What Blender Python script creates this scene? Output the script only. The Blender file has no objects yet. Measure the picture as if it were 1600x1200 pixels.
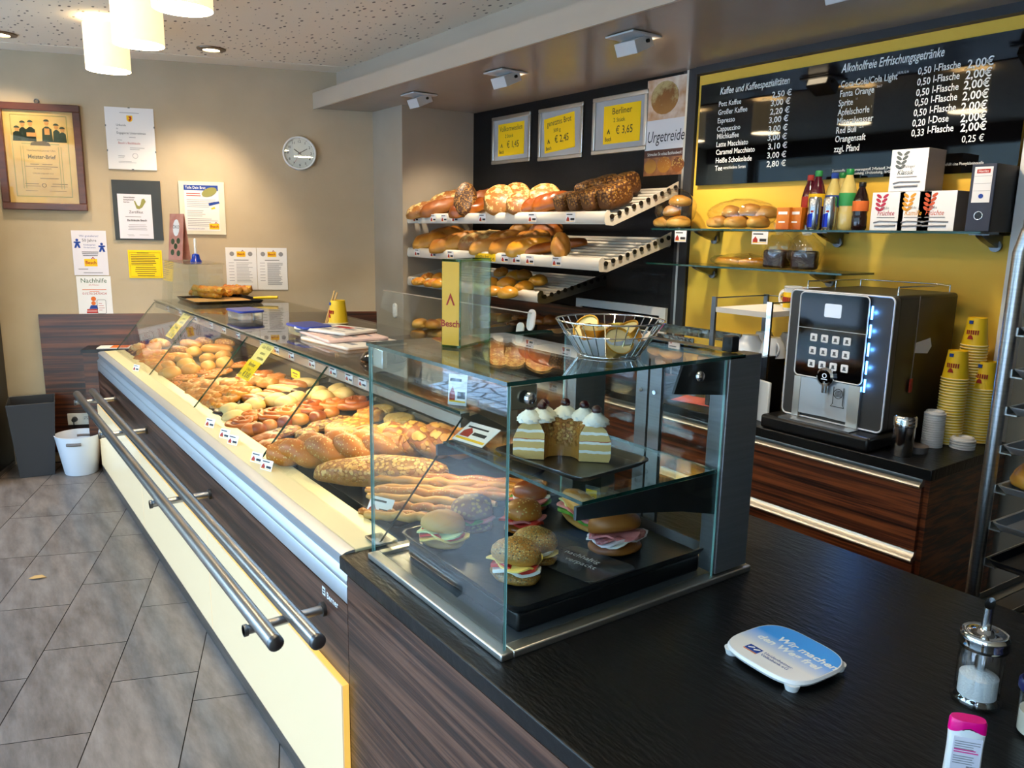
import bpy, bmesh, math, random
from mathutils import Vector, Matrix, noise
R = math.radians
random.seed(7)
sc = bpy.context.scene
col = sc.collection

# ------------------------------------------------------------------ camera
EYE = Vector((0, 0, 1.65)); FOC = 1219.46
def cam_axes(pitch=0.192595546, roll=0.018813513, yaw=-0.943985902):
    cy, sy, cp, sp = math.cos(yaw), math.sin(yaw), math.cos(pitch), math.sin(pitch)
    f = Vector((sy*cp, cy*cp, -sp)); r = Vector((cy, -sy, 0)); u = r.cross(f)
    c, s = math.cos(roll), math.sin(roll)
    return c*r + s*u, -s*r + c*u, f
CR, CU, CF = cam_axes()
cd = bpy.data.cameras.new('camera'); cam = bpy.data.objects.new('camera', cd); col.objects.link(cam)
cam.matrix_world = Matrix(((CR.x, CU.x, -CF.x, 0), (CR.y, CU.y, -CF.y, 0), (CR.z, CU.z, -CF.z, EYE.z), (0, 0, 0, 1)))
cd.sensor_fit = 'HORIZONTAL'; cd.sensor_width = 36; cd.lens = 36*FOC/1600; cd.clip_start = .02
sc.camera = cam
# measuring helpers: where a sight line meets a real plane of the room
def ray(px, py): return CR*((px-800)/FOC) - CU*((py-600)/FOC) + CF
def onz(px, py, z): d = ray(px, py); return EYE + d*((z-EYE.z)/d.z)
def ony(px, py, y): d = ray(px, py); return EYE + d*(y/d.y)
def onx(px, py, x): d = ray(px, py); return EYE + d*(x/d.x)
def slope(px, py, y0, z0, k, h=0):           # plane z = z0 + k (y - y0) + h
    d = ray(px, py); t = (z0 - k*y0 + h - EYE.z)/(d.z - k*d.y); return EYE + d*t

# ------------------------------------------------------------------ sky, daylight, exposure
sc.view_settings.view_transform = 'Standard'; sc.view_settings.look = 'None'
sc.view_settings.gamma = 1; sc.view_settings.use_curve_mapping = False
sc.view_settings.exposure = EXPOSURE = 0.82
sc.cycles.transparent_max_bounces = 48; sc.cycles.max_bounces = 10
sc.cycles.glossy_bounces = 5; sc.cycles.transmission_bounces = 10; sc.cycles.diffuse_bounces = 4
sc.cycles.use_denoising = True; sc.cycles.sample_clamp_indirect = 6
sc.cycles.caustics_reflective = False; sc.cycles.caustics_refractive = False
w = bpy.data.worlds.new('sky'); sc.world = w; w.use_nodes = True
nt = w.node_tree; bg = nt.nodes['Background']
sk = nt.nodes.new('ShaderNodeTexSky'); sk.sky_type = 'NISHITA'; sk.sun_disc = False
sk.sun_elevation = R(32); sk.sun_rotation = R(40); sk.air_density = 1.3
nt.links.new(sk.outputs[0], bg.inputs[0]); bg.inputs[1].default_value = 1.9

def light(name, kind, loc, power, color, rot=(0, 0, 0), **kw):
    l = bpy.data.lights.new(name, kind); l.energy = power; l.color = color
    for k, v in kw.items(): setattr(l, k, v)
    o = bpy.data.objects.new(name, l); o.location = loc; o.rotation_euler = rot; col.objects.link(o); return o
def aim(o, target): o.rotation_euler = (Vector(target)-o.location).to_track_quat('-Z', 'Y').to_euler()
WARM = (1, .80, .55); WARM2 = (1, .84, .62); COOL = (.55, .76, 1)
WY = -1.75                                                    # the shop window plane
pl = light('window_portal', 'AREA', (-3.4, WY-.12, 1.4), 1, COOL, shape='RECTANGLE', size=10.2, size_y=2.35)
aim(pl, (-3.4, 5, 1.4)); pl.data.cycles.is_portal = True

# ------------------------------------------------------------------ materials
MATS = {}
def nodes(name):
    m = bpy.data.materials.new(name); m.use_nodes = True; t = m.node_tree
    return m, t, t.nodes, t.links, t.nodes['Principled BSDF']
def L4(c): return (c[0], c[1], c[2], 1)
def hexc(h):
    h = h.lstrip('#'); v = [int(h[i:i+2], 16)/255 for i in (0, 2, 4)]
    return tuple(x/12.92 if x <= .04045 else ((x+.055)/1.055)**2.4 for x in v)
def mat(name, c, rough=.5, metal=0, c2=None, ns=8, bump=0, bs=40, coat=0, emit=0, ecol=None, trans=0, ior=1.45, stretch=None, alpha=1, detail=3, spec=.5):
    if isinstance(c, str): c = hexc(c)
    if isinstance(c2, str): c2 = hexc(c2)
    m, t, N, K, b = nodes(name)
    b.inputs['Base Color'].default_value = L4(c); b.inputs['Roughness'].default_value = rough
    b.inputs['Metallic'].default_value = metal; b.inputs['Coat Weight'].default_value = coat
    b.inputs['Transmission Weight'].default_value = trans; b.inputs['IOR'].default_value = ior
    b.inputs['Specular IOR Level'].default_value = spec; b.inputs['Alpha'].default_value = alpha
    if emit:
        b.inputs['Emission Color'].default_value = L4(ecol or c); b.inputs['Emission Strength'].default_value = emit
    tc = N.new('ShaderNodeTexCoord'); mp = N.new('ShaderNodeMapping'); K.new(tc.outputs['Object'], mp.inputs[0])
    if stretch: mp.inputs['Scale'].default_value = stretch
    if c2:
        n = N.new('ShaderNodeTexNoise'); n.inputs['Scale'].default_value = ns; n.inputs['Detail'].default_value = detail
        K.new(mp.outputs[0], n.inputs[0]); r = N.new('ShaderNodeValToRGB')
        r.color_ramp.elements[0].position = .35; r.color_ramp.elements[1].position = .65
        r.color_ramp.elements[0].color = L4(c); r.color_ramp.elements[1].color = L4(c2)
        K.new(n.outputs['Fac'], r.inputs[0]); K.new(r.outputs[0], b.inputs['Base Color'])
    if bump:
        n2 = N.new('ShaderNodeTexNoise'); n2.inputs['Scale'].default_value = bs; n2.inputs['Detail'].default_value = 4
        K.new(mp.outputs[0], n2.inputs[0]); bp = N.new('ShaderNodeBump'); bp.inputs['Strength'].default_value = bump
        bp.inputs['Distance'].default_value = .01
        K.new(n2.outputs['Fac'], bp.inputs['Height']); K.new(bp.outputs[0], b.inputs['Normal'])
    MATS[name] = m; return m
def glass(name, tint=(.97, .99, .98), base=.05):
    m, t, N, K, b = nodes(name); N.remove(b); out = N['Material Output']
    tr = N.new('ShaderNodeBsdfTransparent'); tr.inputs[0].default_value = L4(tint)
    gl = N.new('ShaderNodeBsdfGlossy'); gl.inputs['Roughness'].default_value = .005
    lw = N.new('ShaderNodeLayerWeight'); lw.inputs['Blend'].default_value = .5
    pw = N.new('ShaderNodeMath'); pw.operation = 'POWER'; pw.inputs[1].default_value = 5.0; K.new(lw.outputs['Facing'], pw.inputs[0])
    ma = N.new('ShaderNodeMath'); ma.operation = 'MULTIPLY_ADD'; ma.inputs[1].default_value = .85; ma.inputs[2].default_value = base
    K.new(pw.outputs[0], ma.inputs[0]); mx = N.new('ShaderNodeMixShader')
    K.new(ma.outputs[0], mx.inputs[0]); K.new(tr.outputs[0], mx.inputs[1]); K.new(gl.outputs[0], mx.inputs[2])
    K.new(mx.outputs[0], out.inputs[0]); MATS[name] = m; return m
def wood(name, dark, mid, light_, sx=.55, sz=26, rough=.38, coat=.25):
    m, t, N, K, b = nodes(name)
    tc = N.new('ShaderNodeTexCoord'); mp = N.new('ShaderNodeMapping'); mp.inputs['Scale'].default_value = (sx, sx*6, sz)
    K.new(tc.outputs['Object'], mp.inputs[0])
    n = N.new('ShaderNodeTexNoise'); n.inputs['Scale'].default_value = 1.6; n.inputs['Detail'].default_value = 7; n.inputs['Roughness'].default_value = .62
    n.inputs['Distortion'].default_value = .5
    K.new(mp.outputs[0], n.inputs[0])
    mp2 = N.new('ShaderNodeMapping'); mp2.inputs['Scale'].default_value = (sx*3, sx*10, sz*4.5); K.new(tc.outputs['Object'], mp2.inputs[0])
    n2 = N.new('ShaderNodeTexNoise'); n2.inputs['Scale'].default_value = 1.5; n2.inputs['Detail'].default_value = 3; K.new(mp2.outputs[0], n2.inputs[0])
    ad = N.new('ShaderNodeMath'); ad.operation = 'MULTIPLY_ADD'; ad.inputs[1].default_value = .35; K.new(n2.outputs['Fac'], ad.inputs[0]); K.new(n.outputs['Fac'], ad.inputs[2])
    r = N.new('ShaderNodeValToRGB'); e = r.color_ramp.elements
    e[0].position = .56; e[0].color = L4(hexc(dark)); e[1].position = .80; e[1].color = L4(hexc(light_))
    k = e.new(.67); k.color = L4(hexc(mid))
    K.new(ad.outputs[0], r.inputs[0]); K.new(r.outputs[0], b.inputs['Base Color'])
    b.inputs['Roughness'].default_value = rough; b.inputs['Coat Weight'].default_value = coat; b.inputs['Coat Roughness'].default_value = .25
    bp = N.new('ShaderNodeBump'); bp.inputs['Strength'].default_value = .15; bp.inputs['Distance'].default_value = .004
    K.new(ad.outputs[0], bp.inputs['Height']); K.new(bp.outputs[0], b.inputs['Normal'])
    MATS[name] = m; return m
HEX = hexc
def bake(h): c = HEX(h); return (c[0]*.66, c[1]*.53, c[2]*.26)
def crust(name, low, mid, top, seed=None, ss=60, st=.42, cover=.35, flour=None, fcover=.5, rough=.5, fs=9, sharp=.12, bump=.25):
    """baked crust: pale foot to browned top in the object's own bounding box, blotches, optional seeds or flour"""
    m, t, N, K, b = nodes(name); hexc = bake
    tc = N.new('ShaderNodeTexCoord'); sp = N.new('ShaderNodeSeparateXYZ'); K.new(tc.outputs['Generated'], sp.inputs[0])
    n = N.new('ShaderNodeTexNoise'); n.inputs['Scale'].default_value = 16; n.inputs['Detail'].default_value = 5; K.new(tc.outputs['Object'], n.inputs[0])
    oi = N.new('ShaderNodeObjectInfo')
    a = N.new('ShaderNodeMath'); a.operation = 'MULTIPLY_ADD'; a.inputs[1].default_value = .55; K.new(n.outputs['Fac'], a.inputs[0]); K.new(sp.outputs['Z'], a.inputs[2])
    a2 = N.new('ShaderNodeMath'); a2.operation = 'MULTIPLY_ADD'; a2.inputs[1].default_value = .3; K.new(oi.outputs['Random'], a2.inputs[0]); K.new(a.outputs[0], a2.inputs[2])
    r = N.new('ShaderNodeValToRGB'); e = r.color_ramp.elements
    e[0].position = .42; e[0].color = L4(hexc(low)); e[1].position = 1.0; e[1].color = L4(hexc(top)); k = e.new(.72); k.color = L4(hexc(mid))
    sc_ = N.new('ShaderNodeMath'); sc_.operation = 'MULTIPLY'; sc_.inputs[1].default_value = .66; K.new(a2.outputs[0], sc_.inputs[0]); K.new(sc_.outputs[0], r.inputs[0])
    cur = r.outputs[0]; h = n.outputs['Fac']
    if flour:
        n3 = N.new('ShaderNodeTexNoise'); n3.inputs['Scale'].default_value = fs; n3.inputs['Detail'].default_value = 8; n3.inputs['Roughness'].default_value = .7; K.new(tc.outputs['Object'], n3.inputs[0])
        a3 = N.new('ShaderNodeMath'); a3.operation = 'MULTIPLY_ADD'; a3.inputs[1].default_value = .25; K.new(sp.outputs['Z'], a3.inputs[0]); K.new(n3.outputs['Fac'], a3.inputs[2])
        rr = N.new('ShaderNodeMapRange'); rr.inputs['From Min'].default_value = 1.12-fcover; rr.inputs['From Max'].default_value = 1.12-fcover+sharp
        K.new(a3.outputs[0], rr.inputs[0]); mx = N.new('ShaderNodeMix'); mx.data_type = 'RGBA'
        K.new(rr.outputs[0], mx.inputs['Factor']); K.new(cur, mx.inputs['A']); mx.inputs['B'].default_value = L4(hexc(flour)); cur = mx.outputs['Result']
    if seed:
        v = N.new('ShaderNodeTexVoronoi'); v.inputs['Scale'].default_value = ss; K.new(tc.outputs['Object'], v.inputs['Vector'])
        lt = N.new('ShaderNodeMapRange'); lt.inputs['From Min'].default_value = st; lt.inputs['From Max'].default_value = st-.12; K.new(v.outputs['Distance'], lt.inputs[0])
        sv = N.new('ShaderNodeSeparateColor'); K.new(v.outputs['Color'], sv.inputs[0])
        g = N.new('ShaderNodeMath'); g.operation = 'GREATER_THAN'; g.inputs[1].default_value = cover; K.new(sv.outputs[0], g.inputs[0])
        zz = N.new('ShaderNodeMapRange'); zz.inputs['From Min'].default_value = .25; zz.inputs['From Max'].default_value = .45; K.new(sp.outputs['Z'], zz.inputs[0])
        mu = N.new('ShaderNodeMath'); mu.operation = 'MULTIPLY'; K.new(lt.outputs[0], mu.inputs[0]); K.new(g.outputs[0], mu.inputs[1])
        mu2 = N.new('ShaderNodeMath'); mu2.operation = 'MULTIPLY'; K.new(mu.outputs[0], mu2.inputs[0]); K.new(zz.outputs[0], mu2.inputs[1])
        sr = N.new('ShaderNodeMix'); sr.data_type = 'RGBA'; s0, s1 = (seed, seed) if isinstance(seed, str) else seed
        K.new(sv.outputs[1], sr.inputs['Factor']); sr.inputs['A'].default_value = L4(hexc(s0)); sr.inputs['B'].default_value = L4(hexc(s1))
        mx = N.new('ShaderNodeMix'); mx.data_type = 'RGBA'; K.new(mu2.outputs[0], mx.inputs['Factor']); K.new(cur, mx.inputs['A']); K.new(sr.outputs['Result'], mx.inputs['B'])
        cur = mx.outputs['Result']
        ah = N.new('ShaderNodeMath'); ah.operation = 'ADD'; K.new(h, ah.inputs[0]); K.new(mu2.outputs[0], ah.inputs[1]); h = ah.outputs[0]
    K.new(cur, b.inputs['Base Color']); b.inputs['Roughness'].default_value = rough
    bp = N.new('ShaderNodeBump'); bp.inputs['Strength'].default_value = bump; bp.inputs['Distance'].default_value = .006
    K.new(h, bp.inputs['Height']); K.new(bp.outputs[0], b.inputs['Normal'])
    MATS[name] = m; return m
G = lambda n: MATS[n]

mat('wall_paint', '#b9a78b', .9, c2='#b3a185', ns=3, bump=.06, bs=60)
mat('wall_paint_dark', '#a89c8a', .9, c2='#a29684', ns=3)
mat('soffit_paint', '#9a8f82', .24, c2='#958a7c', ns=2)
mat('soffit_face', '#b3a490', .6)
mat('black_panel', '#0d0d0e', .5, c2='#111112', ns=30, bump=.12, bs=120, spec=.25)
mat('black_gloss', '#040405', .03, spec=.45)
mat('black_plastic', '#0d0d0f', .35); mat('black_tray', '#101216', .3, bump=.04, bs=90)
mat('worktop_black', '#0a0a0a', .36, bump=.22, bs=26, stretch=(1, 3.2, 1), spec=.42)
mat('yellow_wall', '#f3c246', .55, c2='#edbb3e', ns=2)
mat('frame_dark', '#2c2c2e', .5)
wood('walnut', '#200e08', '#46210f', '#6b3a20', sz=20, coat=.1)
wood('walnut_front', '#1e0f0a', '#43271b', '#6e4a38', sz=24, rough=.36, coat=.12)
wood('walnut_red', '#200b05', '#5a2a14', '#834522', sz=24)
mat('frame_wood', '#4a2214', .35, c2='#5a2c1a', ns=5, stretch=(1, 1, 6), coat=.3)
mat('steel', '#b9b9b8', .28, 1, c2='#a6a6a6', ns=5, stretch=(1, 1, 30)); mat('steel_dark', '#6b6d6f', .33, 1)
mat('alu_soft', '#c6cbd0', .48, 1); mat('steel_smooth', '#c9c9c8', .16, 1); mat('chrome', '#dcdcdc', .06, 1); mat('alu', '#cfccc4', .35, 1)
mat('brushed', '#7a7c7e', .36, .7, c2='#808284', ns=4, stretch=(1, 1, 40))
mat('white_shelf', '#d3cabb', .4); mat('white_plastic', '#e6e4e0', .35); mat('white_matt', '#e4e0da', .7)
mat('cream_ledge', '#d2c79a', .35); mat('porcelain', '#dfe1e4', .12, coat=.5)
mat('paper', '#e3dfdc', .8); mat('paper_lilac', '#dcd6dd', .8); mat('paper_yellow', '#ffcf00', .75); mat('paper_pale', '#fadf7c', .75)
mat('ink', '#2a2a2c', .8); mat('ink_grey', '#8b8889', .8); mat('ink_red', '#b23a30', .8); mat('ink_blue', '#1d3f8f', .8)
mat('ink_white', '#f2f0ea', .6); mat('ink_green', '#2f5a34', .8); mat('ink_orange', '#d86a2a', .8)
mat('logo_yellow', '#efbb12', .7); mat('logo_red', '#a02a1a', .7)
mat('board_grey', '#34383a', .6); mat('mat_board', '#d8d2bc', .7); mat('grey_board', '#a8a8a6', .6)
mat('parchment', '#cf9f55', .6, c2='#d8ad68', ns=6); mat('sepia', '#5b4a2c', .7); mat('dark_green', '#2c3a2c', .7); mat('olive', '#8d8a4a', .7)
mat('grey_plastic', '#39393b', .16); mat('bin_white', '#dfe3ec', .4)
mat('blue_plastic', '#2b3f9c', .3); mat('blue_bell', '#0f2f9a', .2, coat=.6); mat('clear_plastic', '#dfe8ef', .15, trans=.85, ior=1.2)
mat('yellow_cup', '#eec41c', .5); mat('sticker_yellow', '#d9a21c', .4); mat('cup_rim', '#f3df9a', .5); mat('kraft', '#b48a52', .7); mat('wood_pale', '#c49a5a', .7)
mat('yellow_handle', '#f0c20f', .35)
mat('red_plastic', '#c3271f', .35); mat('magenta_cap', '#e5007d', .3, coat=.3); mat('dark_blue', '#141c4a', .3)
mat('cream_soft', '#f5efe2', .45, bump=.1, bs=60); mat('cherry', '#3a0710', .15, coat=.6)
mat('gold_foil', '#b8862a', .3, .85, c2='#cfa548', ns=20); mat('gold_pale', '#d8cf9a', .3, .6)
mat('lettuce', '#3f7a2a', .5, c2='#6aa53c', ns=40); mat('tomato', '#c8382a', .3); mat('ham', '#d98b86', .4, c2='#c7706d', ns=30)
mat('cheese', '#f0cf6a', .4); mat('egg_white', '#f1eee2', .35); mat('salami', '#9c3d38', .4, c2='#c98982', ns=120)
mat('radish', '#e9d9d9', .4); mat('cream_cheese', '#f3f1ea', .5); mat('cucumber', '#cfe0a0', .35)
mat('milk', '#f2ead6', .4); mat('sugar', '#f4f4f2', .9, bump=.4, bs=300)
mat('lid_white', '#d9d6d4', .45); mat('lid_grey', '#6d6460', .4)
mat('can_silver', '#c2c6cc', .25, 1); mat('can_blue', '#10299a', .25, .5); mat('cola', '#1c0806', .08, coat=.8)
mat('berry_drink', '#4a0a1c', .1, coat=.7); mat('pale_drink', '#cdb66a', .1, coat=.7); mat('bottle_green', '#1c7a3c', .4); mat('label_green', '#2e8c48', .5)
mat('orange_box', '#d9801c', .5, c2='#b85a12', ns=12); mat('tea_white', '#ece8e4', .55); mat('tea_side', '#9a8a80', .6); mat('face_tan', '#b98246', .7)
mat('binder_blue', '#2a2f3f', .55); mat('binder_side', '#15161a', .5)
mat('machine_body', '#241f17', .35); mat('machine_front', '#3a3836', .4); mat('machine_trim', '#e8eaee', .3, coat=.3)
mat('screen_black', '#050506', .06, spec=.45); mat('key_glow', '#d4d4d4', .4, emit=.25); mat('key_print', '#585c60', .6)
mat('led_blue', '#2f7dff', .4, emit=6, ecol=(.10, .38, 1)); mat('screen_glow', '#b9c4d2', .3, emit=.5)
mat('panel_glow', '#d8c8a4', .25, emit=.27, ecol=hexc('#f8deac'), coat=.3); mat('panel_edge', '#f7c766', .4, emit=.42, ecol=hexc('#f6b949'))
mat('shade', '#f7ecd0', .7, emit=.62, ecol=hexc('#fbe2b0')); mat('bulb_glow', '#ffffff', .5, emit=40, ecol=hexc('#ffe2b4')); mat('lamp_white', '#ffffff', .5, emit=30, ecol=hexc('#ffe6bd'))
mat('down_glow', '#ffffff', .5, emit=9, ecol=hexc('#ffe9c4')); mat('strip_glow', '#ffffff', .5, emit=2.5, ecol=hexc('#ffdfa0'))
mat('spot_grey', '#bdbdbb', .5); mat('bronze_ring', '#7a6a58', .35, .8)
mat('socket_black', '#151515', .4); mat('leaf_dry', '#c79a5c', .7)
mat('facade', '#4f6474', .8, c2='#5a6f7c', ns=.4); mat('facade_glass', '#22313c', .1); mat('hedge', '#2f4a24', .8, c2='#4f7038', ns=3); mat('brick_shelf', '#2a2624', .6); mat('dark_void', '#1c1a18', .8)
mat('news_pink', '#e3c3b8', .8); mat('news_white', '#e0d8cc', .8); mat('pink_sheet', '#e06a62', .6); mat('green_tape', '#7d9a3a', .6)
mat('brochure', '#c48c7a', .5, c2='#b07060', ns=14); mat('bread_photo', '#c08a5a', .5, c2='#e8d6c0', ns=10); mat('bread_photo2', '#7a4a2c', .5, c2='#b9794a', ns=14)
mat('truffle', '#3f4a2c', .5); mat('wall_bump', '#c9c3b6', .5)
mat('checker', '#8f8f88', .2, 1, c2='#4a4a44', ns=60, bump=.5, bs=50); mat('filter_white', '#dfdad2', .85)
mat('foil_bag', '#e8e2d6', .25, bump=.5, bs=30)
glass('glass_clear', base=.035); glass('glass_front', (.95, .985, .98), base=.085); mat('glass_body', '#f2f8e4', .08, alpha=.2, bump=.6, bs=18, spec=.8); glass('glass_green', (.62, .80, .64), .08); glass('glass_shelf', (.90, .97, .94), base=.06)
glass('glass_window', base=.04); glass('cello', (.96, .95, .93), base=.10)
mat('glass_edge', '#0f3b34', .12, coat=.6); mat('glass_edge_light', '#7fb0a8', .15, coat=.5)
mat('glass_block', '#eaf6e2', .03, trans=1, ior=1.25, bump=.12, bs=18); glass('glass_jar', (.93, .95, .95), .17)
crust('crust_gold', '#e6ba60', '#d29a3c', '#a8691c'); crust('crust_pale', '#eacb8a', '#dcae62', '#c4883c')
crust('crust_brown', '#b5793a', '#96571f', '#6f3a12'); crust('crust_dark', '#8a5a30', '#6d4120', '#4a2812')
crust('crust_oval', '#e0b76a', '#cf9a48', '#b57a2c', seed='#e8d39a', ss=150, st=.4, cover=.6)
crust('crust_seeded', '#a86a32', '#8f5524', '#6d3c16', seed=('#e6cf9c', '#caa564'), ss=95, st=.5, cover=.25)
crust('crust_dark_seed', '#6b4522', '#5b3818', '#482a10', seed=('#c79a58', '#8f6a38'), ss=75, st=.55, cover=.2, bump=.6)
crust('crust_poppy', '#cfa25a', '#b98a44', '#a07232', seed=('#efe2c0', '#33302c'), ss=230, st=.55, cover=.12, bump=.5)
crust('crust_sesame', '#e0a848', '#cf8a2a', '#a8661a', seed='#f2e2b8', ss=120, st=.36, cover=.45)
crust('crust_floured', '#c8965a', '#a8743a', '#8f5c2a', flour='#e6dcc8', fcover=.5)
crust('crust_ring', '#c39a62', '#a8743a', '#8a562a', flour='#eadfca', fcover=.42, fs=16, sharp=.05)
crust('crust_white', '#d0ad74', '#e0caa0', '#eadfc4', flour='#efe8d6', fcover=.62, sharp=.25)
crust('crust_butter', '#f2ce68', '#e6ac3c', '#c68426', rough=.32); crust('crust_lye', '#c9823a', '#9a5220', '#7a3a12', rough=.3)
crust('crust_cheese', '#e8b850', '#e09a2a', '#c06a14', seed=('#f6d67a', '#d9882a'), ss=45, st=.6, cover=.3, bump=.6)
crust('crust_flaky', '#dca45a', '#c98a40', '#b0702c', flour='#efe6d4', fcover=.40, fs=22, sharp=.1, bump=.7)
crust('crust_almond', '#c98a3e', '#b06c26', '#8f4f16', seed=('#eac27a', '#d59a48'), ss=38, st=.7, cover=.25, bump=.8)
crust('crust_nut', '#b98a4a', '#a87434', '#8a5a24', seed=('#e3c894', '#b98c50'), ss=80, st=.62, cover=.12, bump=.8)
crust('crust_choco', '#3b2416', '#2f1a10', '#26140c', rough=.3); crust('crust_donut', '#e2ae62', '#d68a3c', '#c06a24', rough=.4)
crust('crust_glaze', '#dca060', '#c27a38', '#a85e26', flour='#f3ead8', fcover=.36, fs=26, sharp=.12, rough=.3)
crust('crust_nutmix', '#a8703a', '#8f5426', '#6a3a18', seed=('#e2c890', '#4a2a1a'), ss=55, st=.7, cover=.1, bump=.9)
crust('crust_crumb', '#e6d29a', '#dcc484', '#cdb06c', seed=('#efe0b0', '#d4b878'), ss=70, st=.7, cover=.1, bump=.9)
crust('crust_filling', '#cf8a3c', '#b96a28', '#a05420', flour='#f2e6c8', fcover=.3, fs=40, sharp=.1, rough=.3)
crust('crust_brittle', '#c79a5c', '#b57f3c', '#96602a', seed=('#e6c894', '#a06a30'), ss=130, st=.6, cover=.1, bump=.9)
def sponge():
    m, t, N, K, b = nodes('cake_layers')
    tc = N.new('ShaderNodeTexCoord'); sp = N.new('ShaderNodeSeparateXYZ'); K.new(tc.outputs['Object'], sp.inputs[0])
    n = N.new('ShaderNodeTexNoise'); n.inputs['Scale'].default_value = 45; K.new(tc.outputs['Object'], n.inputs[0])
    a = N.new('ShaderNodeMath'); a.operation = 'MULTIPLY_ADD'; a.inputs[1].default_value = .008; K.new(n.outputs['Fac'], a.inputs[0]); K.new(sp.outputs['Z'], a.inputs[2])
    r = N.new('ShaderNodeValToRGB'); r.color_ramp.interpolation = 'CONSTANT'; e = r.color_ramp.elements
    S, C, J = L4(hexc('#e0b872')), L4(hexc('#f6f0e2')), L4(hexc('#b5502c'))
    e[0].position = 0; e[0].color = S; e[1].position = .26; e[1].color = C
    for p, c in ((.33, S), (.5, C), (.56, J), (.58, S), (.74, C), (.81, S)): k = e.new(p); k.color = c
    mr = N.new('ShaderNodeMapRange'); mr.inputs['From Max'].default_value = .095; K.new(a.outputs[0], mr.inputs[0]); K.new(mr.outputs[0], r.inputs[0])
    K.new(r.outputs[0], b.inputs['Base Color']); b.inputs['Roughness'].default_value = .8
    bp = N.new('ShaderNodeBump'); bp.inputs['Strength'].default_value = .5; bp.inputs['Distance'].default_value = .004; K.new(n.outputs['Fac'], bp.inputs['Height']); K.new(bp.outputs[0], b.inputs['Normal'])
    MATS['cake_layers'] = m
sponge()
def floor_mats():
    m, t, N, K, b = nodes('tile_stone')
    tc = N.new('ShaderNodeTexCoord'); ge = N.new('ShaderNodeNewGeometry')
    mp = N.new('ShaderNodeMapping'); mp.inputs['Rotation'].default_value = (0, 0, R(20.15)); mp.inputs['Scale'].default_value = (1.2, 5, 1); K.new(tc.outputs['Object'], mp.inputs[0])
    cb = N.new('ShaderNodeVectorMath'); cb.operation = 'MULTIPLY_ADD'; cb.inputs[1].default_value = (40, 40, 0)
    K.new(ge.outputs['Random Per Island'], cb.inputs[0]); K.new(mp.outputs[0], cb.inputs[2])
    n = N.new('ShaderNodeTexNoise'); n.inputs['Scale'].default_value = 3.2; n.inputs['Detail'].default_value = 9; n.inputs['Roughness'].default_value = .68; K.new(cb.outputs[0], n.inputs[0])
    ad = N.new('ShaderNodeMath'); ad.operation = 'MULTIPLY_ADD'; ad.inputs[1].default_value = .12; K.new(ge.outputs['Random Per Island'], ad.inputs[0]); K.new(n.outputs['Fac'], ad.inputs[2])
    r = N.new('ShaderNodeValToRGB'); e = r.color_ramp.elements
    e[0].position = .30; e[0].color = L4(hexc('#544840')); e[1].position = .84; e[1].color = L4(hexc('#93857a'))
    K.new(ad.outputs[0], r.inputs[0]); K.new(r.outputs[0], b.inputs['Base Color']); b.inputs['Roughness'].default_value = .36
    bp = N.new('ShaderNodeBump'); bp.inputs['Strength'].default_value = .08; bp.inputs['Distance'].default_value = .004; K.new(n.outputs['Fac'], bp.inputs['Height']); K.new(bp.outputs[0], b.inputs['Normal'])
    MATS['tile_stone'] = m; mat('grout', '#2e2926', .9)
    m, t, N, K, b = nodes('ceiling_board')                     # plaster board with scattered slots
    tc = N.new('ShaderNodeTexCoord'); mp = N.new('ShaderNodeMapping'); mp.inputs['Scale'].default_value = (13, 26, 1); mp.inputs['Rotation'].default_value = (0, 0, R(70)); K.new(tc.outputs['Object'], mp.inputs[0])
    v = N.new('ShaderNodeTexVoronoi'); v.voronoi_dimensions = '2D'; v.inputs['Scale'].default_value = 1; v.inputs['Randomness'].default_value = .95; K.new(mp.outputs[0], v.inputs['Vector'])
    s = N.new('ShaderNodeSeparateColor'); K.new(v.outputs['Color'], s.inputs[0])
    th = N.new('ShaderNodeMapRange'); th.inputs['To Min'].default_value = -.10; th.inputs['To Max'].default_value = .20; K.new(s.outputs[0], th.inputs[0])
    lt = N.new('ShaderNodeMath'); lt.operation = 'LESS_THAN'; K.new(v.outputs['Distance'], lt.inputs[0]); K.new(th.outputs[0], lt.inputs[1])
    mx = N.new('ShaderNodeMix'); mx.data_type = 'RGBA'; K.new(lt.outputs[0], mx.inputs['Factor']); mx.inputs['A'].default_value = L4(hexc('#e8dac2')); mx.inputs['B'].default_value = L4(hexc('#6a5e50'))
    K.new(mx.outputs['Result'], b.inputs['Base Color']); b.inputs['Roughness'].default_value = .9; MATS['ceiling_board'] = m
    mat('ceiling_plain', '#e8dac2', .9)
floor_mats()
def cobbles():
    m, t, N, K, b = nodes('pavement_stone')
    tc = N.new('ShaderNodeTexCoord'); v = N.new('ShaderNodeTexVoronoi'); v.voronoi_dimensions = '2D'; v.feature = 'DISTANCE_TO_EDGE'; v.inputs['Scale'].default_value = 4.5; K.new(tc.outputs['Object'], v.inputs['Vector'])
    r = N.new('ShaderNodeValToRGB'); e = r.color_ramp.elements; e[0].position = .03; e[0].color = L4(hexc('#20262c')); e[1].position = .12; e[1].color = L4(hexc('#c6d0d8')); K.new(v.outputs['Distance'], r.inputs[0]); K.new(r.outputs[0], b.inputs['Base Color']); b.inputs['Roughness'].default_value = .6
    MATS['pavement_stone'] = m
cobbles()

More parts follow.
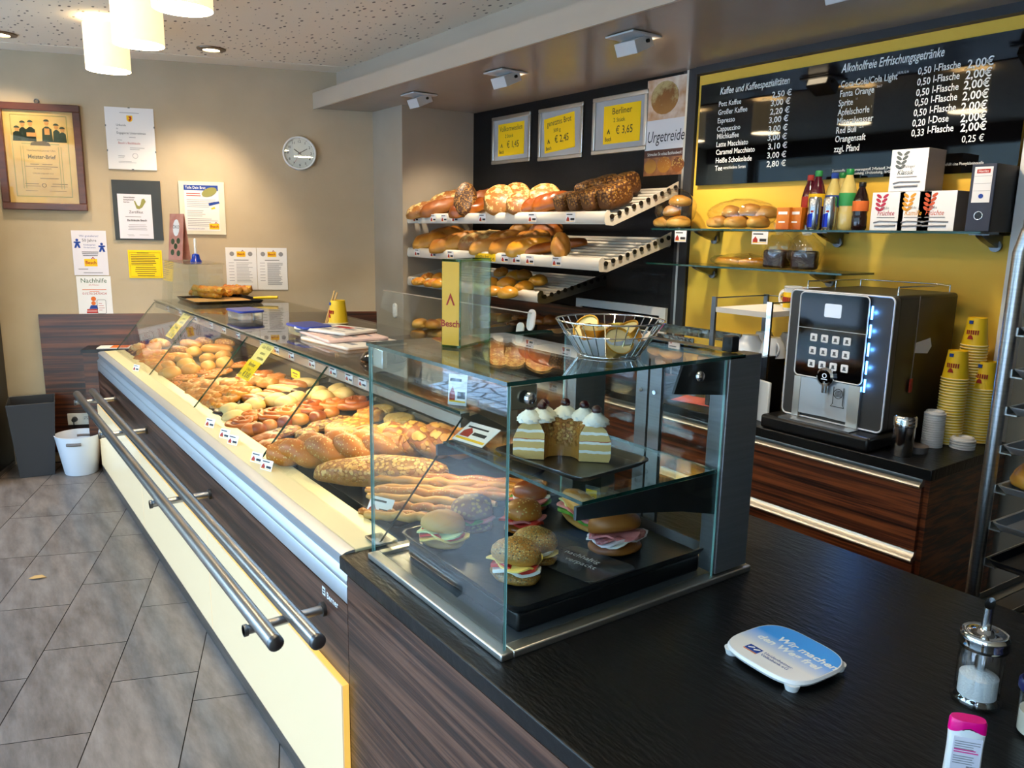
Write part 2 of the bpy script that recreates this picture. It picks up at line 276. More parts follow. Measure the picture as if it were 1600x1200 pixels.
# ------------------------------------------------------------------ mesh building
class MB:
    def __init__(s): s.v = []; s.f = []; s.m = []; s.s = []
    def add(s, vs, fs, mi=0, sm=False, mx=None):
        b = len(s.v)
        s.v += [tuple(mx @ Vector(p)) if mx else tuple(p) for p in vs]
        for f in fs: s.f.append([b+i for i in f]); s.m.append(mi); s.s.append(sm)
        return s
    def box(s, a, b, mi=0, mx=None):
        (x0, y0, z0), (x1, y1, z1) = a, b
        v = [(x0, y0, z0), (x1, y0, z0), (x1, y1, z0), (x0, y1, z0), (x0, y0, z1), (x1, y0, z1), (x1, y1, z1), (x0, y1, z1)]
        return s.add(v, [(3, 2, 1, 0), (4, 5, 6, 7), (0, 1, 5, 4), (1, 2, 6, 5), (2, 3, 7, 6), (3, 0, 4, 7)], mi, False, mx)
    def cbox(s, c, d, mi=0, mx=None):
        return s.box([c[i]-d[i]/2 for i in range(3)], [c[i]+d[i]/2 for i in range(3)], mi, mx)
    def prism(s, poly, ax, a, b, mi=0, sm=False, mx=None):
        """poly in the two axes other than ax, extruded from a to b along it"""
        def P(p, t): return (t, p[0], p[1]) if ax == 'x' else (p[0], t, p[1]) if ax == 'y' else (p[0], p[1], t)
        n = len(poly); v = [P(p, a) for p in poly]+[P(p, b) for p in poly]
        s.add(v, [(i, (i+1) % n, n+(i+1) % n, n+i) for i in range(n)], mi, sm, mx)
        b0 = len(s.v)-2*n
        for f in (list(range(n))[::-1], [n+i for i in range(n)]): s.f.append([b0+i for i in f]); s.m.append(mi); s.s.append(False)
        return s
    def lathe(s, prof, seg=32, c=(0, 0, 0), mi=0, sm=True, mx=None, sx=1, sy=1, cap=True):
        n = len(prof); v = []; f = []
        for i in range(seg):
            t = 2*math.pi*i/seg
            for r, z in prof: v.append((c[0]+sx*r*math.cos(t), c[1]+sy*r*math.sin(t), c[2]+z))
        for i in range(seg):
            j = (i+1) % seg
            for k in range(n-1): f.append((i*n+k, j*n+k, j*n+k+1, i*n+k+1))
        s.add(v, f, mi, sm, mx); b0 = len(s.v)-len(v)
        if not cap: return s
        if prof[0][0] > 1e-6: s.f.append([b0+i*n for i in range(seg)][::-1]); s.m.append(mi); s.s.append(False)
        if prof[-1][0] > 1e-6: s.f.append([b0+i*n+n-1 for i in range(seg)]); s.m.append(mi); s.s.append(False)
        return s
    def tube(s, path, r, seg=10, mi=0, closed=False, caps=True, mx=None, flat=1):
        P = [Vector(p) for p in path]; n = len(P); rad = r if hasattr(r, '__len__') else [r]*n; v = []; f = []
        up = Vector((0, 0, 1)); prev = None
        for i in range(n):
            d = (P[(i+1) % n]-P[i-1] if closed else P[min(i+1, n-1)]-P[max(i-1, 0)]).normalized()
            if prev is None:
                a = d.cross(up if abs(d.z) < .95 else Vector((1, 0, 0))).normalized()
            else: a = (prev-d*prev.dot(d)).normalized()
            prev = a; bb = d.cross(a)
            for k in range(seg):
                t = 2*math.pi*k/seg; v.append(P[i]+rad[i]*(a*math.cos(t)+bb*math.sin(t)*flat))
        m = n if closed else n-1
        for i in range(m):
            for k in range(seg): f.append((i*seg+k, ((i+1) % n)*seg+k, ((i+1) % n)*seg+(k+1) % seg, i*seg+(k+1) % seg))
        s.add(v, f, mi, True, mx); b0 = len(s.v)-len(v)
        if caps and not closed:
            for ff in (list(range(seg)), [(n-1)*seg+k for k in range(seg)][::-1]): s.f.append([b0+i for i in ff]); s.m.append(mi); s.s.append(False)
        return s
    def cyl(s, p0, p1, r, seg=20, mi=0, r1=None, mx=None):
        return s.tube([p0, p1], [r, r1 if r1 is not None else r], seg, mi, mx=mx)
    def ball(s, c, r, seg=20, rings=12, mi=0, fn=None, mx=None):
        rx, ry, rz = r if hasattr(r, '__len__') else (r, r, r); v = [(c[0], c[1], c[2]-rz)]; f = []
        for i in range(1, rings):
            ph = -math.pi/2+math.pi*i/rings
            for k in range(seg):
                t = 2*math.pi*k/seg; v.append((c[0]+rx*math.cos(ph)*math.cos(t), c[1]+ry*math.cos(ph)*math.sin(t), c[2]+rz*math.sin(ph)))
        v.append((c[0], c[1], c[2]+rz)); top = len(v)-1
        for k in range(seg):
            f.append((0, 1+(k+1) % seg, 1+k)); f.append((top, top-seg+k, top-seg+(k+1) % seg))
        for i in range(rings-2):
            for k in range(seg): f.append((1+i*seg+k, 1+i*seg+(k+1) % seg, 1+(i+1)*seg+(k+1) % seg, 1+(i+1)*seg+k))
        if fn: v = [fn(Vector(p)) for p in v]
        return s.add(v, f, mi, True, mx)
    def mesh(s, name, mats):
        me = bpy.data.meshes.new(name); me.from_pydata(s.v, [], s.f)
        for i, p in enumerate(me.polygons): p.material_index = s.m[i]; p.use_smooth = s.s[i]
        for m in (mats if isinstance(mats, (list, tuple)) else [mats]): me.materials.append(G(m) if isinstance(m, str) else m)
        bm = bmesh.new(); bm.from_mesh(me); bmesh.ops.recalc_face_normals(bm, faces=bm.faces); bm.to_mesh(me); bm.free()
        me.update(); me.set_sharp_from_angle(angle=R(50)); return me
def part(name, mb, mats, parent, loc=(0, 0, 0), rot=(0, 0, 0), bevel=0, seg=2, label=None):
    o = bpy.data.objects.new(name, mb if isinstance(mb, bpy.types.Mesh) else mb.mesh(name, mats)); col.objects.link(o)
    o.parent = parent; o.location = loc; o.rotation_euler = rot
    if bevel:
        m = o.modifiers.new('round', 'BEVEL'); m.width = bevel; m.segments = seg; m.limit_method = 'ANGLE'; m.angle_limit = R(40)
    if label: o['label'] = label
    return o
def tag(o, label, cat, group=None):
    o['label'] = label; o['category'] = cat
    if group: o['group'] = group
    return o
def thing(name, label, cat, loc=(0, 0, 0), rz=0, group=None, rot=None):
    o = bpy.data.objects.new(name, None); o.empty_display_size = .05; col.objects.link(o)
    o.location = loc; o.rotation_euler = rot or (0, 0, rz); return tag(o, label, cat, group)
def solid(name, label, cat, mb, mats, loc=(0, 0, 0), rot=(0, 0, 0), group=None, bevel=0, seg=2):
    o = part(name, mb, mats, None, loc, rot, bevel, seg); return tag(o, label, cat, group)
def struct(name, mb, mats, loc=(0, 0, 0), rot=(0, 0, 0), parent=None, bevel=0):
    o = part(name, mb, mats, parent, loc, rot, bevel)
    if parent is None: o['kind'] = 'structure'
    return o
def dup(o, label=None, loc=None, rot=None, scale=None, parent=None, top=True):
    c = o.copy(); col.objects.link(c)
    if not top: c.parent = parent
    for ch in o.children: dup(ch, parent=c, top=False)
    if label: c['label'] = label
    if loc is not None: c.location = loc
    if rot is not None: c.rotation_euler = rot
    if scale is not None: c.scale = scale if hasattr(scale, '__len__') else (scale,)*3
    return c
TEXTS = []
def text(parent, s, size, x, z, m='ink', y=-.001, sx=1, shear=0, align='LEFT', name='lettering', rot=(R(90), 0, 0), bold=0, lh=1.0):
    c = bpy.data.curves.new('lettering', 'FONT'); c.body = s; c.size = size; c.shear = shear; c.align_x = align; c.offset = bold*size; c.space_line = lh
    c.resolution_u = 2
    o = bpy.data.objects.new('lettering', c); col.objects.link(o)
    M4 = Matrix.LocRotScale(Vector((x, y, z)), Matrix.Rotation(0, 3, 'X').to_euler(), None)
    loc = Matrix.Translation((x, y, z)) @ (Matrix.Rotation(rot[2], 4, 'Z') @ Matrix.Rotation(rot[1], 4, 'Y') @ Matrix.Rotation(rot[0], 4, 'X')) @ Matrix.Diagonal((sx, 1, 1, 1))
    TEXTS.append((o, parent, m, name, loc)); return o
def flush_texts():
    bpy.context.view_layer.update(); dg = bpy.context.evaluated_depsgraph_get(); bins = {}
    for o, parent, m, name, loc in TEXTS:
        me = bpy.data.meshes.new_from_object(o.evaluated_get(dg)); mb = bins.setdefault((parent.name, m, name), (MB(), parent, m, name))[0]
        mb.add([loc @ v.co for v in me.vertices], [list(p.vertices) for p in me.polygons]); bpy.data.meshes.remove(me)
    for o, *_ in TEXTS: c = o.data; bpy.data.objects.remove(o); bpy.data.curves.remove(c)
    for mb, parent, m, name in bins.values():
        if mb.f: part(name, mb, m, parent)
def lines(parent, rects, m='ink_grey', y=-.0012, name='print', t=.0004):
    """printed bars: (x, z, width, height) rectangles on a sheet that faces local -y"""
    mb = MB()
    for x, z, w_, h in rects: mb.box((x, y-t, z), (x+w_, y, z+h))
    return part(name, mb, m, parent)
def rr(w_, h, r, n=5, cx=0, cy=0):
    p = []
    for qx, qy, a0 in ((1, 1, 0), (-1, 1, 90), (-1, -1, 180), (1, -1, 270)):
        for i in range(n+1):
            a = R(a0+90*i/n); p.append((cx+qx*(w_/2-r)+r*math.cos(a), cy+qy*(h/2-r)+r*math.sin(a)))
    return p
ORD = 'first second third fourth fifth sixth seventh eighth ninth tenth eleventh twelfth thirteenth fourteenth fifteenth sixteenth seventeenth eighteenth nineteenth twentieth'.split()

# ------------------------------------------------------------------ the room
CEIL, SOFF, BY = 2.735, 2.48, 3.20            # ceiling, soffit underside, back wall
FA = R(69.85); FD = Vector((math.cos(FA), math.sin(FA), 0)); FN = Vector((math.sin(FA), -math.cos(FA), 0)); P0 = Vector((-6.159, .546, 0))
def far(s, z, out=0): return P0+FD*s+FN*out+Vector((0, 0, z))
XR = 1.75
mb = MB(); mb.box((-8.6, WY-.1, -.05), (XR, BY+.4, -.004), 1)
off = {-5: 0.0, -4: .006, -3: .407, -2: .106, -1: .3}
e1 = Vector((math.cos(R(-20.15)), math.sin(R(-20.15)), 0))
for k in range(-16, 16):
    v0 = -.391+.3*(k+2)
    o_ = off.get(k, (k*.237) % .6)
    for j in range(-17, 8):
        u0 = j*.6+o_; c = e1*(u0+.3)+FD*(v0-.15)
        if not (-8.3 < c.x < XR-.1 and WY < c.y < 2.6): continue
        g = .0018; mb.add([tuple(e1*u+FD*v) for u, v in ((u0+g, v0-.3+g), (u0+.6-g, v0-.3+g), (u0+.6-g, v0-g), (u0+g, v0-g))], [(0, 1, 2, 3)], 0)
struct('floor', mb, ['tile_stone', 'grout'])
mb = MB(); mb.box((-8.6, WY-.1, CEIL), (XR, BY+.4, CEIL+.1)); struct('ceiling', mb, 'ceiling_board')
mb = MB(); mb.box((-3.6, -.22, CEIL-.004), (3.2, -.0, CEIL-.0005)); struct('trim_1', mb, 'ceiling_plain', far(0, 0), (0, 0, FA))
mb = MB(); mb.box((-3.5, 0, 0), (3.4, .12, CEIL)); struct('wall_far', mb, 'wall_paint', far(0, 0), (0, 0, FA))
mb = MB(); mb.box((-.06, -.018, .07), (2.32, 0, 1.04)); struct('trim_2', mb, 'walnut', far(0, 0), (0, 0, FA))
mb = MB(); mb.box((-3.3, -.012, 0), (-.06, 0, .07)); mb.box((-.06, -.012, 0), (2.32, 0, .069)); struct('baseboard_far', mb, 'wall_paint_dark', far(0, 0), (0, 0, FA))
NX = -4.95; CY = 2.62                                            # bread niche side, column face
mb = MB(); mb.box((-5.55, CY, 0), (NX, BY, CEIL)); struct('wall_niche', mb, 'wall_paint_dark')
mb = MB(); mb.box((-5.6, BY, 0), (-2.90, BY+.1, SOFF)); struct('wall_back', mb, 'black_panel')
mb = MB(); mb.box((-2.84, BY-.004, 0), (-1.28, BY+.1, 2.44)); struct('wall_yellow', mb, 'yellow_wall')
mb = MB(); mb.box((-2.90, BY-.02, 0), (-2.845, BY+.1, SOFF)); mb.box((-2.845, BY-.03, 2.445), (1.0, BY+.1, SOFF)); mb.box((-2.95, BY-.006, 0), (-2.925, BY, SOFF)); struct('trim_3', mb, 'frame_dark')
mb = MB(); mb.box((-2.925, BY-.008, 0), (-2.905, BY, SOFF)); struct('trim_4', mb, 'alu')
mb = MB(); mb.box((-1.28, BY-.06, 0), (-1.245, BY+.1, 2.44)); struct('trim_5', mb, 'white_matt')
mb = MB(); mb.box((-1.245, BY+.05, 0), (-.75, BY+.1, 2.44)); struct('door_1', mb, 'wall_paint_dark')
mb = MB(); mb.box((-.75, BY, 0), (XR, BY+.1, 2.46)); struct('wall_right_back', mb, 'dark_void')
mb = MB(); mb.box((XR, WY-.1, 0), (XR+.1, BY+.4, CEIL)); struct('wall_right', mb, 'wall_paint')
SF = 2.24
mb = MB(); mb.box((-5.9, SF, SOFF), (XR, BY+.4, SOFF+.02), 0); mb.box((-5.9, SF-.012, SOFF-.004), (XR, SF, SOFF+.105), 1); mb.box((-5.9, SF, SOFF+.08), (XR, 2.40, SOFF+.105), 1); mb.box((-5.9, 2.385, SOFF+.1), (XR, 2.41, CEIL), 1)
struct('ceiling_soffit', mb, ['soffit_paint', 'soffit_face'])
# shop window behind the customer: sill, posts, head, panes, and the cobbled pavement outside
mb = MB(); mb.box((-8.6, WY-.1, 0), (XR, WY, .25)); mb.box((-8.6, WY-.1, 2.55), (XR, WY, CEIL))
for x in (-8.6, -6.35, -4.1, -1.85, .4, 1.65): mb.box((x, WY-.1, .25), (x+.1, WY, 2.55))
struct('wall_window', mb, 'frame_dark')
for k, x in enumerate((-8.5, -6.25, -4.0, -1.75)):
    mb = MB(); mb.box((x, WY-.055, .25), (x+2.15, WY-.047, 2.55)); struct('window_%d' % (k+1), mb, 'glass_window')
mb = MB(); mb.box((-30, -26, -.2), (20, WY-.1, -.14)); struct('pavement', mb, 'pavement_stone')
mb = MB(); mb.box((-34, -17, -.14), (22, -16, 6.5), 0)
for x in range(-32, 20, 4):
    for z in (1.0, 3.9): mb.box((x, -15.98, z), (x+1.6, -15.9, z+1.6), 1)
struct('wall_opposite', mb, ['facade', 'facade_glass'])

# ------------------------------------------------------------------ the pastry counter along the room
X0, X1 = -5.70, -1.79                          # far and near end of the glazed counter
ctr = thing('pastry_counter', 'long walnut pastry counter with slanted glass front, glowing cream panel and twin steel rails', 'counter', (0, .755, 0))
def cpart(name, mb, mats, **k): return part(name, mb, mats, ctr, (0, -.755, 0), **k)
mb = MB(); mb.box((X0, .755, .06), (X1+.045, 1.62, .70)); cpart('body', mb, 'walnut_front')
mb = MB(); mb.box((X0, .735, 0), (X1+.045, .79, .06)); cpart('kick_plate', mb, 'steel')
for a, b in ((X0+.0, -4.33), (-4.326, -3.03), (-3.026, X1+.045)):
    mb = MB(); mb.box((a, .733, .062), (b, .737, .479), 0); mb.box((a, .7372, .062), (b, .754, .479), 1)
    cpart('light_panel', mb, ['panel_glow', 'panel_edge'])
prof = [(.755, .705), (.755, .765), (.768, .790), (.762, .797), (.762, .820), (.775, .826), (.80, .830), (.80, .705)]
mb = MB(); mb.prism([(.755, .705), (.755, .750), (.757, .753), (.755, .757), (.755, .768), (.768, .784), (.80, .784), (.80, .705)], 'x', X0, X1+.045); cpart('front_profile', mb, 'alu_soft')
mb = MB(); mb.prism([(.768, .7845), (.763, .797), (.762, .820), (.775, .826), (.799, .828), (.799, .7845)], 'x', X0, X1); cpart('upper_profile', mb, 'alu_soft')
mb = MB(); mb.box((X0, .80, .79), (X1, .925, .828)); cpart('ledge', mb, 'cream_ledge', bevel=.003)
DY, DZ, DK = .92, .79, .15                     # the inclined display deck
mb = MB(); mb.prism([(.925, .70), (.925, DZ-.01), (1.66, DZ+.74*DK-.01), (1.66, .70)], 'x', X0, X1); cpart('deck', mb, 'black_plastic')
G0, G1 = Vector((0, .855, .812)), Vector((0, 1.128, 1.142))   # slanted glass foot and head
gn = Vector((0, -(G1-G0).z, (G1-G0).y)).normalized()
def slant_pane(a, b):
    mb = MB(); t = gn*.006
    q = [(a, G0.y, G0.z), (b, G0.y, G0.z), (b, G1.y, G1.z), (a, G1.y, G1.z)]
    v = q+[tuple(Vector(p)-t) for p in q]
    mb.add(v, [(0, 1, 2, 3)], 0); mb.add(v, [(7, 6, 5, 4)], 0); mb.add(v, [(0, 1, 5, 4), (2, 3, 7, 6), (1, 2, 6, 5), (3, 0, 4, 7)], 1); return mb
seams = [X0, -4.66, -3.70, -2.745, X1]
for a, b in zip(seams, seams[1:]): cpart('front_pane', slant_pane(a+.002, b-.002), ['glass_clear', 'glass_edge'])
TZ = 1.148
for a, b in zip([X0, -3.70, X0], [-3.70, -1.80, X0]):
    if a < b: mb = MB(); mb.box((a+.001, 1.128, TZ), (b-.001, 1.86, TZ+.008), 0); mb.box((a+.001, 1.1265, TZ), (b-.001, 1.128, TZ+.008), 1); cpart('top_pane', mb, ['glass_clear', 'glass_edge'])
mb = MB(); mb.box((X0, 1.135, TZ-.042), (X1-.02, 1.165, TZ-.001)); cpart('lamp_rail', mb, 'alu')
mb = MB(); mb.box((X0+.05, 1.166, TZ-.040), (X1-.1, 1.176, TZ-.012)); cpart('light_tube', mb, 'strip_glow')
for x in (X0+.02, -4.66, -3.70, -2.745, X1-.06):
    mb = MB(); mb.prism([(1.64, .86), (1.70, .86), (1.20, TZ-.01), (1.14, TZ-.02), (1.14, TZ-.045), (1.17, TZ-.045)], 'x', x, x+.03); cpart('support_arm', mb, 'alu')
for a in (X0, -4.66, -3.70, -2.745):
    b = {X0: -4.66, -4.66: -3.70, -3.70: -2.745, -2.745: X1}[a]
    mb = MB(); mb.box((a+.02, 1.70, .90), (b-.02, 1.706, TZ-.01)); cpart('rear_door', mb, 'glass_clear')
mb = MB(); mb.box((X0, 1.655, .06), (X1, 1.72, .895)); cpart('rear_panel', mb, 'alu')
RZ = .66
for y, xa, xb in ((.563, -5.16, -1.728), (.650, -5.20, -1.678)):
    mb = MB(); mb.tube([(xa, y, RZ), (xb-.012, y, RZ)], .0205, 20); mb.tube([(xb-.012, y, RZ), (xb-.004, y, RZ), (xb, y, RZ)], [.0205, .0205, .016], 20, 1)
    cpart('hand_rail', mb, ['steel', 'steel_dark'])
for x in (-5.08, -4.20, -3.03, -1.90):
    mb = MB(); mb.cyl((x, .535, RZ-.034), (x, .756, RZ-.034), .0125, 14); mb.cyl((x, .745, RZ-.034), (x, .756, RZ-.034), .02, 16, 1); mb.cyl((x, .535, RZ-.034), (x, .545, RZ-.034), .016, 14, 1)
    for y in (.563, .650): mb.cyl((x, y, RZ-.034), (x, y, RZ-.012), .008, 10, 1)
    cpart('rail_bracket', mb, ['steel', 'steel_dark'])
nb = bpy.data.objects.new('maker_badge', None); col.objects.link(nb); nb.parent = ctr; nb.location = (-1.90, -.0005, .655)
mb = MB(); mb.box((-.008, -.001, .012), (.012, 0, .036)); mb.box((-.004, -.0016, .018), (.008, -.001, .022), 1); mb.box((-.004, -.0016, .026), (.008, -.001, .030), 1)
part('mark', mb, ['ink_white', 'ink'], nb)
text(nb, 'Berner', .027, .022, .012, 'ink_white', bold=.02)
ll = light('display_lamp', 'AREA', (-3.75, 1.19, TZ-.05), 15, (1, .76, .42), shape='RECTANGLE', size=3.8, size_y=.05); ll.rotation_euler = (R(-14), 0, 0)

# cash counter with black worktop, nearer to the customer
cash = thing('cash_counter', 'walnut cash counter with a black worktop carrying the glass cube', 'counter', (-.9, .755, 0))
mb = MB(); mb.box((-.842, 0, .06), (1.6, 1.13, .784)); part('body', mb, 'walnut_front', cash)
mb = MB(); mb.box((-.843, -.02, 0), (1.6, .03, .06)); part('kick_plate', mb, 'steel', cash)
mb = MB(); mb.box((-.888, -.001, .785), (1.62, 1.155, .822)); part('worktop', mb, 'worktop_black', cash, bevel=.003)
WT = .822

# ------------------------------------------------------------------ glass cube on the worktop
CX0, CX1, CY0, CY1 = -1.732, -1.146, .82, 1.44
cube = thing('glass_display_case', 'square glass showcase with steel posts standing on the black worktop', 'display case', (-1.44, 1.15, WT))
def qp(name, mb, mats, **k): return part(name, mb, mats, cube, (1.44, -1.15, -WT), **k)
mb = MB(); mb.box((CX0, CY0-.012, WT), (CX1+.012, CY0+.018, WT+.016)); mb.box((CX1-.022, CY0+.018, WT), (CX1+.012, 1.575, WT+.016)); mb.box((CX0, CY0+.018, WT), (CX0+.02, 1.575, WT+.016)); mb.box((CX0+.02, 1.50, WT), (CX1-.022, 1.575, WT+.016))
qp('base_frame', mb, 'alu', bevel=.003)
mb = MB(); mb.box((CX0+.02, CY0+.018, WT+.0005), (CX1-.022, 1.5, WT+.006)); qp('floor_plate', mb, 'brushed')
CT = 1.371
def pane(a, b, ax):
    mb = MB(); mb.box(a, b, 1)
    for k, (d, s_) in enumerate([('z', 0), ('z', 1), ('y', 0), ('x', 1), ('y', 1), ('x', 0)]):
        if d == ax: mb.m[k] = 0
    return mb
qp('front_pane', pane((CX0, CY0, WT+.012), (CX1, CY0+.006, CT), 'y'), ['glass_front', 'glass_edge_light'])
qp('side_pane', pane((CX1-.006, CY0+.007, WT+.012), (CX1, CY1, CT), 'x'), ['glass_clear', 'glass_edge_light'])
qp('side_pane', pane((CX0, CY0+.007, WT+.012), (CX0+.006, CY1, CT), 'x'), ['glass_clear', 'glass_edge_light'])
qp('top_pane', pane((CX0-.004, CY0-.004, CT), (CX1+.004, 1.50, CT+.008), 'z'), ['glass_shelf', 'glass_edge'])
for x0, x1 in ((CX1-.05, CX1+.004), (CX0-.004, CX0+.05)):
    mb = MB(); mb.box((x0, CY1+.006, WT+.02), (x1, 1.562, CT+.006)); qp('rear_post', mb, 'brushed', bevel=.002)
mb = MB(); mb.box((CX0+.05, 1.50, CT-.045), (CX1-.05, 1.55, CT+.006)); qp('rear_beam', mb, 'brushed')
for x in (-1.505, -1.455):
    mb = MB(); mb.box((x, 1.512, WT+.02), (x+.042, 1.524, CT-.045)); mb.lathe([(.006, 0), (.006, .004)], 12, (0, 0, 0), 1, mx=Matrix.Translation((x+.02, 1.512, 1.235)) @ Matrix.Rotation(R(90), 4, 'X')); qp('door_frame', mb, ['brushed', 'chrome'])
for a, b in ((CX0+.05, -1.505), (-1.413, CX1-.05)):
    mb = MB(); mb.box((a, 1.516, WT+.02), (b, 1.521, CT-.045)); qp('rear_door', mb, 'glass_clear')
mb = MB(); mb.prism([(1.30, CT-.004), (1.44, CT-.002), (1.44, CT-.085), (1.385, CT-.078), (1.275, CT-.065)], 'x', CX1-.014, CX1-.007); qp('top_bracket', mb, 'steel_dark')
mb = MB(); mb.box((CX1-.02, CY0+.012, CT-.05), (CX1-.007, CY0+.075, CT-.004)); qp('corner_clamp', mb, 'steel_smooth', bevel=.002)
mb = MB(); mb.box((CX0+.007, CY0+.007, CT-.05), (CX0+.06, CY0+.02, CT-.004)); qp('corner_clamp', mb, 'steel_smooth', bevel=.002)
for p in ((CX1+.001, CY0+.05, CT-.028), (CX1+.001, 1.345, CT-.03)):
    mb = MB(); mb.lathe([(.0125, 0), (.0125, .006), (.008, .01), (0, .0105)], 20, mx=Matrix.Translation(p) @ Matrix.Rotation(R(90), 4, 'Y')); qp('screw', mb, 'chrome')
SH = 1.098
qp('inner_shelf', pane((CX0+.02, 1.02, SH), (CX1-.008, 1.44, SH+.008), 'z'), ['glass_shelf', 'glass_edge'])
for x in (CX1-.016, CX0+.008):
    mb = MB(); mb.prism([(1.005, SH-.001), (1.445, SH-.001), (1.445, SH-.105), (1.33, SH-.075), (1.16, SH-.045), (1.005, SH-.03)], 'x', x, x+.008); qp('shelf_bracket', mb, 'steel_dark')
mb = MB(); mb.box((CX1-.05, 1.478, CT+.010), (CX1-.02, 1.505, CT+.048)); solid('black_clip', 'small black plastic block on top of the glass showcase corner', 'block', mb, 'black_plastic', bevel=.003)
mb = MB(); mb.lathe([(.0, 0), (.0075, 0), (.0075, .012), (0, .012)], 14); 
# ------------------------------------------------------------------ lamps
LP = [(-4.95, .83), (-4.165, .835), (-3.385, .845), (-2.6, .85), (-1.82, .855), (-1.04, .86)]
lampm = MB(); lampm.lathe([(.112, .012), (.112, .243), (.1105, .243), (.1105, .012)], 40, cap=False)
disc = MB(); disc.lathe([(0, 0.01), (.109, .01), (.109, .014), (0, .014)], 40)
mnt = MB(); mnt.lathe([(.0, .22), (.02, .22), (.02, .262), (.045, .265), (.045, .275), (0, .275)], 24); mnt.box((-.111, -.003, .225), (.111, .003, .229))
names = ['first from the far wall', 'second from the far wall', 'third from the far wall', 'mirrored low in the black menu board above the milk coffee', 'mirrored in the black menu board above the soft drinks', 'mirrored over the bottle sizes on the menu board']
for i, (x, y) in enumerate(LP):
    t = thing('ceiling_lamp', 'cream drum ceiling lamp, ' + names[i], 'lamp', (x, y, CEIL-.275), 0, 'drum lamps over the counter')
    if i == 0: me = (lampm.mesh('shade', 'shade'), disc.mesh('diffuser', 'lamp_white'), mnt.mesh('mount', 'white_plastic'))
    for nm, m_ in zip(('shade', 'diffuser', 'mount'), me): part(nm, m_, None, t)
    part('bulb', MB().ball((0, 0, .19), .028, 12, 8), 'bulb_glow', t)
def downlight(x, y, label):
    t = thing('recessed_spot', label, 'lamp', (x, y, CEIL), 0, 'recessed spots in the perforated ceiling')
    mb = MB(); mb.lathe([(.052, -.004), (.052, -.012), (.085, -.008), (.088, -.001), (.052, -.001)], 32, cap=False); part('ring', mb, 'bronze_ring', t)
    mb = MB(); mb.lathe([(0, -.006), (.052, -.006), (.052, -.002), (0, -.002)], 28); part('bulb', mb, 'down_glow', t)
for px, py, lb, tgt in ((330, 76, 'round recessed spot in the ceiling, nearest to the soffit corner', (-5.45, 1.3, 1.7)), (0, 52, 'round recessed spot in the ceiling, over the framed diploma', (-6.2, .3, 1.6))):
    p = onz(px, py, CEIL); downlight(p.x, p.y, lb)
    o = light('recessed_spot_light', 'SPOT', (p.x, p.y, CEIL-.03), (55, 26)[px == 0], WARM, spot_size=R(95), spot_blend=.7, shadow_soft_size=.05); aim(o, tgt)
for i, (px, py) in enumerate(((655, 147), (790, 112), (990, 55), (1330, -40))):
    p = onz(px, py, SOFF)
    t = thing('soffit_spotlight', 'square grey spotlight under the soffit, ' + ('near the wall clock', 'above the bread shelves', 'above the black menu board edge', 'above the menu board price column')[i], 'lamp', (p.x, p.y, SOFF), 0, 'swivel spotlights under the soffit')
    mb = MB(); mb.box((-.085, -.085, -.012), (.085, .085, -.004)); part('plate', mb, 'spot_grey', t, bevel=.002)
    mb = MB(); mx = Matrix.Translation((0, .0, -.012)) @ Matrix.Rotation(R(24), 4, 'X')
    mb.box((-.062, -.06, -.055), (.062, .045, 0), 0, mx); part('housing', mb, 'spot_grey', t, bevel=.002)
    mb = MB(); mb.box((-.055, .0455, -.05), (.055, .047, -.004), 0, mx); part('lens', mb, 'down_glow' if i in (1, 2) else 'white_plastic', t)
    for sx in (-1, 1):
        mb = MB(); mb.cyl((sx*.062, .02, -.03), (sx*.072, .02, -.03), .008, 10); part('knob', mb, 'black_plastic', t)
    o = light('soffit_spot_light', 'SPOT', (p.x, p.y+.06, SOFF-.09), (24, 42, 34, 18)[i], WARM2, spot_size=R(100), spot_blend=.8, shadow_soft_size=.04)
    aim(o, ((-4.6, 3.0, 1.4), (-3.9, 2.9, 1.4), (-2.7, 2.9, 1.5), (-1.6, 3.1, 1.5))[i])

# ------------------------------------------------------------------ things on the far wall (local x runs along the wall, -y faces the room)
def onfar(name, label, cat, s, z, group=None, tilt=0):
    p = far(s, z, .003); return thing(name, label, cat, p, 0, group, rot=(0, tilt, FA))
def sheet(t, x0, z0, x1, z1, m='paper', y=0, d=.001, name='sheet', bevel=0):
    mb = MB(); mb.box((x0, y-d, z0), (x1, y, z1)); return part(name, mb, m, t, bevel=bevel)
def frame(t, w_, h, b, d, m, name='frame'):
    mb = MB()
    for a, c in (((-w_/2, -d, -h/2), (w_/2, 0, -h/2+b)), ((-w_/2, -d, h/2-b), (w_/2, 0, h/2)), ((-w_/2, -d, -h/2+b), (-w_/2+b, 0, h/2-b)), ((w_/2-b, -d, -h/2+b), (w_/2, 0, h/2-b))): mb.box(a, c)
    return part(name, mb, m, t, bevel=.004)
def para(x, z, w_, n, dz=.011, h=.0035, seed=1, center=False):
    rnd = random.Random(seed); o = []
    for i in range(n):
        ww = w_*rnd.uniform(.72, 1); o.append((x+(w_-ww)/2 if center else x, z-i*dz, ww, h))
    return o
def logo(t, x, z, w_, y=-.0013):
    """baker's house mark: yellow plaque, red roof and name"""
    mb = MB(); mb.box((x, y-.0004, z), (x+w_, y, z+w_*.62)); part('logo', mb, 'logo_yellow', t)
    mb = MB(); mb.prism([(x+w_*.52, z+w_*.60), (x+w_*.68, z+w_*.82), (x+w_*.86, z+w_*.60), (x+w_*.78, z+w_*.60), (x+w_*.68, z+w_*.72), (x+w_*.60, z+w_*.60)], 'y', y-.001, y-.0005); part('logo_roof', mb, 'logo_red', t)
    text(t, 'Besch', w_*.36, x+w_*.08, z+w_*.2, 'logo_red', y-.0012, bold=.02)
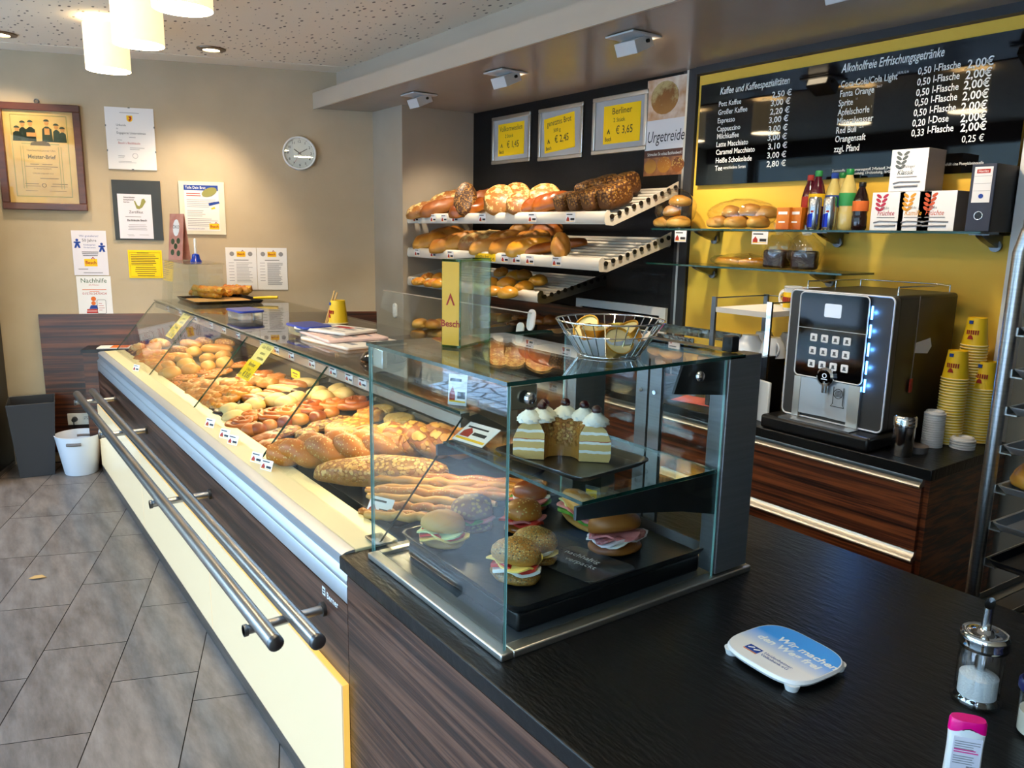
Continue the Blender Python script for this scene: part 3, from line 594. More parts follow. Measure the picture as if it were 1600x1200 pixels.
# framed master craftsman's letter
t = onfar('framed_diploma', 'old illustrated parchment diploma in a dark brown wooden frame on the far wall', 'picture', .05, 2.072)
frame(t, .50, .675, .045, .03, 'frame_wood')
sheet(t, -.21, -.30, .21, .30, 'parchment', -.006, .004, 'parchment')
mb = MB()
for a, b in (((-.165, .262), (.165, .266)), ((-.165, -.252), (.165, -.248)), ((-.165, -.25), (-.161, .264)), ((.161, -.25), (.165, .264)), ((-.11, .083), (.11, .088)), ((-.12, -.2), (-.117, .07)), ((-.105, -.2), (-.102, .07)), ((.102, -.2), (.105, .07)), ((.117, -.2), (.12, .07))): mb.box((a[0], -.0112, a[1]), (b[0], -.0105, b[1]))
part('border', mb, 'olive', t)
mb = MB()                                                       # six craftsmen behind a bench, simple shapes
for x, h, w_ in ((-.13, .085, .055), (-.095, .12, .05), (-.05, .125, .06), (.045, .135, .065), (.10, .11, .045), (.135, .09, .045)):
    mb.prism([(x-w_/2, .10), (x+w_/2, .10), (x+w_*.42, .10+h*.6), (x+w_*.12, .10+h*.72), (x-w_*.12, .10+h*.72), (x-w_*.42, .10+h*.6)], 'y', -.0115, -.0105)
    mb.prism([(x+.017*math.cos(R(a)), .10+h*.95+.014*math.sin(R(a))) for a in range(0, 181, 30)], 'y', -.0125, -.0105)
part('figures', mb, 'dark_green', t)
mb = MB()
for x, h in ((-.13, .085), (-.095, .12), (-.05, .125), (.045, .135), (.10, .11), (.135, .09)):
    mb.prism([(x+.0125*math.cos(R(a)), .10+h*.87+.015*math.sin(R(a))) for a in range(0, 360, 30)], 'y', -.012, -.0105)
mb.box((-.075, -.0122, .13), (-.02, -.0105, .155)); mb.box((.03, -.0122, .145), (.06, -.0105, .185)); part('faces', mb, 'face_tan', t)
mb = MB(); mb.prism([(-.06, .075), (.06, .075), (.05, .095), (.02, .105), (-.03, .1), (-.055, .092)], 'y', -.0118, -.0105); part('bench_goods', mb, 'sepia', t)
for s, z, h in (('Handwerkskammer Ulm', .038, .017), ('im Bäckerhandwerk', -.075, .013), ('Urkunde ausgestellt wird', -.105, .012)): text(t, s, h, 0, z, 'sepia', -.0108, align='CENTER')
text(t, 'Meister-Brief', .036, 0, -.008, 'sepia', -.0108, align='CENTER', bold=.02, sx=.85)
lines(t, [(-.07, -.045, .05, .003), (.0, -.045, .06, .003), (-.1, -.06, .19, .003), (-.02, -.135, .11, .003), (-.11, -.17, .08, .003), (.05, -.17, .09, .003), (-.11, -.185, .09, .002), (.04, -.185, .1, .002), (-.11, -.215, .07, .002), (.03, -.215, .1, .002)], 'sepia', -.0106)
mb = MB(); mb.tube([(.012*math.cos(R(a)), -.0108, -.178+.012*math.sin(R(a))) for a in range(0, 360, 24)], .0015, 6, closed=True); part('seal', mb, 'sepia', t)
mb = MB(); mb.box((-.205, -.013, -.295), (.205, -.0115, .295)); part('glass', mb, 'glass_clear', t)
mb = MB(); mb.tube([(.0+.013*math.cos(R(a)), -.012, .352+.013*math.sin(R(a))) for a in range(0, 360, 24)], .004, 8, closed=True); mb.box((-.008, -.014, .33), (.008, -.008, .343)); part('hanger', mb, 'steel_dark', t)
# frameless certificate
t = onfar('certificate', 'white frameless certificate with small coat of arms and red line of type', 'certificate', .595, 2.216)
sheet(t, -.15, -.2, .15, .2, 'paper', 0, .006, 'sheet'); mb = MB()
for x, z in ((0, .199), (0, -.199), (.149, .08), (.149, -.08), (-.149, .08), (-.149, -.08)): mb.cbox((x, -.004, z), (.012, .01, .006) if abs(x) < .1 else (.006, .01, .012))
part('clip', mb, 'steel_dark', t)
mb = MB(); mb.prism([(-.018, .15), (.018, .15), (.018, .122), (.01, .112), (0, .108), (-.01, .112), (-.018, .122)], 'y', -.0075, -.006); part('crest', mb, 'logo_yellow', t)
mb = MB(); mb.prism([(-.006, .144), (.012, .144), (.012, .128), (.003, .114), (-.008, .12), (.002, .13)], 'y', -.0085, -.0075); part('crest_animal', mb, 'logo_red', t)
for s, h, x, z, m_ in (('Urkunde', .02, -.085, .08, 'ink'), ('für', .012, -.085, .06, 'ink'), ('Engagierte Unternehmen', .021, -.085, .03, 'ink'), ('Besch’s Backhäusle', .021, -.08, -.035, 'ink_red')): text(t, s, h, x, z, m_, -.0068, sx=.85)
lines(t, [(-.06, .165, .12, .003), (-.01, .008, .04, .003), (-.085, -.012, .03, .003), (-.01, -.06, .09, .003), (-.01, -.07, .06, .003), (-.085, -.115, .04, .003), (-.085, -.125, .035, .002), (-.085, -.15, .08, .002), (-.085, -.157, .11, .002)], 'ink_grey', -.0066)
mb = MB(); mb.tube([(.02+.016*math.cos(R(a)), -.0068, -.11+.016*math.sin(R(a))) for a in range(0, 360, 24)], .001, 6, closed=True); part('seal', mb, 'ink_grey', t)
# certificate on the dark board
t = onfar('certificate', 'white certificate sheet mounted low on a dark grey board', 'certificate', .606, 1.746)
sheet(t, -.152, -.2, .152, .2, 'board_grey', 0, .008, 'board'); sheet(t, -.122, -.19, .09, .108, 'paper_lilac', -.008, .001)
for s, h, x, z, m_ in (('Generationen-', .014, -.085, .082, 'ink'), ('kompetenter', .014, -.085, .066, 'ink'), ('Service', .014, -.085, .05, 'ink'), ('Zertifikat', .026, -.055, -.02, 'ink'), ('Backhäusle Besch', .0195, -.07, -.073, 'ink')): text(t, s, h, x, z, m_, -.0095, bold=.02 if h < .02 else 0, sx=.9)
mb = MB(); mb.prism([(-.02, .062), (-.012, .064), (0, .035), (.012, .028), (.02, .04), (.03, .075), (.045, .08), (.055, .06), (.03, .02), (.01, .008), (-.006, .012)], 'y', -.0105, -.009); part('hand_emblem', mb, 'olive', t)
lines(t, para(-.08, -.045, .13, 1)+para(-.075, -.098, .135, 4, .011, .003, 3, True)+[(-.075, -.165, .04, .002), (.0, -.165, .06, .002), (-.07, -.172, .04, .002)], 'ink_grey', -.0091)
# framed sheet about sharing bread
t = onfar('framed_notice', 'framed notice with blue heading bar and green leaf drawing on cream mount', 'notice', 1.022, 1.772)
sheet(t, -.148, -.18, .148, .18, 'mat_board', 0, .008, 'mount'); sheet(t, -.115, -.155, .11, .158, 'paper', -.008, .001)
sheet(t, -.115, .12, .108, .156, 'ink_blue', -.009, .0008, 'heading_bar')
text(t, 'Teile Dein Brot', .026, -.105, .13, 'ink_white', -.0102, sx=.8)
mb = MB(); mb.prism([(.02+.05*math.cos(R(a))*(1 if 1 else 0)+.03, .11+.03*math.sin(R(a))+.015*math.cos(R(a))) for a in range(0, 360, 24)], 'y', -.0112, -.0098); part('leaf_emblem', mb, 'olive', t)
lines(t, para(-.1, .095, .10, 2, .014, .005, 5), 'ink_red', -.0091); lines(t, para(-.1, .055, .2, 5, .012, .003, 6)+para(-.1, -.02, .13, 4, .012, .003, 7)+para(-.1, -.075, .2, 5, .012, .003, 8), 'ink_grey', -.0091, 'print')
mb = MB(); mb.prism([(.04, .035), (.11, .05), (.115, .035), (.045, .015)], 'y', -.0098, -.009); part('card_drawing', mb, 'ink_blue', t); mb = MB(); mb.prism([(.055, .0), (.08, .012), (.085, -.002), (.06, -.008)], 'y', -.0098, -.009); part('card_drawing', mb, 'logo_yellow', t)
text(t, 'Gemeinsam & Laden', .013, -.1, -.145, 'ink_blue', -.0095); logo(t, .04, -.145, .065, -.0092)
# notices taped to the wall
t = onfar('paper_notice', 'pale notice with two blue jumping figures taped above the tutoring sheet', 'notice', .288, 1.455)
sheet(t, -.107, -.15, .107, .15, 'paper_lilac')
for s, h, z in (('Wir gratulieren!', .018, .108), ('50 Jahre', .027, .076), ('Kindergarten', .014, .05), ('Förderverein', .014, .032)): text(t, s, h, 0, z, 'ink_blue' if h < .02 else 'ink', -.0015, align='CENTER')
for cx, cz in ((-.075, .06), (.075, .035)):
    mb = MB(); mb.prism([(cx+.009*math.cos(R(a)), cz+.026+.009*math.sin(R(a))) for a in range(0, 360, 36)], 'y', -.002, -.001)
    mb.prism([(cx-.022, cz+.008), (cx-.02, cz+.016), (cx+.02, cz+.016), (cx+.022, cz+.008), (cx+.009, cz+.004), (cx+.02, cz-.026), (cx+.008, cz-.028), (cx, cz-.01), (cx-.008, cz-.028), (cx-.02, cz-.026), (cx-.009, cz+.004)], 'y', -.002, -.001); part('jumping_figure', mb, 'ink_blue', t)
lines(t, para(-.06, .004, .12, 3, .012, .004, 9, True)+[(-.08, -.11, .06, .003), (-.05, -.135, .12, .003)], 'ink'); logo(t, -.04, -.09, .08)
t = onfar('paper_notice', 'white tutoring notice with green heading and a drawing of children and books', 'notice', .295, 1.149)
sheet(t, -.107, -.149, .107, .149, 'paper')
text(t, 'Nachhilfe', .043, 0, .105, 'ink_green', -.0015, align='CENTER'); text(t, 'alle Klassen', .014, 0, .085, 'ink_red', -.0015, align='CENTER'); text(t, '01570/2470424', .024, 0, .022, 'ink_red', -.0015, align='CENTER')
lines(t, [(-.075, .055, .15, .004), (-.03, .043, .06, .003), (-.09, -.135, .18, .003)], 'ink_orange')
mb = MB(); mb.prism([(-.01+.016*math.cos(R(a)), .0-.006+.016*math.sin(R(a))) for a in range(0, 360, 30)], 'y', -.002, -.001); mb.prism([(-.012+.014*math.cos(R(a)), -.036+.014*math.sin(R(a))) for a in range(0, 360, 30)], 'y', -.0022, -.001); part('child_face', mb, 'ink_orange', t)
mb = MB(); mb.prism([(-.04, -.075), (.015, -.075), (.008, -.05), (-.03, -.05)], 'y', -.0022, -.001); part('child_shirt', mb, 'ink_blue', t)
mb = MB(); mb.box((-.055, -.002, -.088), (.01, -.001, -.076)); mb.box((-.058, -.002, -.104), (.012, -.001, -.092)); part('book_drawing', mb, 'ink_red', t)
mb = MB(); mb.tube([(.038+p[0], -.0014, -.06+p[1]) for p in rr(.055, .095, .01)], .0012, 6, closed=True); part('paper_drawing', mb, 'ink', t)
lines(t, [(.02, -.04, .02, .003), (.02, -.055, .03, .003), (.02, -.07, .035, .003), (.02, -.085, .02, .003)], 'ink_red', name='print')
t = onfar('paper_notice', 'square bright yellow notice full of small print behind the case glass', 'notice', .63, 1.382)
sheet(t, -.108, -.096, .108, .096, 'paper_yellow')
lines(t, para(-.05, .075, .1, 1)+para(-.09, .062, .18, 7, .0115, .004, 11)+para(-.075, -.025, .15, 5, .014, .004, 12, True), 'ink'); mb = MB(); mb.tube([(-.098, -.0014, .08), (.098, -.0014, .08), (.098, -.0014, -.085), (-.098, -.0014, -.085)], .0008, 5, closed=True); part('border', mb, 'ink', t)
for s, lb in ((1.262, 'allergen list sheet, beside the wall clock corner, first of two'), (1.473, 'allergen list sheet, second of two, next to the bare wall under the clock')):
    t = onfar('paper_notice', 'white ' + lb, 'notice', s, 1.354, 'paired list sheets')
    sheet(t, -.104, -.15, .104, .15, 'paper'); logo(t, -.03, .085, .06)
    for x in (-.062, .062):
        mb = MB(); mb.prism([(x+.016*math.cos(R(a)), .105+.016*math.sin(R(a))) for a in range(0, 360, 30)], 'y', -.002, -.001); part('stamp', mb, 'ink_grey', t)
    lines(t, [(-.05, .06, .1, .004)], 'ink'); k = 3 if s > 1.4 else 2
    lines(t, [(-.085, .04-i*.021, .035, .003) for i in range(7)]+para(-.035, .04, .11, 9*k-4, .021/k, .003, 20+k), 'ink_grey', name='print')
# clock
t = onfar('wall_clock', 'round white wall clock with black numerals and thin red second hand', 'clock', 1.689, 2.169)
ry = Matrix.Rotation(R(90), 4, 'X')
mb = MB(); mb.lathe([(.0, 0), (.114, 0), (.117, .008), (.117, .028), (.112, .036), (.105, .036), (.104, .022)], 48, mx=ry, cap=False); part('case', mb, 'white_plastic', t)
mb = MB(); mb.lathe([(0, .02), (.105, .02), (.105, .022), (0, .022)], 48, mx=ry); part('dial', mb, 'white_matt', t)
for h in range(1, 13):
    a = R(90-30*h); text(t, str(h), .024, .080*math.cos(a), .080*math.sin(a)-.008, 'ink', -.0225, align='CENTER', bold=.01)
mb = MB()
for k in range(60):
    a = R(6*k); rr_ = .097; s_ = .0022 if k % 5 == 0 else .0009; mb.cbox((rr_*math.cos(a), -.0225, rr_*math.sin(a)), (s_*2, .001, s_*2))
part('minute_mark', mb, 'ink', t)
def hand(ang, l, w_, m_, y, nm):
    mb = MB(); mb.box((-w_/2, -y-.0015, -.014), (w_/2, -y, l)); part(nm, mb, m_, t, rot=(0, R(ang), 0))
hand(-54, .046, .006, 'ink', .0245, 'hour_hand'); hand(60, .062, .0045, 'ink', .0265, 'minute_hand'); hand(208, .075, .0016, 'ink_red', .0285, 'second_hand')
mb = MB(); mb.lathe([(0, .031), (.103, .031), (.103, .032), (0, .032)], 40, mx=ry); part('lens', mb, 'glass_clear', t)
# double socket with plug and cord
t = onfar('double_socket', 'white double wall socket on the walnut panel above the white bin', 'socket', .145, .305)
sheet(t, -.082, -.041, .082, .041, 'white_plastic', -.018, .011, 'cover', .003)
for x in (-.036, .036):
    mb = MB(); mb.lathe([(.0, .0292), (.019, .0292), (.021, .031), (.024, .031), (.024, .029)], 24, (0, 0, 0), mx=Matrix.Translation((x, 0, 0)) @ ry); part('outlet', mb, 'white_plastic', t)
    mb = MB(); mb.cyl((x-.009, -.0295, 0), (x-.009, -.031, 0), .003, 8); mb.cyl((x+.009, -.0295, 0), (x+.009, -.031, 0), .003, 8); part('pin_hole', mb, 'socket_black', t)
p = far(.109, .305, .033)
mb = MB(); mb.cyl((0, 0, 0), (0, -.03, 0), .019, 18, 0, .015); mb.tube([(0, -.025, 0), (0, -.034, -.02), (0, -.03, -.06), (0.004, -.012, -.18), (.0, -.014, -.26), (-.02, -.012, -.296), (-.1, -.014, -.300), (-.32, -.014, -.300)], .0035, 8)
solid('power_cord', 'black power plug in the double socket with its cord hanging to the floor', 'cord', mb, 'black_plastic', p, (0, 0, FA))
# switch on the column
t = thing('wall_switch', 'small oval white switch on the pale column beside the bread niche', 'switch', ony(619, 485, CY)+Vector((0, -.001, 0)))
mb = MB(); mb.prism(rr(.055, .105, .026), 'y', -.016, 0); part('cover', mb, 'white_plastic', t, bevel=.005); mb = MB(); mb.prism(rr(.024, .05, .01), 'y', -.022, -.016); part('rocker', mb, 'white_matt', t, bevel=.002)

# ------------------------------------------------------------------ black back wall: clip frames, poster, hatch
def clip(pts, label, head, sub, price, hx, rot=0, ph=(.40, .33)):
    a, b, c, d = [ony(x, y, BY-.012) for x, y in pts]; w_ = ((b-a).length+(c-d).length)/2; h = ((a-d).length+(b-c).length)/2
    t = thing('clip_frame_sign', label, 'sign', (a+b+c+d)/4+Vector((0, .012, 0)), 0, 'aluminium clip frames on the black wall')
    frame(t, w_, h, .024, .014, 'alu'); sheet(t, -w_/2+.01, -h/2+.01, w_/2-.01, h/2-.01, 'grey_board', -.001, .003, 'backing')
    y0 = part('sheet', MB().box((-.15, -.006, -.105), (.15, -.005, .105)), 'paper_yellow', t, rot=(0, R(rot), 0)); y0.location.x = hx
    text(y0, head, .05, 0, .055, 'ink', -.0065, sx=.8 if len(head) > 9 else 1, align='CENTER'); text(y0, sub, .032 if len(sub) < 9 else .018, -.02, .012, 'ink', -.0065, align='CENTER')
    text(y0, price, .062, -.045, -.055, 'ink', -.0065, sx=.85, name='price'); text(y0, 'Besch', .034, -.135, -.09, 'ink', -.0065, sx=.7, bold=.01, name='maker_name')
    mb = MB(); mb.prism([(-.118, -.05), (-.105, -.022), (-.092, -.05), (-.098, -.05), (-.105, -.034), (-.112, -.05)], 'y', -.0075, -.0063); part('roof_mark', mb, 'ink', y0)
clip([(768, 184), (828, 174), (828, 249), (768, 260)], 'clip frame with yellow sheet advertising wholegrain rolls at 1,45', 'Vollkornwecken', '2 Stück', '€ 1,45', .0)
clip([(841, 172), (911, 158), (909, 246), (840, 252)], 'clip frame with tilted yellow sheet advertising wet-baked bread at 2,45', 'genetztes Brot', '500 g', '€ 2,45', -.01, -4)
clip([(926, 155), (1012, 138), (1009, 234), (924, 243)], 'clip frame with yellow sheet advertising doughnuts at 3,65', 'Berliner', '2 Stück', '€ 3,65', .02)
a, b, c, d = [ony(x, y, BY-.002) for x, y in ((1014, 141), (1077, 128), (1072, 259), (1007, 262))]
t = thing('bread_poster', 'tall ancient grain bread poster with torn loaf photo beside the clip frames', 'poster', (a+b+c+d)/4); W_, H_ = .30, .50
sheet(t, -W_/2, -H_/2, W_/2, H_/2, 'bread_photo', -.004); sheet(t, -W_/2, -.13, W_/2, .04, 'paper', -.005, .0004, 'title_band'); sheet(t, -W_/2, -.155, W_/2, -.115, 'frame_wood', -.0055, .0004, 'slogan_band'); sheet(t, -W_/2, -H_/2, W_/2, -.155, 'bread_photo2', -.005, .0005, 'photo')
for x, z, r, m_ in ((-.02, .15, .1, 'crust_floured'), (-.1, -.2, .045, 'crust_gold'), (.0, -.195, .05, 'crust_sesame'), (.1, -.2, .045, 'crust_seeded')):
    mb = MB(); mb.prism([(x+r*math.cos(R(k)), z+r*.85*math.sin(R(k))) for k in range(0, 360, 20)], 'y', -.0062, -.0052); part('bread_picture', mb, m_, t)
text(t, 'Urgetreide', .085, 0, -.075, 'ink', -.0062, sx=.72, align='CENTER', shear=.2); text(t, 'Schmecken Sie echtes Backhandwerk!', .024, 0, -.145, 'ink_white', -.0062, sx=.68, align='CENTER')
a, b = ony(904, 465, BY), ony(1044, 478, BY)
t = thing('hatch_frame', 'white rectangular frame on the black wall behind the wire basket', 'frame', ((a.x+b.x)/2, BY, a.z-.3))
mb = MB(); w_ = b.x-a.x
for q0, q1 in (((-w_/2, .255), (w_/2, .30)), ((-w_/2, -.25), (-w_/2+.045, .255)), ((w_/2-.045, -.25), (w_/2, .255))): mb.box((q0[0], -.02, q0[1]), (q1[0], -.001, q1[1]))
part('frame', mb, 'white_matt', t); mb = MB(); mb.box((-w_/2+.045, -.006, -.25), (w_/2-.045, -.001, .255)); part('panel', mb, 'black_panel', t)

# ------------------------------------------------------------------ menu board
A, B = ony(1095.6, 133.75, BY-.03), ony(1087, 290, BY-.03); bx0, bz1, bz0 = (A.x+B.x)/2, A.z, B.z; bx1 = ony(1590, 258, BY-.03).x
t = thing('menu_board', 'wide glossy black drinks menu board on the yellow wall', 'menu board', (bx0, BY-.03, bz0)); BW, BH = bx1-bx0, bz1-bz0
mb = MB(); mb.box((0, 0, 0), (BW, .024, BH)); part('panel', mb, 'black_gloss', t)
def mt(s, px, py, h, m_='ink_white', sx=.74, shear=.0, bold=.0, align='LEFT', name='footnote'):
    q = ony(px, py, BY-.03); text(t, s, h, q.x-bx0, q.z-bz0, m_, -.0012, sx, shear, align, bold=bold, name=name)
hh = .035
mt('Kaffee und Kaffeespezialitäten', 1125, 148, .046, shear=.22, sx=.71, bold=.012, name='coffee_heading')
L_ = [('Pott Kaffee', 1123, 167, '2,50 €', 1206, 153), ('Großer Kaffee', 1122, 180, '3,00 €', 1204, 166), ('Espresso', 1121, 193, '2,20 €', 1203, 179.5), ('Cappuccino', 1120, 206, '3,00 €', 1201, 192.5), ('Milchkaffee', 1120, 217.5, '3,00 €', 1200, 206.5), ('Latte Macchiato', 1119, 230, '3,00 €', 1199, 220), ('Caramel Macchiato', 1118.5, 242, '3,10 €', 1199.5, 233.5), ('Heiße Schokolade', 1118, 255, '3,00 €', 1198, 247.5), ('Tee', 1117, 267, '2,80 €', 1197.5, 261)]
for n_, x, y, p_, x2, y2 in L_: mt(n_, x, y, hh, sx=.855, bold=.01, name='coffee_names'); mt(p_, x2, y2, .037, sx=1.08, bold=.015, name='coffee_prices')
mt('verschiedene Sorten', 1130, 264.5, .022, name='coffee_names')
mt('Alkoholfreie Erfrischungsgetränke', 1315, 114, .050, shear=.22, sx=.62, bold=.012, name='drinks_heading')
N_ = [('Coca-Cola/Cola Light', 1313.5, 137, '0,50', 1434, 117, 'l-Flasche'), ('Fanta Orange', 1312, 152, '0,50', 1432.5, 134, 'l-Flasche'), ('Sprite', 1310, 166.5, '0,50', 1431, 150.5, 'l-Flasche'), ('Apfelschorle', 1309, 181, '0,50', 1429, 166, 'l-Flasche'), ('Mineralwasser', 1307.5, 195, '0,50', 1427, 182, 'l-Flasche'), ('Red Bull', 1306, 209, '0,20', 1425, 198, 'l-Dose'), ('Orangensaft', 1304.5, 222.5, '0,33', 1423.5, 213.5, 'l-Flasche'), ('zzgl. Pfand', 1303, 238, '', 0, 0, '')]
P_ = [(1511, 107), (1508, 124), (1505, 140), (1503, 157), (1501, 174), (1500, 191), (1500, 206)]
for i, (n_, x, y, v_, x2, y2, u_) in enumerate(N_):
    mt(n_, x, y, .038, sx=.74, bold=.01, name='drink_names')
    if v_: mt(v_, x2, y2, .038, sx=.8, bold=.008, name='bottle_sizes'); mt(u_, x2+25, y2-5, .038, sx=.76, bold=.008, name='bottle_sizes'); mt('2,00€', *P_[i], .043, sx=.92, bold=.015, name='drink_prices')
mt('0,25 €', 1502, 223, .036, sx=.85, name='drink_prices')
for s, x, y in (('2,8,10,12,16', 1402, 116), ('3,4,17', 1370, 137), ('16', 1337, 156), ('1', 1361, 168), ('12,16', 1342, 200)): mt(s, x, y, .013, name='additive_marks')
mt('Zusatzstoffe: 1=Konservierungsstoff, 2=Farbstoff, 3=Antioxidationsmittel, 4=Süßungsmittel, 10=enthält eine Phenylalaninquelle', 1300, 269, .0155, sx=.78); mt('12=koffeinhaltig, 13=chininhaltig, 16=Säuerungsmittel, 17=Stabilisator, 18=Taurin', 1322, 273.5, .0155, sx=.8)

# ------------------------------------------------------------------ bread and pastry shapes
def bun(name, a, b, h, seed=0, amp=.05, sub=3, score=None, foot=.3, pw=.85, fq=1.6, sq=1):
    bm = bmesh.new(); bmesh.ops.create_icosphere(bm, subdivisions=sub, radius=1); o = Vector((seed*3.7, seed*1.3, seed*2.1))
    for v in bm.verts:
        n = v.co.normalized(); k = 1+amp*2*noise.noise(n*fq+o)+amp*.6*noise.noise(n*5+o)
        z = n.z**pw*(1-foot) if n.z > 0 else -abs(n.z)**.5*foot
        g_ = lambda c: math.copysign(abs(c)**sq, c)
        p = Vector((a*g_(n.x)*k, b*g_(n.y)*k, h*z*(k if n.z > 0 else 1)))
        if score and n.z > .1: p.z -= score(p.x/a, p.y/b)*h
        p.z += h*foot; v.co = p
    me = bpy.data.meshes.new(name); bm.to_mesh(me); bm.free()
    for p in me.polygons: p.use_smooth = True
    return me
def groove(slots, d=.12, w_=.10):
    def f(x, y):
        s = 0
        for (cx, cy, ang, ln) in slots:
            u = (x-cx)*math.cos(ang)+(y-cy)*math.sin(ang); t = -(x-cx)*math.sin(ang)+(y-cy)*math.cos(ang)
            if abs(u) < ln: s = max(s, math.exp(-(t/w_)**2)*(1-(u/ln)**4))
        return s*d
    return f
def tubemesh(name, paths, seg=10, flat=1, jitter=0, z0=True):
    mb = MB()
    for pth, r in paths: mb.tube(pth, r, seg, flat=flat)
    if jitter: mb.v = [tuple(Vector(p)*(1)+Vector((noise.noise(Vector(p)*40), noise.noise(Vector(p)*40+Vector((9, 1, 2))), noise.noise(Vector(p)*40+Vector((3, 7, 5)))))*jitter) for p in mb.v]
    m = min(p[2] for p in mb.v); mb.v = [(p[0], p[1], p[2]-m) for p in mb.v]
    return mb.mesh(name, [])
def spiral(r0, turns, r, seed=0, n=70):
    P = [];
    for i in range(n+1):
        t = i/n; a = 2*math.pi*turns*t+seed; q = r0*(.12+.88*t); P.append((q*math.cos(a), q*math.sin(a), .012*(1-t)))
    return P, [r*(.75+.25*math.sin(i*.9+seed)*.25) if 2 < i < n-2 else r*.5 for i in range(n+1)]
def croissant(L=.075, r=.026):
    P, Q = [], []
    for i in range(41):
        t = -1+i/20; P.append((L*math.sin(t*1.15), .05*(1-math.cos(t*1.15))*1.3, .0)); Q.append(max(.006, r*(1-abs(t)**1.6*.8)*(1+.10*math.cos(t*17))))
    return P, Q
def braid(L, r, w_, turns=2.2, n=60, strands=3):
    o = []
    for s in range(strands):
        P, Q = [], []
        for i in range(n+1):
            t = i/n; a = 2*math.pi*(turns*t+s/strands); k = math.sin(math.pi*min(max(t, .03), .97))**.45
            P.append((L*(t-.5), w_*k*math.sin(a), .6*w_*k*math.sin(2*a)+r*.2)); Q.append(r*(.55+.45*k))
        o.append((P, Q))
    return o
def stick(L, r, wob=.004, seed=0, n=24):
    return [(L*(i/n-.5), wob*math.sin(i*.9+seed), wob*.5*math.cos(i*1.3+seed)) for i in range(n+1)], [r*(.6 if i in (0, n) else 1)*(1+.1*math.sin(i*2.1+seed)) for i in range(n+1)]
SC = groove([(0, 0, 0, .8)]); SC2 = groove([(-.35, 0, 1.2, .8), (.0, 0, 1.2, .9), (.35, 0, 1.2, .8)], .1, .1)
PM = dict(
 oval=bun('roll', .062, .045, .058, 1), oval2=bun('roll', .06, .047, .06, 2, score=SC), round=bun('roll', .05, .05, .055, 3), round2=bun('roll', .052, .049, .058, 4, .07, score=groove([(0, 0, .5, .8), (0, 0, 2.1, .8)], .1)),
 long=bun('long_roll', .13, .042, .055, 5, score=SC2), longs=bun('long_roll', .10, .035, .05, 6, .06), bar=bun('bar', .085, .034, .042, 7, .05, score=SC),
 snail=tubemesh('spiral_pastry', [spiral(.052, 2.6, .0125)], 8, .9), snail2=tubemesh('spiral_pastry', [spiral(.05, 2.3, .013, 2)], 8, .9),
 danish=tubemesh('danish_ring', [spiral(.072, 1.9, .021, 1)], 10, .9, .004), danish2=tubemesh('danish_ring', [spiral(.070, 1.8, .022, 3)], 10, .9, .004),
 croissant=tubemesh('croissant', [croissant()], 12, 1, .003), donut=tubemesh('doughnut', [([(.034*math.cos(R(a)), .034*math.sin(R(a)), 0) for a in range(0, 361, 15)], .018)], 12),
 ball=bun('doughnut_ball', .04, .04, .052, 8, .03, foot=.4), flaky=bun('flaky_pastry', .062, .044, .046, 9, .16, fq=2.4, score=SC2), flaky2=bun('flaky_pastry', .055, .05, .044, 10, .17, fq=2.6),
 nut=bun('nut_pastry', .06, .05, .03, 11, .12, fq=2.5), slab=bun('slab', .10, .07, .05, 12, .05, pw=.3), loafl=bun('loaf', .15, .09, .10, 13, .05, 4, score=groove([(-.4, 0, 1.1, .9), (0, 0, 1.1, .9), (.4, 0, 1.1, .9)], .07, .1)),
 loafr=bun('loaf', .14, .13, .10, 14, .05, 4), loafd=bun('loaf', .15, .07, .09, 15, .05, 4, pw=.6), loafp=bun('loaf', .085, .058, .12, 16, .035, 4, pw=.35, foot=.45, sq=.45),
 golden=bun('golden_loaf', .13, .085, .10, 17, .05, 4, score=groove([(-.3, 0, .9, .9), (.25, 0, .9, .9)], .08, .12)), cut=bun('half_loaf', .07, .06, .10, 18, .06, 3),
)
def item(name, label, cat, mesh, mat_, loc, rz=0, group=None, scale=1, tilt=0, rot=None):
    key = (mesh, mat_)
    if key not in ITEM:
        me = PM[mesh].copy(); me.materials.clear(); me.materials.append(G(mat_)); ITEM[key] = me
    o = bpy.data.objects.new(name, ITEM[key]); col.objects.link(o); o.location = loc
    o.rotation_euler = rot if rot else (Matrix.Rotation(tilt, 3, 'X') @ Matrix.Rotation(rz, 3, 'Z')).to_euler()
    o.scale = (scale,)*3 if not hasattr(scale, '__len__') else scale
    return tag(o, label, cat, group)
ITEM = {}
TILT = math.atan(DK)
def row(name, tmpl, cat, group, meshes, mats, pts, lift=0, rz=(0, .5), sc_=1.0):
    """a row of single pastries on the inclined deck, listed from the far wall towards the cash desk"""
    rnd = random.Random(len(pts)*7+len(tmpl)); meshes = meshes.split(); mats = mats.split()
    for i, p in enumerate(pts):
        m_ = meshes[i % len(meshes)]; s_ = sc_*rnd.uniform(.93, 1.07)*(p[2] if len(p) > 2 else 1)
        h = max(v.co.z for v in PM[m_].vertices)*s_ if m_ not in HT else HT[m_]*s_; HT.setdefault(m_, h/s_)
        q = slope(p[0], p[1], DY, DZ, DK, lift+h*.5+.008); q.z -= h*.5-.001
        q.x = max(q.x, -5.60); q.y = max(q.y, .965)
        item(name, tmpl.format(ORD[i]), cat, m_, mats[i % len(mats)], q, rnd.uniform(rz[0]-rz[1], rz[0]+rz[1]), group, s_, TILT)
HT = {}
W2 = 'from the far wall'
row('seeded_roll', 'dark seeded roll in the far corner of the glass counter, {} '+W2, 'bread roll', 'dark seeded rolls', 'round round2', 'crust_dark_seed', [(189, 551), (207, 554), (198, 563)])
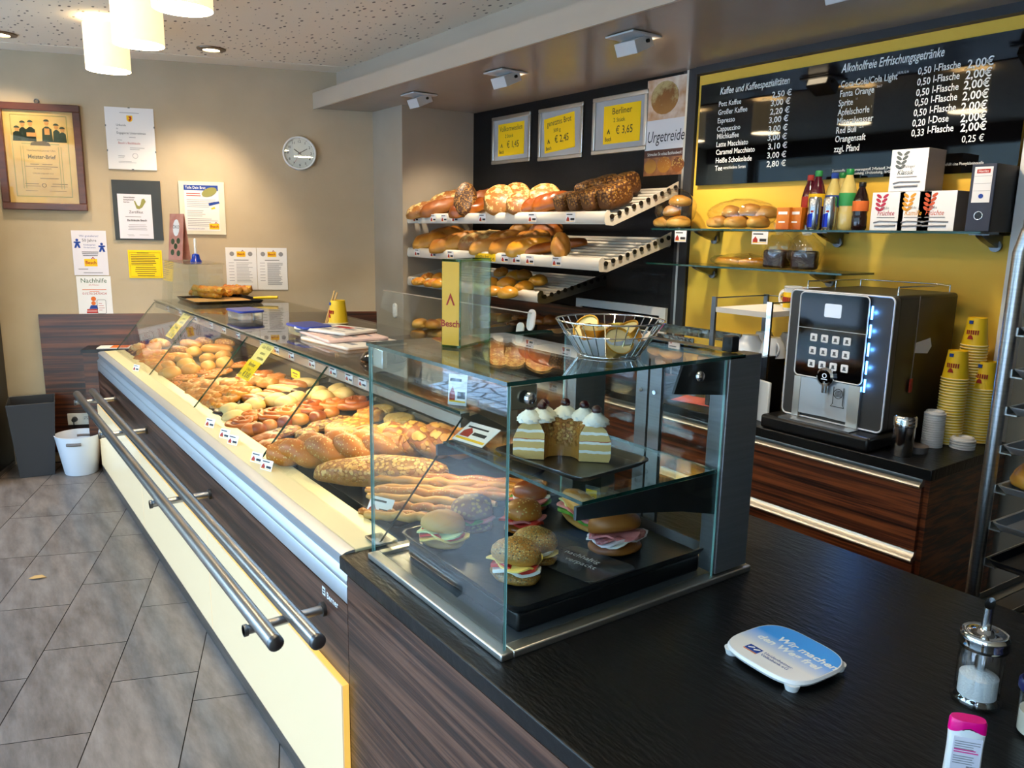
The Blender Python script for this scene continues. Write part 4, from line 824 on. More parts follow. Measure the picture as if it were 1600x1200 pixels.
row('floured_bun', 'round floured bun behind the far end of the glass, {} '+W2, 'bun', 'floured buns at the far end', 'round2 oval round', 'crust_floured crust_gold', [(213, 541), (226, 550), (236, 530, 1.15), (240, 541), (255, 537)], .012)
row('cheese_stick', 'twisted golden cheese roll in the far tray, {} '+W2, 'bread roll', 'cheese rolls', 'bar longs', 'crust_cheese', [(213, 569), (222, 561), (232, 566), (241, 553), (250, 570), (258, 561), (272, 556)], .004, (.9, .3))
row('baguette_roll', 'long seeded baguette roll along the back of the far tray, {} '+W2, 'bread roll', 'baguette rolls at the back', 'longs long', 'crust_seeded crust_gold', [(280, 546), (299, 537), (320, 533), (340, 544), (352, 535)], .02, (.35, .15))
row('wheat_roll', 'oval wheat roll in the middle of the far tray, {} '+W2, 'bread roll', 'oval wheat rolls, middle rows', 'oval oval2', 'crust_oval crust_pale', [(263, 571), (270, 581), (288, 559), (292, 568), (299, 576), (304, 549), (325, 559), (326, 571), (350, 555), (352, 566)], .006, (.2, .3))
row('wheat_roll', 'oval wheat roll at the front edge of the far tray, {} '+W2, 'bread roll', 'oval wheat rolls, front row', 'oval', 'crust_oval', [(228, 578, 1.05), (237, 588, 1.1), (262, 583)], 0, (.15, .15))
row('cinnamon_snail', 'flat spiral cinnamon snail behind the first glass seam, {} '+W2, 'spiral pastry', 'cinnamon snails', 'snail snail2', 'crust_donut', [(247, 601), (254, 592), (264, 588), (267, 604), (284, 590), (297, 589), (308, 594), (318, 581), (331, 586), (338, 580), (352, 580), (366, 571), (377, 569)], .002, (0, 3), .95)
row('flaky_pastry', 'flour dusted flaky pastry in front of the cinnamon snails, {} '+W2, 'pastry', 'dusted flaky pastries', 'flaky flaky2', 'crust_flaky', [(268, 611), (279, 624), (284, 604), (291, 616), (301, 624), (304, 605), (316, 613), (318, 601), (331, 617), (332, 602), (346, 608), (347, 598), (362, 611), (361, 599), (376, 603), (390, 596)], .002, (.5, .8))
row('croissant', 'dusted croissant near the second glass seam, {} '+W2, 'croissant', 'croissants', 'croissant', 'crust_butter crust_flaky', [(303, 640), (319, 633), (333, 641), (352, 627), (368, 618), (381, 612)], 0, (.6, .5))
row('chocolate_ring', 'dark chocolate ring beside the croissants, {} '+W2, 'doughnut', 'chocolate rings', 'donut', 'crust_choco', [(314, 647), (340, 640), (352, 645)], 0)
row('filled_slice', 'sugared fruit slice stacked behind the croissants, {} '+W2, 'pastry', 'sugared slices', 'flaky2 flaky', 'crust_glaze crust_flaky', [(384, 590), (402, 594), (412, 586), (418, 596), (432, 590)], .012, (.4, .3))
row('dipped_bar', 'chocolate dipped bar with pale end under the light tube, {} '+W2, 'pastry', 'dipped bars', 'bar', 'crust_white crust_glaze', [(394, 611), (396, 622), (416, 619), (427, 614), (438, 607), (441, 598), (455, 609), (462, 600), (477, 597)], 0, (.35, .15))
row('chocolate_bar', 'dark chocolate coated bar lying between the pale bars, {} '+W2, 'pastry', 'chocolate coated bars', 'bar', 'crust_choco', [(406, 627), (430, 625), (447, 619), (468, 612), (440, 590)], 0, (.35, .15), .95)
row('flour_bun', 'white floured bun behind the pudding rings, {} '+W2, 'bun', 'white floured buns', 'oval round', 'crust_white', [(361, 640), (360, 652), (399, 632), (381, 640), (434, 624), (464, 621), (448, 628), (497, 613), (506, 620), (528, 608), (538, 615)], .004, (.25, .2), 1.03)
row('pudding_ring', 'large golden spiral pastry with pudding leaning in the middle row, {} '+W2, 'spiral pastry', 'pudding spirals', 'danish danish2', 'crust_filling crust_donut', [(374, 660), (389, 650), (428, 645), (453, 641), (484, 634), (520, 630), (554, 628)], .008, (.3, .5), 1.0)
row('doughnut_ball', 'round brown doughnut ball in front of the pudding spirals, {} '+W2, 'doughnut', 'doughnut balls', 'ball', 'crust_donut crust_lye', [(382, 673), (404, 669), (422, 664), (448, 658), (470, 655), (497, 650), (519, 644)], 0, (0, 3), .92)
row('nut_pastry', 'nut topped flat pastry before the balls, {} '+W2, 'pastry', 'nut topped pastries', 'nut', 'crust_nutmix', [(437, 676), (452, 672), (480, 675), (500, 664), (514, 661), (530, 656), (556, 656), (570, 650)], 0, (0, 1))
row('iced_slice', 'white iced slice at the front before the nut pastries, {} '+W2, 'pastry', 'iced slices', 'nut', 'crust_glaze', [(402, 686), (412, 694), (420, 681)], 0, (.3, .5), .95)
row('raisin_danish', 'yellow crumble danish beside the end of the slanted glass, {} '+W2, 'pastry', 'crumble danishes', 'nut flaky2', 'crust_cheese', [(566, 655), (578, 648), (588, 640)], .004, (0, 1), 1.1)
row('crumb_square', 'pale crumb cake square behind the glass cube, {} '+W2, 'cake', 'crumb cake squares', 'slab', 'crust_crumb', [(598, 640, .8), (625, 656, .95)], .01, (.1, .1), .8)
def deckitem(name, label, cat, mesh, mats, p, rz, h, lift=0, group=None):
    q = slope(p[0], p[1], DY, DZ, DK, lift+h*.5+.008); q.z -= h*.5
    o = solid(name, label, cat, mesh, mats, q, (Matrix.Rotation(TILT, 3, 'X') @ Matrix.Rotation(rz, 3, 'Z')).to_euler(), group); return o
def with_mat(me, m_): me.materials.clear(); me.materials.append(G(m_)); return me
def tray(name, label, cat, w_, d_, p, m_, lip=.018, rz=0, tilt=TILT, r=.025, group=None):
    mb = MB(); n = 5; o = rr(w_, d_, r, n); i1 = rr(w_-.012, d_-.012, r-.004, n); i0 = rr(w_-.03, d_-.03, r-.006, n)
    k = len(o); V = [(x, y, lip) for x, y in o]+[(x, y, lip) for x, y in i1]+[(x, y, .002) for x, y in i0]+[(x, y, 0) for x, y in i0]+[(x, y, lip-.003) for x, y in o]
    F = []
    for a, b in ((0, 1), (1, 2), (4, 0), (3, 4)):
        for j in range(k): F.append((a*k+j, a*k+(j+1) % k, b*k+(j+1) % k, b*k+j))
    mb.add(V, F, 0, True); b0 = 0; mb.f.append([2*k+j for j in range(k)]); mb.m.append(0); mb.s.append(False); mb.f.append([3*k+j for j in range(k)][::-1]); mb.m.append(0); mb.s.append(False)
    return solid(name, label, cat, mb, m_, p, (Matrix.Rotation(tilt, 3, 'X') @ Matrix.Rotation(rz, 3, 'Z')).to_euler(), group)
for i, (xa, xb) in enumerate(((-5.64, -4.72), (-4.70, -3.74), (-3.72, -3.22), (-3.20, -2.86), (-2.84, -2.42), (-2.40, -1.90))):
    tray('baking_tray', 'black baking tray on the display deck under the ' + ('wheat rolls', 'flaky pastries and croissants', 'pudding spirals', 'nut pastries', 'braided loaves', 'bread sticks')[i], 'tray', xb-xa, .58, ((xa+xb)/2, 1.26, DZ+DK*(1.26-DY)+.0005), 'black_tray', group='display trays')
p = slope(455, 712, DY, DZ, DK, .02); tray('cake_tray', 'small shiny steel tray holding the folded puff pastry', 'tray', .26, .30, (p.x, p.y, DZ+DK*(p.y-DY)+.006), 'steel_smooth', .012, .08)
me = bun('strudel', .11, .07, .055, 21, .1, 4, groove([(0, .1, .2, .9)], .15, .2), pw=.5); deckitem('puff_strudel', 'pale folded puff pastry parcel on the small steel tray', 'pastry', with_mat(me, 'crust_pale'), None, (468, 706), .2, .055, .012)
p = slope(553, 683, DY, DZ, DK, .02); tray('cake_tray', 'small steel tray under the golden cheese slice', 'tray', .28, .30, (p.x, p.y, DZ+DK*(p.y-DY)+.006), 'steel_smooth', .012, .08)
me = bun('slice', .105, .085, .07, 22, .03, 4, pw=.25, foot=.5); deckitem('cheese_slice', 'thick golden baked cheese slice with browned top on a steel tray', 'cake', with_mat(me, 'crust_cheese'), None, (549, 674), .25, .07, .012)
deckitem('sesame_braid', 'shiny sesame braid loaf behind the slanted glass near the cube', 'bread', with_mat(tubemesh('braid', braid(.48, .042, .034, 1.6), 12), 'crust_sesame'), None, (530, 707), .85, .09, .012)
deckitem('almond_braid', 'braided loaf covered with flaked almonds seen through the cube', 'bread', with_mat(tubemesh('braid', braid(.56, .04, .034, 1.9), 12, 1, .004), 'crust_almond'), None, (662, 693), .52, .09, .01)
deckitem('nut_loaf', 'long nut crusted strudel loaf with cut end near the cube', 'bread', with_mat(bun('loaf', .23, .065, .085, 23, .05, 4, pw=.6), 'crust_nut'), None, (597, 733), .72, .085, .01)
SX = [(648, 800, .30), (672, 790, .42), (690, 779, .5), (712, 774, .52), (726, 765, .52), (700, 762, .5), (622, 812, .25), (640, 816, .28), (735, 757, .5)]
for i, (px, py, L) in enumerate(SX):
    q = slope(px, py, DY, DZ, DK, .02+.006*(i % 3)); m_ = with_mat(tubemesh('stick', [stick(L, .0125, .005, i)], 10, 1, .002), 'crust_pale' if i % 2 else 'crust_sesame')
    solid('bread_stick', 'long salted bread stick behind the sandwiches, %s from the slanted glass foot' % ORD[i], 'bread stick', m_, None, q, (0, -.06, .62+.03*((i*5) % 4)), 'bread sticks')

# ------------------------------------------------------------------ price cards along the ledge, on the glass and on the shelves
CARD = {}
def price_card(label, loc, rot, w_=.055, h=.035, group=None, m_='paper', kind=0):
    key = (w_, h, m_, kind)
    if key not in CARD:
        mb = MB(); mb.box((-w_/2, -.001, 0), (w_/2, 0, h)); a = mb.mesh('card', m_)
        mb = MB(); mb.prism([(-w_*.42, h*.14), (-w_*.12, h*.14), (-w_*.12, h*.36), (-w_*.27, h*.62), (-w_*.42, h*.36)], 'y', -.0016, -.001); b = mb.mesh('logo', 'logo_red')
        mb = MB(); mb.box((-w_*.42, -.0014, h*.76), (w_*.2, -.001, h*.86)); mb.box((w_*.0, -.0014, h*.22), (w_*.42, -.001, h*.44)); c = mb.mesh('print', 'ink')
        mb = MB(); mb.box((-w_*.44, -.0018, h*.1), (w_*.44, -.0012, h*.15)); d = mb.mesh('stripe', 'logo_yellow'); CARD[key] = (a, b, c, d)
    t = thing('price_card', label, 'price card', loc, 0, group, rot=rot)
    for nm, me in zip(('card', 'logo', 'print', 'stripe'), CARD[key]): part(nm, me, None, t)
    return t
for i, (px, py) in enumerate(((187, 577), (304, 664), (321, 682), (333, 692), (371, 720), (386, 732))):
    q = onz(px, py, .845); price_card('small white price card standing on the cream ledge, %s from the far wall' % ORD[i], (q.x, min(max(q.y, .83), .90), .828), (R(-20), 0, R(20)), .058, .036, 'ledge price cards')
q = onz(578, 848, .83); tray('stamp_pad', 'little framed price display lying at the near end of the cream ledge', 'price display', .075, .05, (q.x, .875, .8285), 'steel_dark', .008, 0, 0, .006)
for i, px in enumerate((262, 282, 305, 330, 350, 372, 410, 432, 455, 487, 520, 545, 566)):
    py = 467+(px-238)*(580-467)/(580-238)+13; q = ony(px, py, 1.134); price_card('narrow white price card on the upper glass rail, %s from the far wall' % ORD[i], (q.x, 1.1345, TZ-.036), (0, 0, 0), .062, .030, 'rail price cards')
def glass_card(px, py, label, head, mid, foot):
    d = ray(px, py); n = gn; t_ = ((G0-EYE).dot(n))/d.dot(n); q = EYE+d*t_
    ang = math.atan2((G1-G0).z, (G1-G0).y); t = thing('sale_card', label, 'sign', q-gn*.009, 0, None, rot=(ang-R(90), 0, 0))
    sheet(t, -.08, -.003, .08, .095, 'paper_pale', name='upper_card'); sheet(t, -.09, -.095, .07, 0, 'paper_yellow', -.0012, name='lower_card')
    text(t, head, .025, .01, .066, 'ink', -.002, align='CENTER', sx=.85); text(t, 'unsere', .022, .01, .038, 'ink', -.002, align='CENTER'); text(t, mid, .022, .02, .012, 'ink', -.002, align='CENTER', sx=.85)
    text(t, foot, .03, -.01, -.03, 'ink', -.003, align='CENTER', sx=.85); text(t, '2 Stück', .017, -.01, -.052, 'ink', -.003, align='CENTER'); text(t, '€ 3,65', .034, .005, -.084, 'ink', -.003, align='CENTER', bold=.01); text(t, 'Besch', .02, -.085, -.084, 'ink', -.003, sx=.6)
glass_card(278, 506, 'yellow sale card hung inside the slanted glass nearer the far wall', 'Gute Woche', 'empfehlen', 'Wecken')
glass_card(398, 563, 'larger looking yellow sale card on the glass above the croissants', 'Gute Woche', 'empfehlen', 'Berliner')
q = slope(462, 586, DY, DZ, DK, .05); t = thing('shelf_note', 'orange folded price note standing behind the chocolate bars', 'price card', q); sheet(t, -.06, -.02, .06, .025, 'paper_yellow')
lines(t, [(-.04, .005, .07, .006), (-.03, -.008, .05, .004)], 'ink')
t = price_card('white price card by the bread sticks at the end of the counter', slope(588, 808, DY, DZ, DK, .03), (R(-35), 0, R(25)), .085, .06)

# ------------------------------------------------------------------ bread shelves in the niche
BF, BB = 2.66, 3.16                                             # shelf front and back
def bread_shelf(label, xr_f, xr_b, zf, zb, dark=False, yf=BF):
    t = thing('bread_shelf', label, 'shelf', (NX, yf, zf), 0, 'inclined bread shelves'); k = (zb-zf)/(BB-yf)
    W_ = xr_f-NX; D_ = BB-yf; H_ = zb-zf
    mb = MB(); mb.prism([(0, .0), (-.008, .012), (-.006, .05), (.004, .062), (.016, .064), (.02, .056), (.012, .05), (.012, .012)], 'x', .002, W_-.015); part('front_lip', mb, 'white_shelf', t)
    mb = MB(); mb.prism([(0, -.004), (-.01, .012), (-.01, .05), (.006, .068), (.022, .066), (.04, .03), (D_, H_+.05), (D_, H_-.02), (.05, -.006)], 'x', W_-.015, W_-.011); part('side_plate', mb, 'steel_dark' if dark else 'white_shelf', t)
    mb = MB(); mb.prism([(0, 0), (0, .06), (D_, H_+.05), (D_, H_-.02)], 'x', .002, .006); part('side_plate', mb, 'white_shelf', t)
    n = 10
    for i in range(n):
        y = .035+(D_-.06)*i/(n-1); z = .018+y*k
        mb = MB(); mb.cyl((.006, y, z), (W_-.016, y, z), .0095, 10, 0); mb.cyl((W_-.0105, y, z+.008), (W_-.004, y, z+.008), .0125, 12, 1); part('roller', mb, ['white_shelf', 'black_plastic'], t)
    mb = MB(); mb.box((.006, D_-.03, H_-.03), (W_-.016, D_, H_-.004)); part('rear_rail', mb, 'steel_dark', t)
    return (lambda px, py, h: slope(px, py, yf, zf+.03, k, h)), math.atan(k)
s1, k1 = bread_shelf('upper inclined bread shelf with floured loaves and dark seeded tin loaves', -2.90, -2.9, 1.695, 1.875)
s2, k2 = bread_shelf('middle inclined bread shelf with golden loaves and bare white rollers', -2.93, -2.9, 1.465, 1.615)
s3, k3 = bread_shelf('lower short bread shelf with yellow rolls and dark open side', -3.42, -3.6, 1.265, 1.375, True)
mb = MB(); mb.box((NX-.0, BB-.0, 1.0), (-2.9, BB+.03, 1.02))
def shelf_items(fn, k, data, name, tmpl, cat, group, rnd=random.Random(3)):
    for i, (px, py, m_, mt_, s_, rz, up) in enumerate(data):
        h = max(v.co.z for v in PM[m_].vertices)*s_
        if up:                                                  # leaning against its neighbours, narrow side down
            mm = Matrix.Rotation(rz, 3, 'Z') @ Matrix.Rotation(R(up), 3, 'Y'); q = fn(px, py, max(v.co.x for v in PM[m_].vertices)*s_*math.sin(R(up))+.012); q = q-mm @ Vector((0, 0, h/2)); r = mm.to_euler()
        else:
            q = fn(px, py, h/2+.006); q.z -= h/2; r = (Matrix.Rotation(k, 3, 'X') @ Matrix.Rotation(rz, 3, 'Z')).to_euler()
        q.x = max(q.x, NX+.08+(0 if up else .06*s_)); q.y = min(q.y, BB-.10)
        item(name, tmpl.format(ORD[i]), cat, m_, mt_, q, 0, group, s_, rot=r)
shelf_items(s1, k1, [(668, 325, 'loafl', 'crust_ring', .95, 1.2, 0), (701, 309, 'loafl', 'crust_ring', 1, 1.2, 0), (690, 322, 'loafl', 'crust_brown', .95, 1.25, 0)], 'bread_loaf', 'oval loaf at the niche end of the upper shelf, {} from the niche wall', 'bread', 'oval loaves, upper shelf')
shelf_items(s1, k1, [(727, 310, 'loafl', 'crust_dark_seed', .82, -.7, 58)], 'seeded_loaf', 'dark seeded oval loaf standing upright on the upper shelf', 'bread', None)
shelf_items(s1, k1, [(737, 322, 'loafl', 'crust_lye', .95, 1.2, 0), (757, 307, 'loafl', 'crust_brown', .9, 1.2, 0)], 'bread_loaf', 'smooth brown loaf beside the upright seeded loaf, {} from the niche wall', 'bread', 'brown loaves, upper shelf')
shelf_items(s1, k1, [(780, 311, 'loafr', 'crust_ring', .78, -.75, 52), (806, 304, 'loafr', 'crust_ring', .70, -.75, 48), (812, 316, 'loafr', 'crust_ring', .66, -.8, 42), (850, 305, 'loafr', 'crust_ring', .74, -.8, 40)], 'floured_loaf', 'round loaf with white flour rings, upper shelf, {} from the niche wall', 'bread', 'flour ringed loaves')
shelf_items(s1, k1, [(838, 317, 'golden', 'crust_lye', .85, .9, 0), (866, 313, 'golden', 'crust_lye', .95, .9, 0)], 'rye_loaf', 'glossy brown loaf before the flour ringed loaves, {} from the niche wall', 'bread', 'glossy brown loaves')
shelf_items(s1, k1, [(888, 314, 'loafp', 'crust_dark_seed', .76, 1.5, 0), (910, 312, 'loafp', 'crust_dark_seed', .78, 1.6, 0), (937, 308, 'loafp', 'crust_dark_seed', .95, 1.5, 0), (925, 297, 'loafp', 'crust_dark_seed', .9, 1.6, 0), (965, 304, 'loafp', 'crust_dark_seed', 1, 1.55, 0), (950, 291, 'loafp', 'crust_dark_seed', .95, 1.5, 0), (979, 289, 'loafp', 'crust_dark_seed', 1, 1.6, 0)], 'tin_loaf', 'dark seeded square tin loaf, upper shelf, {} from the niche wall', 'bread', 'seeded tin loaves')
shelf_items(s2, k2, [(669, 374, 'golden', 'crust_gold', 1.05, 1.0, 0), (690, 366, 'golden', 'crust_gold', 1.1, 1.0, 0), (700, 381, 'golden', 'crust_gold', .95, 1.0, 0), (727, 374, 'golden', 'crust_gold', 1.1, 1.0, 0)], 'wheat_loaf', 'golden slashed wheat loaf at the niche end of the middle shelf, {} from the wall', 'bread', 'golden loaves, middle shelf')
shelf_items(s2, k2, [(755, 373, 'loafl', 'crust_floured', 1.05, 1.0, 0)], 'floured_loaf', 'grey floured long loaf lying between golden loaves on the middle shelf', 'bread', None)
shelf_items(s2, k2, [(763, 383, 'golden', 'crust_pale', .9, .9, 0), (792, 371, 'golden', 'crust_gold', .95, .8, 0), (796, 382, 'golden', 'crust_gold', .95, .8, 0), (828, 357, 'golden', 'crust_gold', .8, .5, 0), (834, 370, 'golden', 'crust_gold', .9, .6, 0), (858, 358, 'golden', 'crust_brown', .9, .6, 0)], 'wheat_loaf', 'plump golden loaf in the middle of the middle shelf, {} from the niche wall', 'bread', 'plump golden loaves')
shelf_items(s2, k2, [(830, 383, 'loafl', 'crust_butter', .95, .95, 0), (850, 387, 'longs', 'crust_lye', 1.2, .9, 0), (892, 379, 'longs', 'crust_lye', 1.1, .5, 0)], 'baguette', 'slim shiny loaf near the bare rollers of the middle shelf, {} from the niche wall', 'bread', 'slim loaves, middle shelf')
shelf_items(s2, k2, [(876, 383, 'golden', 'crust_pale', .62, -.7, 62)], 'half_loaf', 'upright half loaf with pale cut face next to the bare rollers', 'bread', None)
shelf_items(s3, k3, [(655, 439, 'oval', 'crust_cheese', .9, .3, 0), (669, 432, 'round2', 'crust_cheese', .95, .3, 0), (676, 441, 'oval', 'crust_cheese', .9, .8, 0), (687, 432, 'oval2', 'crust_butter', .9, .3, 0), (688, 442, 'oval2', 'crust_butter', .95, .3, 0)], 'cheese_roll', 'golden cheese roll at the lower bread shelf end, {} from the niche wall', 'bread roll', 'cheese rolls, lower shelf')
shelf_items(s3, k3, [(769, 440, 'round2', 'crust_butter', .95, .3, 0), (771, 454, 'oval2', 'crust_butter', .95, .5, 0), (784, 424, 'round2', 'crust_sesame', 1, .3, 0), (793, 441, 'oval2', 'crust_butter', 1.1, .2, 0), (795, 456, 'oval2', 'crust_butter', 1.1, .2, 0), (806, 430, 'oval2', 'crust_butter', 1.1, .3, 0), (818, 429, 'oval2', 'crust_gold', 1.1, .2, 0), (820, 447, 'oval2', 'crust_butter', 1.05, .3, 0), (842, 437, 'oval2', 'crust_butter', 1.05, .2, 0)], 'wheat_roll', 'shiny yellow roll beyond the glass block, lower shelf, {} from the niche wall', 'bread roll', 'yellow rolls, lower shelf')
def lip_cards(zf, pts, pos, fold=None, yf=BF):
    n = 0
    for i, (px, py) in enumerate(pts):
        q = ony(px, py, yf-.009); w_, h_ = .075, .05
        price_card('white price card clipped to the %s bread shelf lip, %s from the niche wall' % (pos, ORD[i]), (q.x, yf-.0095, zf+.008), (R(0), 0, 0), w_, h_, 'shelf lip price cards')
lip_cards(1.695, [(650, 347), (677, 345), (694, 344), (711, 343), (754, 341), (832, 337), (892, 332)], 'upper')
lip_cards(1.465, [(652, 395), (677, 397), (704, 398), (789, 404), (807, 405), (828, 407), (870, 411)], 'middle')
q = ony(758, 402, BF-.009); t = thing('sale_strip', 'long yellow sale strip clipped to the middle bread shelf lip', 'sign', (q.x, BF-.0095, 1.474)); sheet(t, -.11, 0, .11, .045, 'paper_yellow'); text(t, 'genetztes Brot', .028, -.1, .018, 'ink', -.0015, sx=.85); text(t, '2,45', .026, .06, .005, 'ink', -.0015, bold=.01)
lip_cards(1.265, [(648, 452), (684, 456)], 'lower')
# roll bin under the shelves with a sheet of guard glass
t = thing('roll_bin', 'low roll bin below the bread shelves behind its tilted guard glass', 'bin', (-3.9, 2.34, .9))
mb = MB(); mb.box((-1.03, .30, -.9), (1.05, .84, .0)); part('cabinet', mb, 'walnut_red', t)
mb = MB(); mb.box((-1.03, .06, .0), (.70, .84, .012)); mb.box((.69, .06, .012), (.70, .84, .17)); mb.box((-.2, .3, .012), (-.19, .84, .15)); part('tray_bottom', mb, 'brick_shelf', t)
mb = MB(); mb.box((-1.03, .82, .0), (.70, .84, .30)); part('back_board', mb, 'walnut', t)
mb = MB(); mb.box((-.95, 0, .0), (.72, .006, .348), 0); mb.box((-.95, -.001, .348), (.72, .007, .354), 1); mx = Matrix.Rotation(R(-12), 4, 'X'); mb.v = [tuple(mx @ Vector(p)) for p in mb.v]; part('guard_glass', mb, ['glass_clear', 'alu'], t)
mb = MB(); mb.box((-1.03, .0, -.9), (.72, .30, -.01)); part('front_base', mb, 'alu', t)
def bin_items(data, name, tmpl, cat, group):
    for i, (px, py, m_, mt_, z) in enumerate(data):
        q = onz(px, py, z); q.y = min(max(q.y, 2.55), 3.1)
        q = ony(px, py, q.y); h = max(v.co.z for v in PM[m_].vertices)
        item(name, tmpl.format(ORD[i]), cat, m_, mt_, (q.x, q.y, q.z-h/2), i*.7, group, 1.15)
bin_items([(654, 522, 'oval', 'crust_gold', .96), (676, 521, 'oval', 'crust_gold', .96), (690, 522, 'oval', 'crust_gold', .96), (657, 506, 'oval', 'crust_pale', 1.03), (676, 507, 'oval', 'crust_gold', 1.03), (690, 506, 'oval', 'crust_pale', 1.03)], 'wheat_roll', 'roll in the bin seen before the glass block, {} of its pile', 'bread roll', 'rolls in the low bin')
bin_items([(766, 517, 'oval', 'crust_pale', .96), (780, 514, 'oval', 'crust_gold', .97), (771, 496, 'longs', 'crust_pale', 1.03), (790, 497, 'longs', 'crust_pale', 1.03)], 'long_roll', 'pale long roll in the shaded bin beyond the glass block, {} of its pile', 'bread roll', 'long rolls in the low bin')
bin_items([(798, 514, 'snail', 'crust_lye', .97), (806, 505, 'snail', 'crust_lye', .99), (814, 496, 'snail2', 'crust_lye', 1.03), (822, 507, 'snail2', 'crust_brown', .98), (845, 500, 'round2', 'crust_lye', 1.0), (862, 500, 'round2', 'crust_brown', 1.0)], 'pretzel_roll', 'dark lye pastry heaped in the shaded bin, {} of its pile', 'pastry', 'lye pastries in the low bin')
for i, (px, py) in enumerate(((830, 500), (812, 520))):
    q = ony(px, py, 2.42); t = solid('white_scoop', 'white rounded scoop leaning at the bin edge, ' + ('upright one' if i == 0 else 'lower tilted one'), 'scoop', MB().prism(rr(.06, .11, .028), 'y', -.004, .004), 'white_plastic', (q.x, 2.42, q.z), (R(-8), 0, 0))

# ------------------------------------------------------------------ back cabinet and coffee machine
cab = thing('drawer_cabinet', 'red-brown veneer drawer cabinet with black worktop and pale grip rails by the yellow wall', 'cabinet', (-2.0, 2.60, 0)); ZB = .905
mb = MB(); mb.box((-.85, .02, .02), (.79, .58, .865)); part('body', mb, 'walnut_red', cab)
mb = MB(); mb.box((-.85, -.03, .867), (.815, .585, .905)); part('worktop', mb, 'worktop_black', cab, bevel=.003)
for xa, xb in ((-.85, -.098), (-.092, .775)):
    for za, zb_, nm in ((.60, .83, 'drawer'), (.31, .565, 'drawer'), (.03, .28, 'drawer')):
        d = part(nm, MB().box((xa+.002, 0, za), (xb-.002, .02, zb_)), 'walnut_red', cab, bevel=.001)
        mb = MB(); mb.prism([(-.012, zb_-.002), (-.016, zb_+.004), (-.012, zb_+.012), (.0, zb_+.018), (.004, zb_+.032), (.02, zb_+.032), (.02, zb_-.002)], 'x', xa+.002, xb-.002); part('grip_rail', mb, 'alu', d)
t = thing('clear_box', 'clear box with an embossed metal rim standing behind the wire basket', 'box', (-2.56, 2.80, ZB))
for a, b in (((-.27, -.16, 0), (-.265, .16, .29)), ((.265, -.16, 0), (.27, .16, .29)), ((-.264, -.16, 0), (.264, -.155, .29)), ((-.264, .155, 0), (.264, .16, .29))): part('side', MB().box(a, b), 'glass_clear', t)
part('rim', MB().box((-.272, -.166, .255), (.272, -.1605, .30)), 'checker', t); part('rim', MB().box((-.272, .1605, .255), (.272, .166, .30)), 'checker', t)
part('knob', MB().lathe([(0, 0), (.018, 0), (.02, .01), (.012, .022), (0, .024)], 18, mx=Matrix.Translation((.06, -.1662, .278)) @ Matrix.Rotation(R(90), 4, 'X')), 'black_plastic', t)
q = onz(978, 632, ZB); solid('pink_sheet', 'pink paper sheet lying on the back worktop, seen through the glass cube', 'paper', MB().box((-.10, -.07, 0), (.10, .07, .003)), 'pink_sheet', (min(q.x, -2.05)*0-2.33, 2.74, ZB+.0005), (0, 0, .2))
# fully automatic coffee machine
ma, mbb = ony(1221, 650, 2.66), ony(1388, 682, 2.66); MX0, MX1 = -1.835, -1.415; MZ = .962; MT = 1.455; MW = MX1-MX0; MH = MT-MZ
cm = thing('coffee_machine', 'black coffee machine with lit white outline and twelve drink keys on the drawer cabinet', 'coffee machine', (MX0, 2.66, ZB))
H0 = MZ-ZB
mb = MB(); mb.box((.012, .028, H0), (MW-.004, .455, H0+MH)); part('housing', mb, 'machine_body', cm, bevel=.014, seg=3)
mb = MB(); mb.box((-.035, -.085, .0), (MW-.0, .455, H0-.002)); part('drip_base', mb, 'black_plastic', cm, bevel=.012)
mb = MB(); mb.prism(rr(MW, MH, .022, 5, MW/2, H0+MH/2), 'y', .0, .03); part('front_door', mb, 'machine_front', cm)
def outline(x0, z0, x1, z1, r, y, rad, m_, nm, par=cm, closed=True):
    mb = MB(); mb.tube([(p[0], y, p[1]) for p in rr(x1-x0, z1-z0, r, 5, (x0+x1)/2, (z0+z1)/2)], rad, 8, closed=closed); return part(nm, mb, m_, par)
outline(.004, H0+.004, MW-.004, H0+MH-.004, .02, -.001, .0032, 'machine_trim', 'trim_line')
SX0, SX1, SZ0, SZ1 = .052, MW-.090, H0+.165, H0+MH-.008
mb = MB(); mb.prism(rr(SX1-SX0, SZ1-SZ0, .018, 5, (SX0+SX1)/2, (SZ0+SZ1)/2), 'y', -.012, .0); scr = part('touch_panel', mb, 'screen_black', cm)
outline(SX0, SZ0, SX1, SZ1, .018, -.012, .0026, 'machine_trim', 'trim_line')
sw = SX1-SX0; cx_ = (SX0+SX1)/2
mb = MB(); mb.prism(rr(.068, .05, .006, 4, cx_, SZ1-.062), 'y', -.0132, -.0118); part('display', mb, 'screen_glow', scr)
mb = MB(); mb.box((SX0+.002, -.0128, SZ1-.135), (SX1-.002, -.0118, SZ1-.133)); part('divider', mb, 'machine_trim', scr)
for r_ in range(3):
    for c_ in range(4):
        x = cx_+(c_-1.5)*.0455; z = SZ1-.168-r_*.050; mb = MB(); mb.prism(rr(.028, .029, .004, 3, x, z), 'y', -.0145, -.0118); mb.box((x-.007, -.0152, z-.008), (x+.007, -.0144, z-.004), 1); mb.box((x-.005, -.0152, z-.004), (x+.005, -.0144, z+.006), 1); part('drink_key', mb, ['key_glow', 'key_print'], scr)
mb = MB(); mb.lathe([(.0, 0), (.035, 0), (.035, .012), (.027, .018), (.026, .012), (0, .012)], 32, mx=Matrix.Translation((cx_, -.012, SZ0+.012)) @ Matrix.Rotation(R(90), 4, 'X')); k_ = part('start_knob', mb, 'chrome', cm)
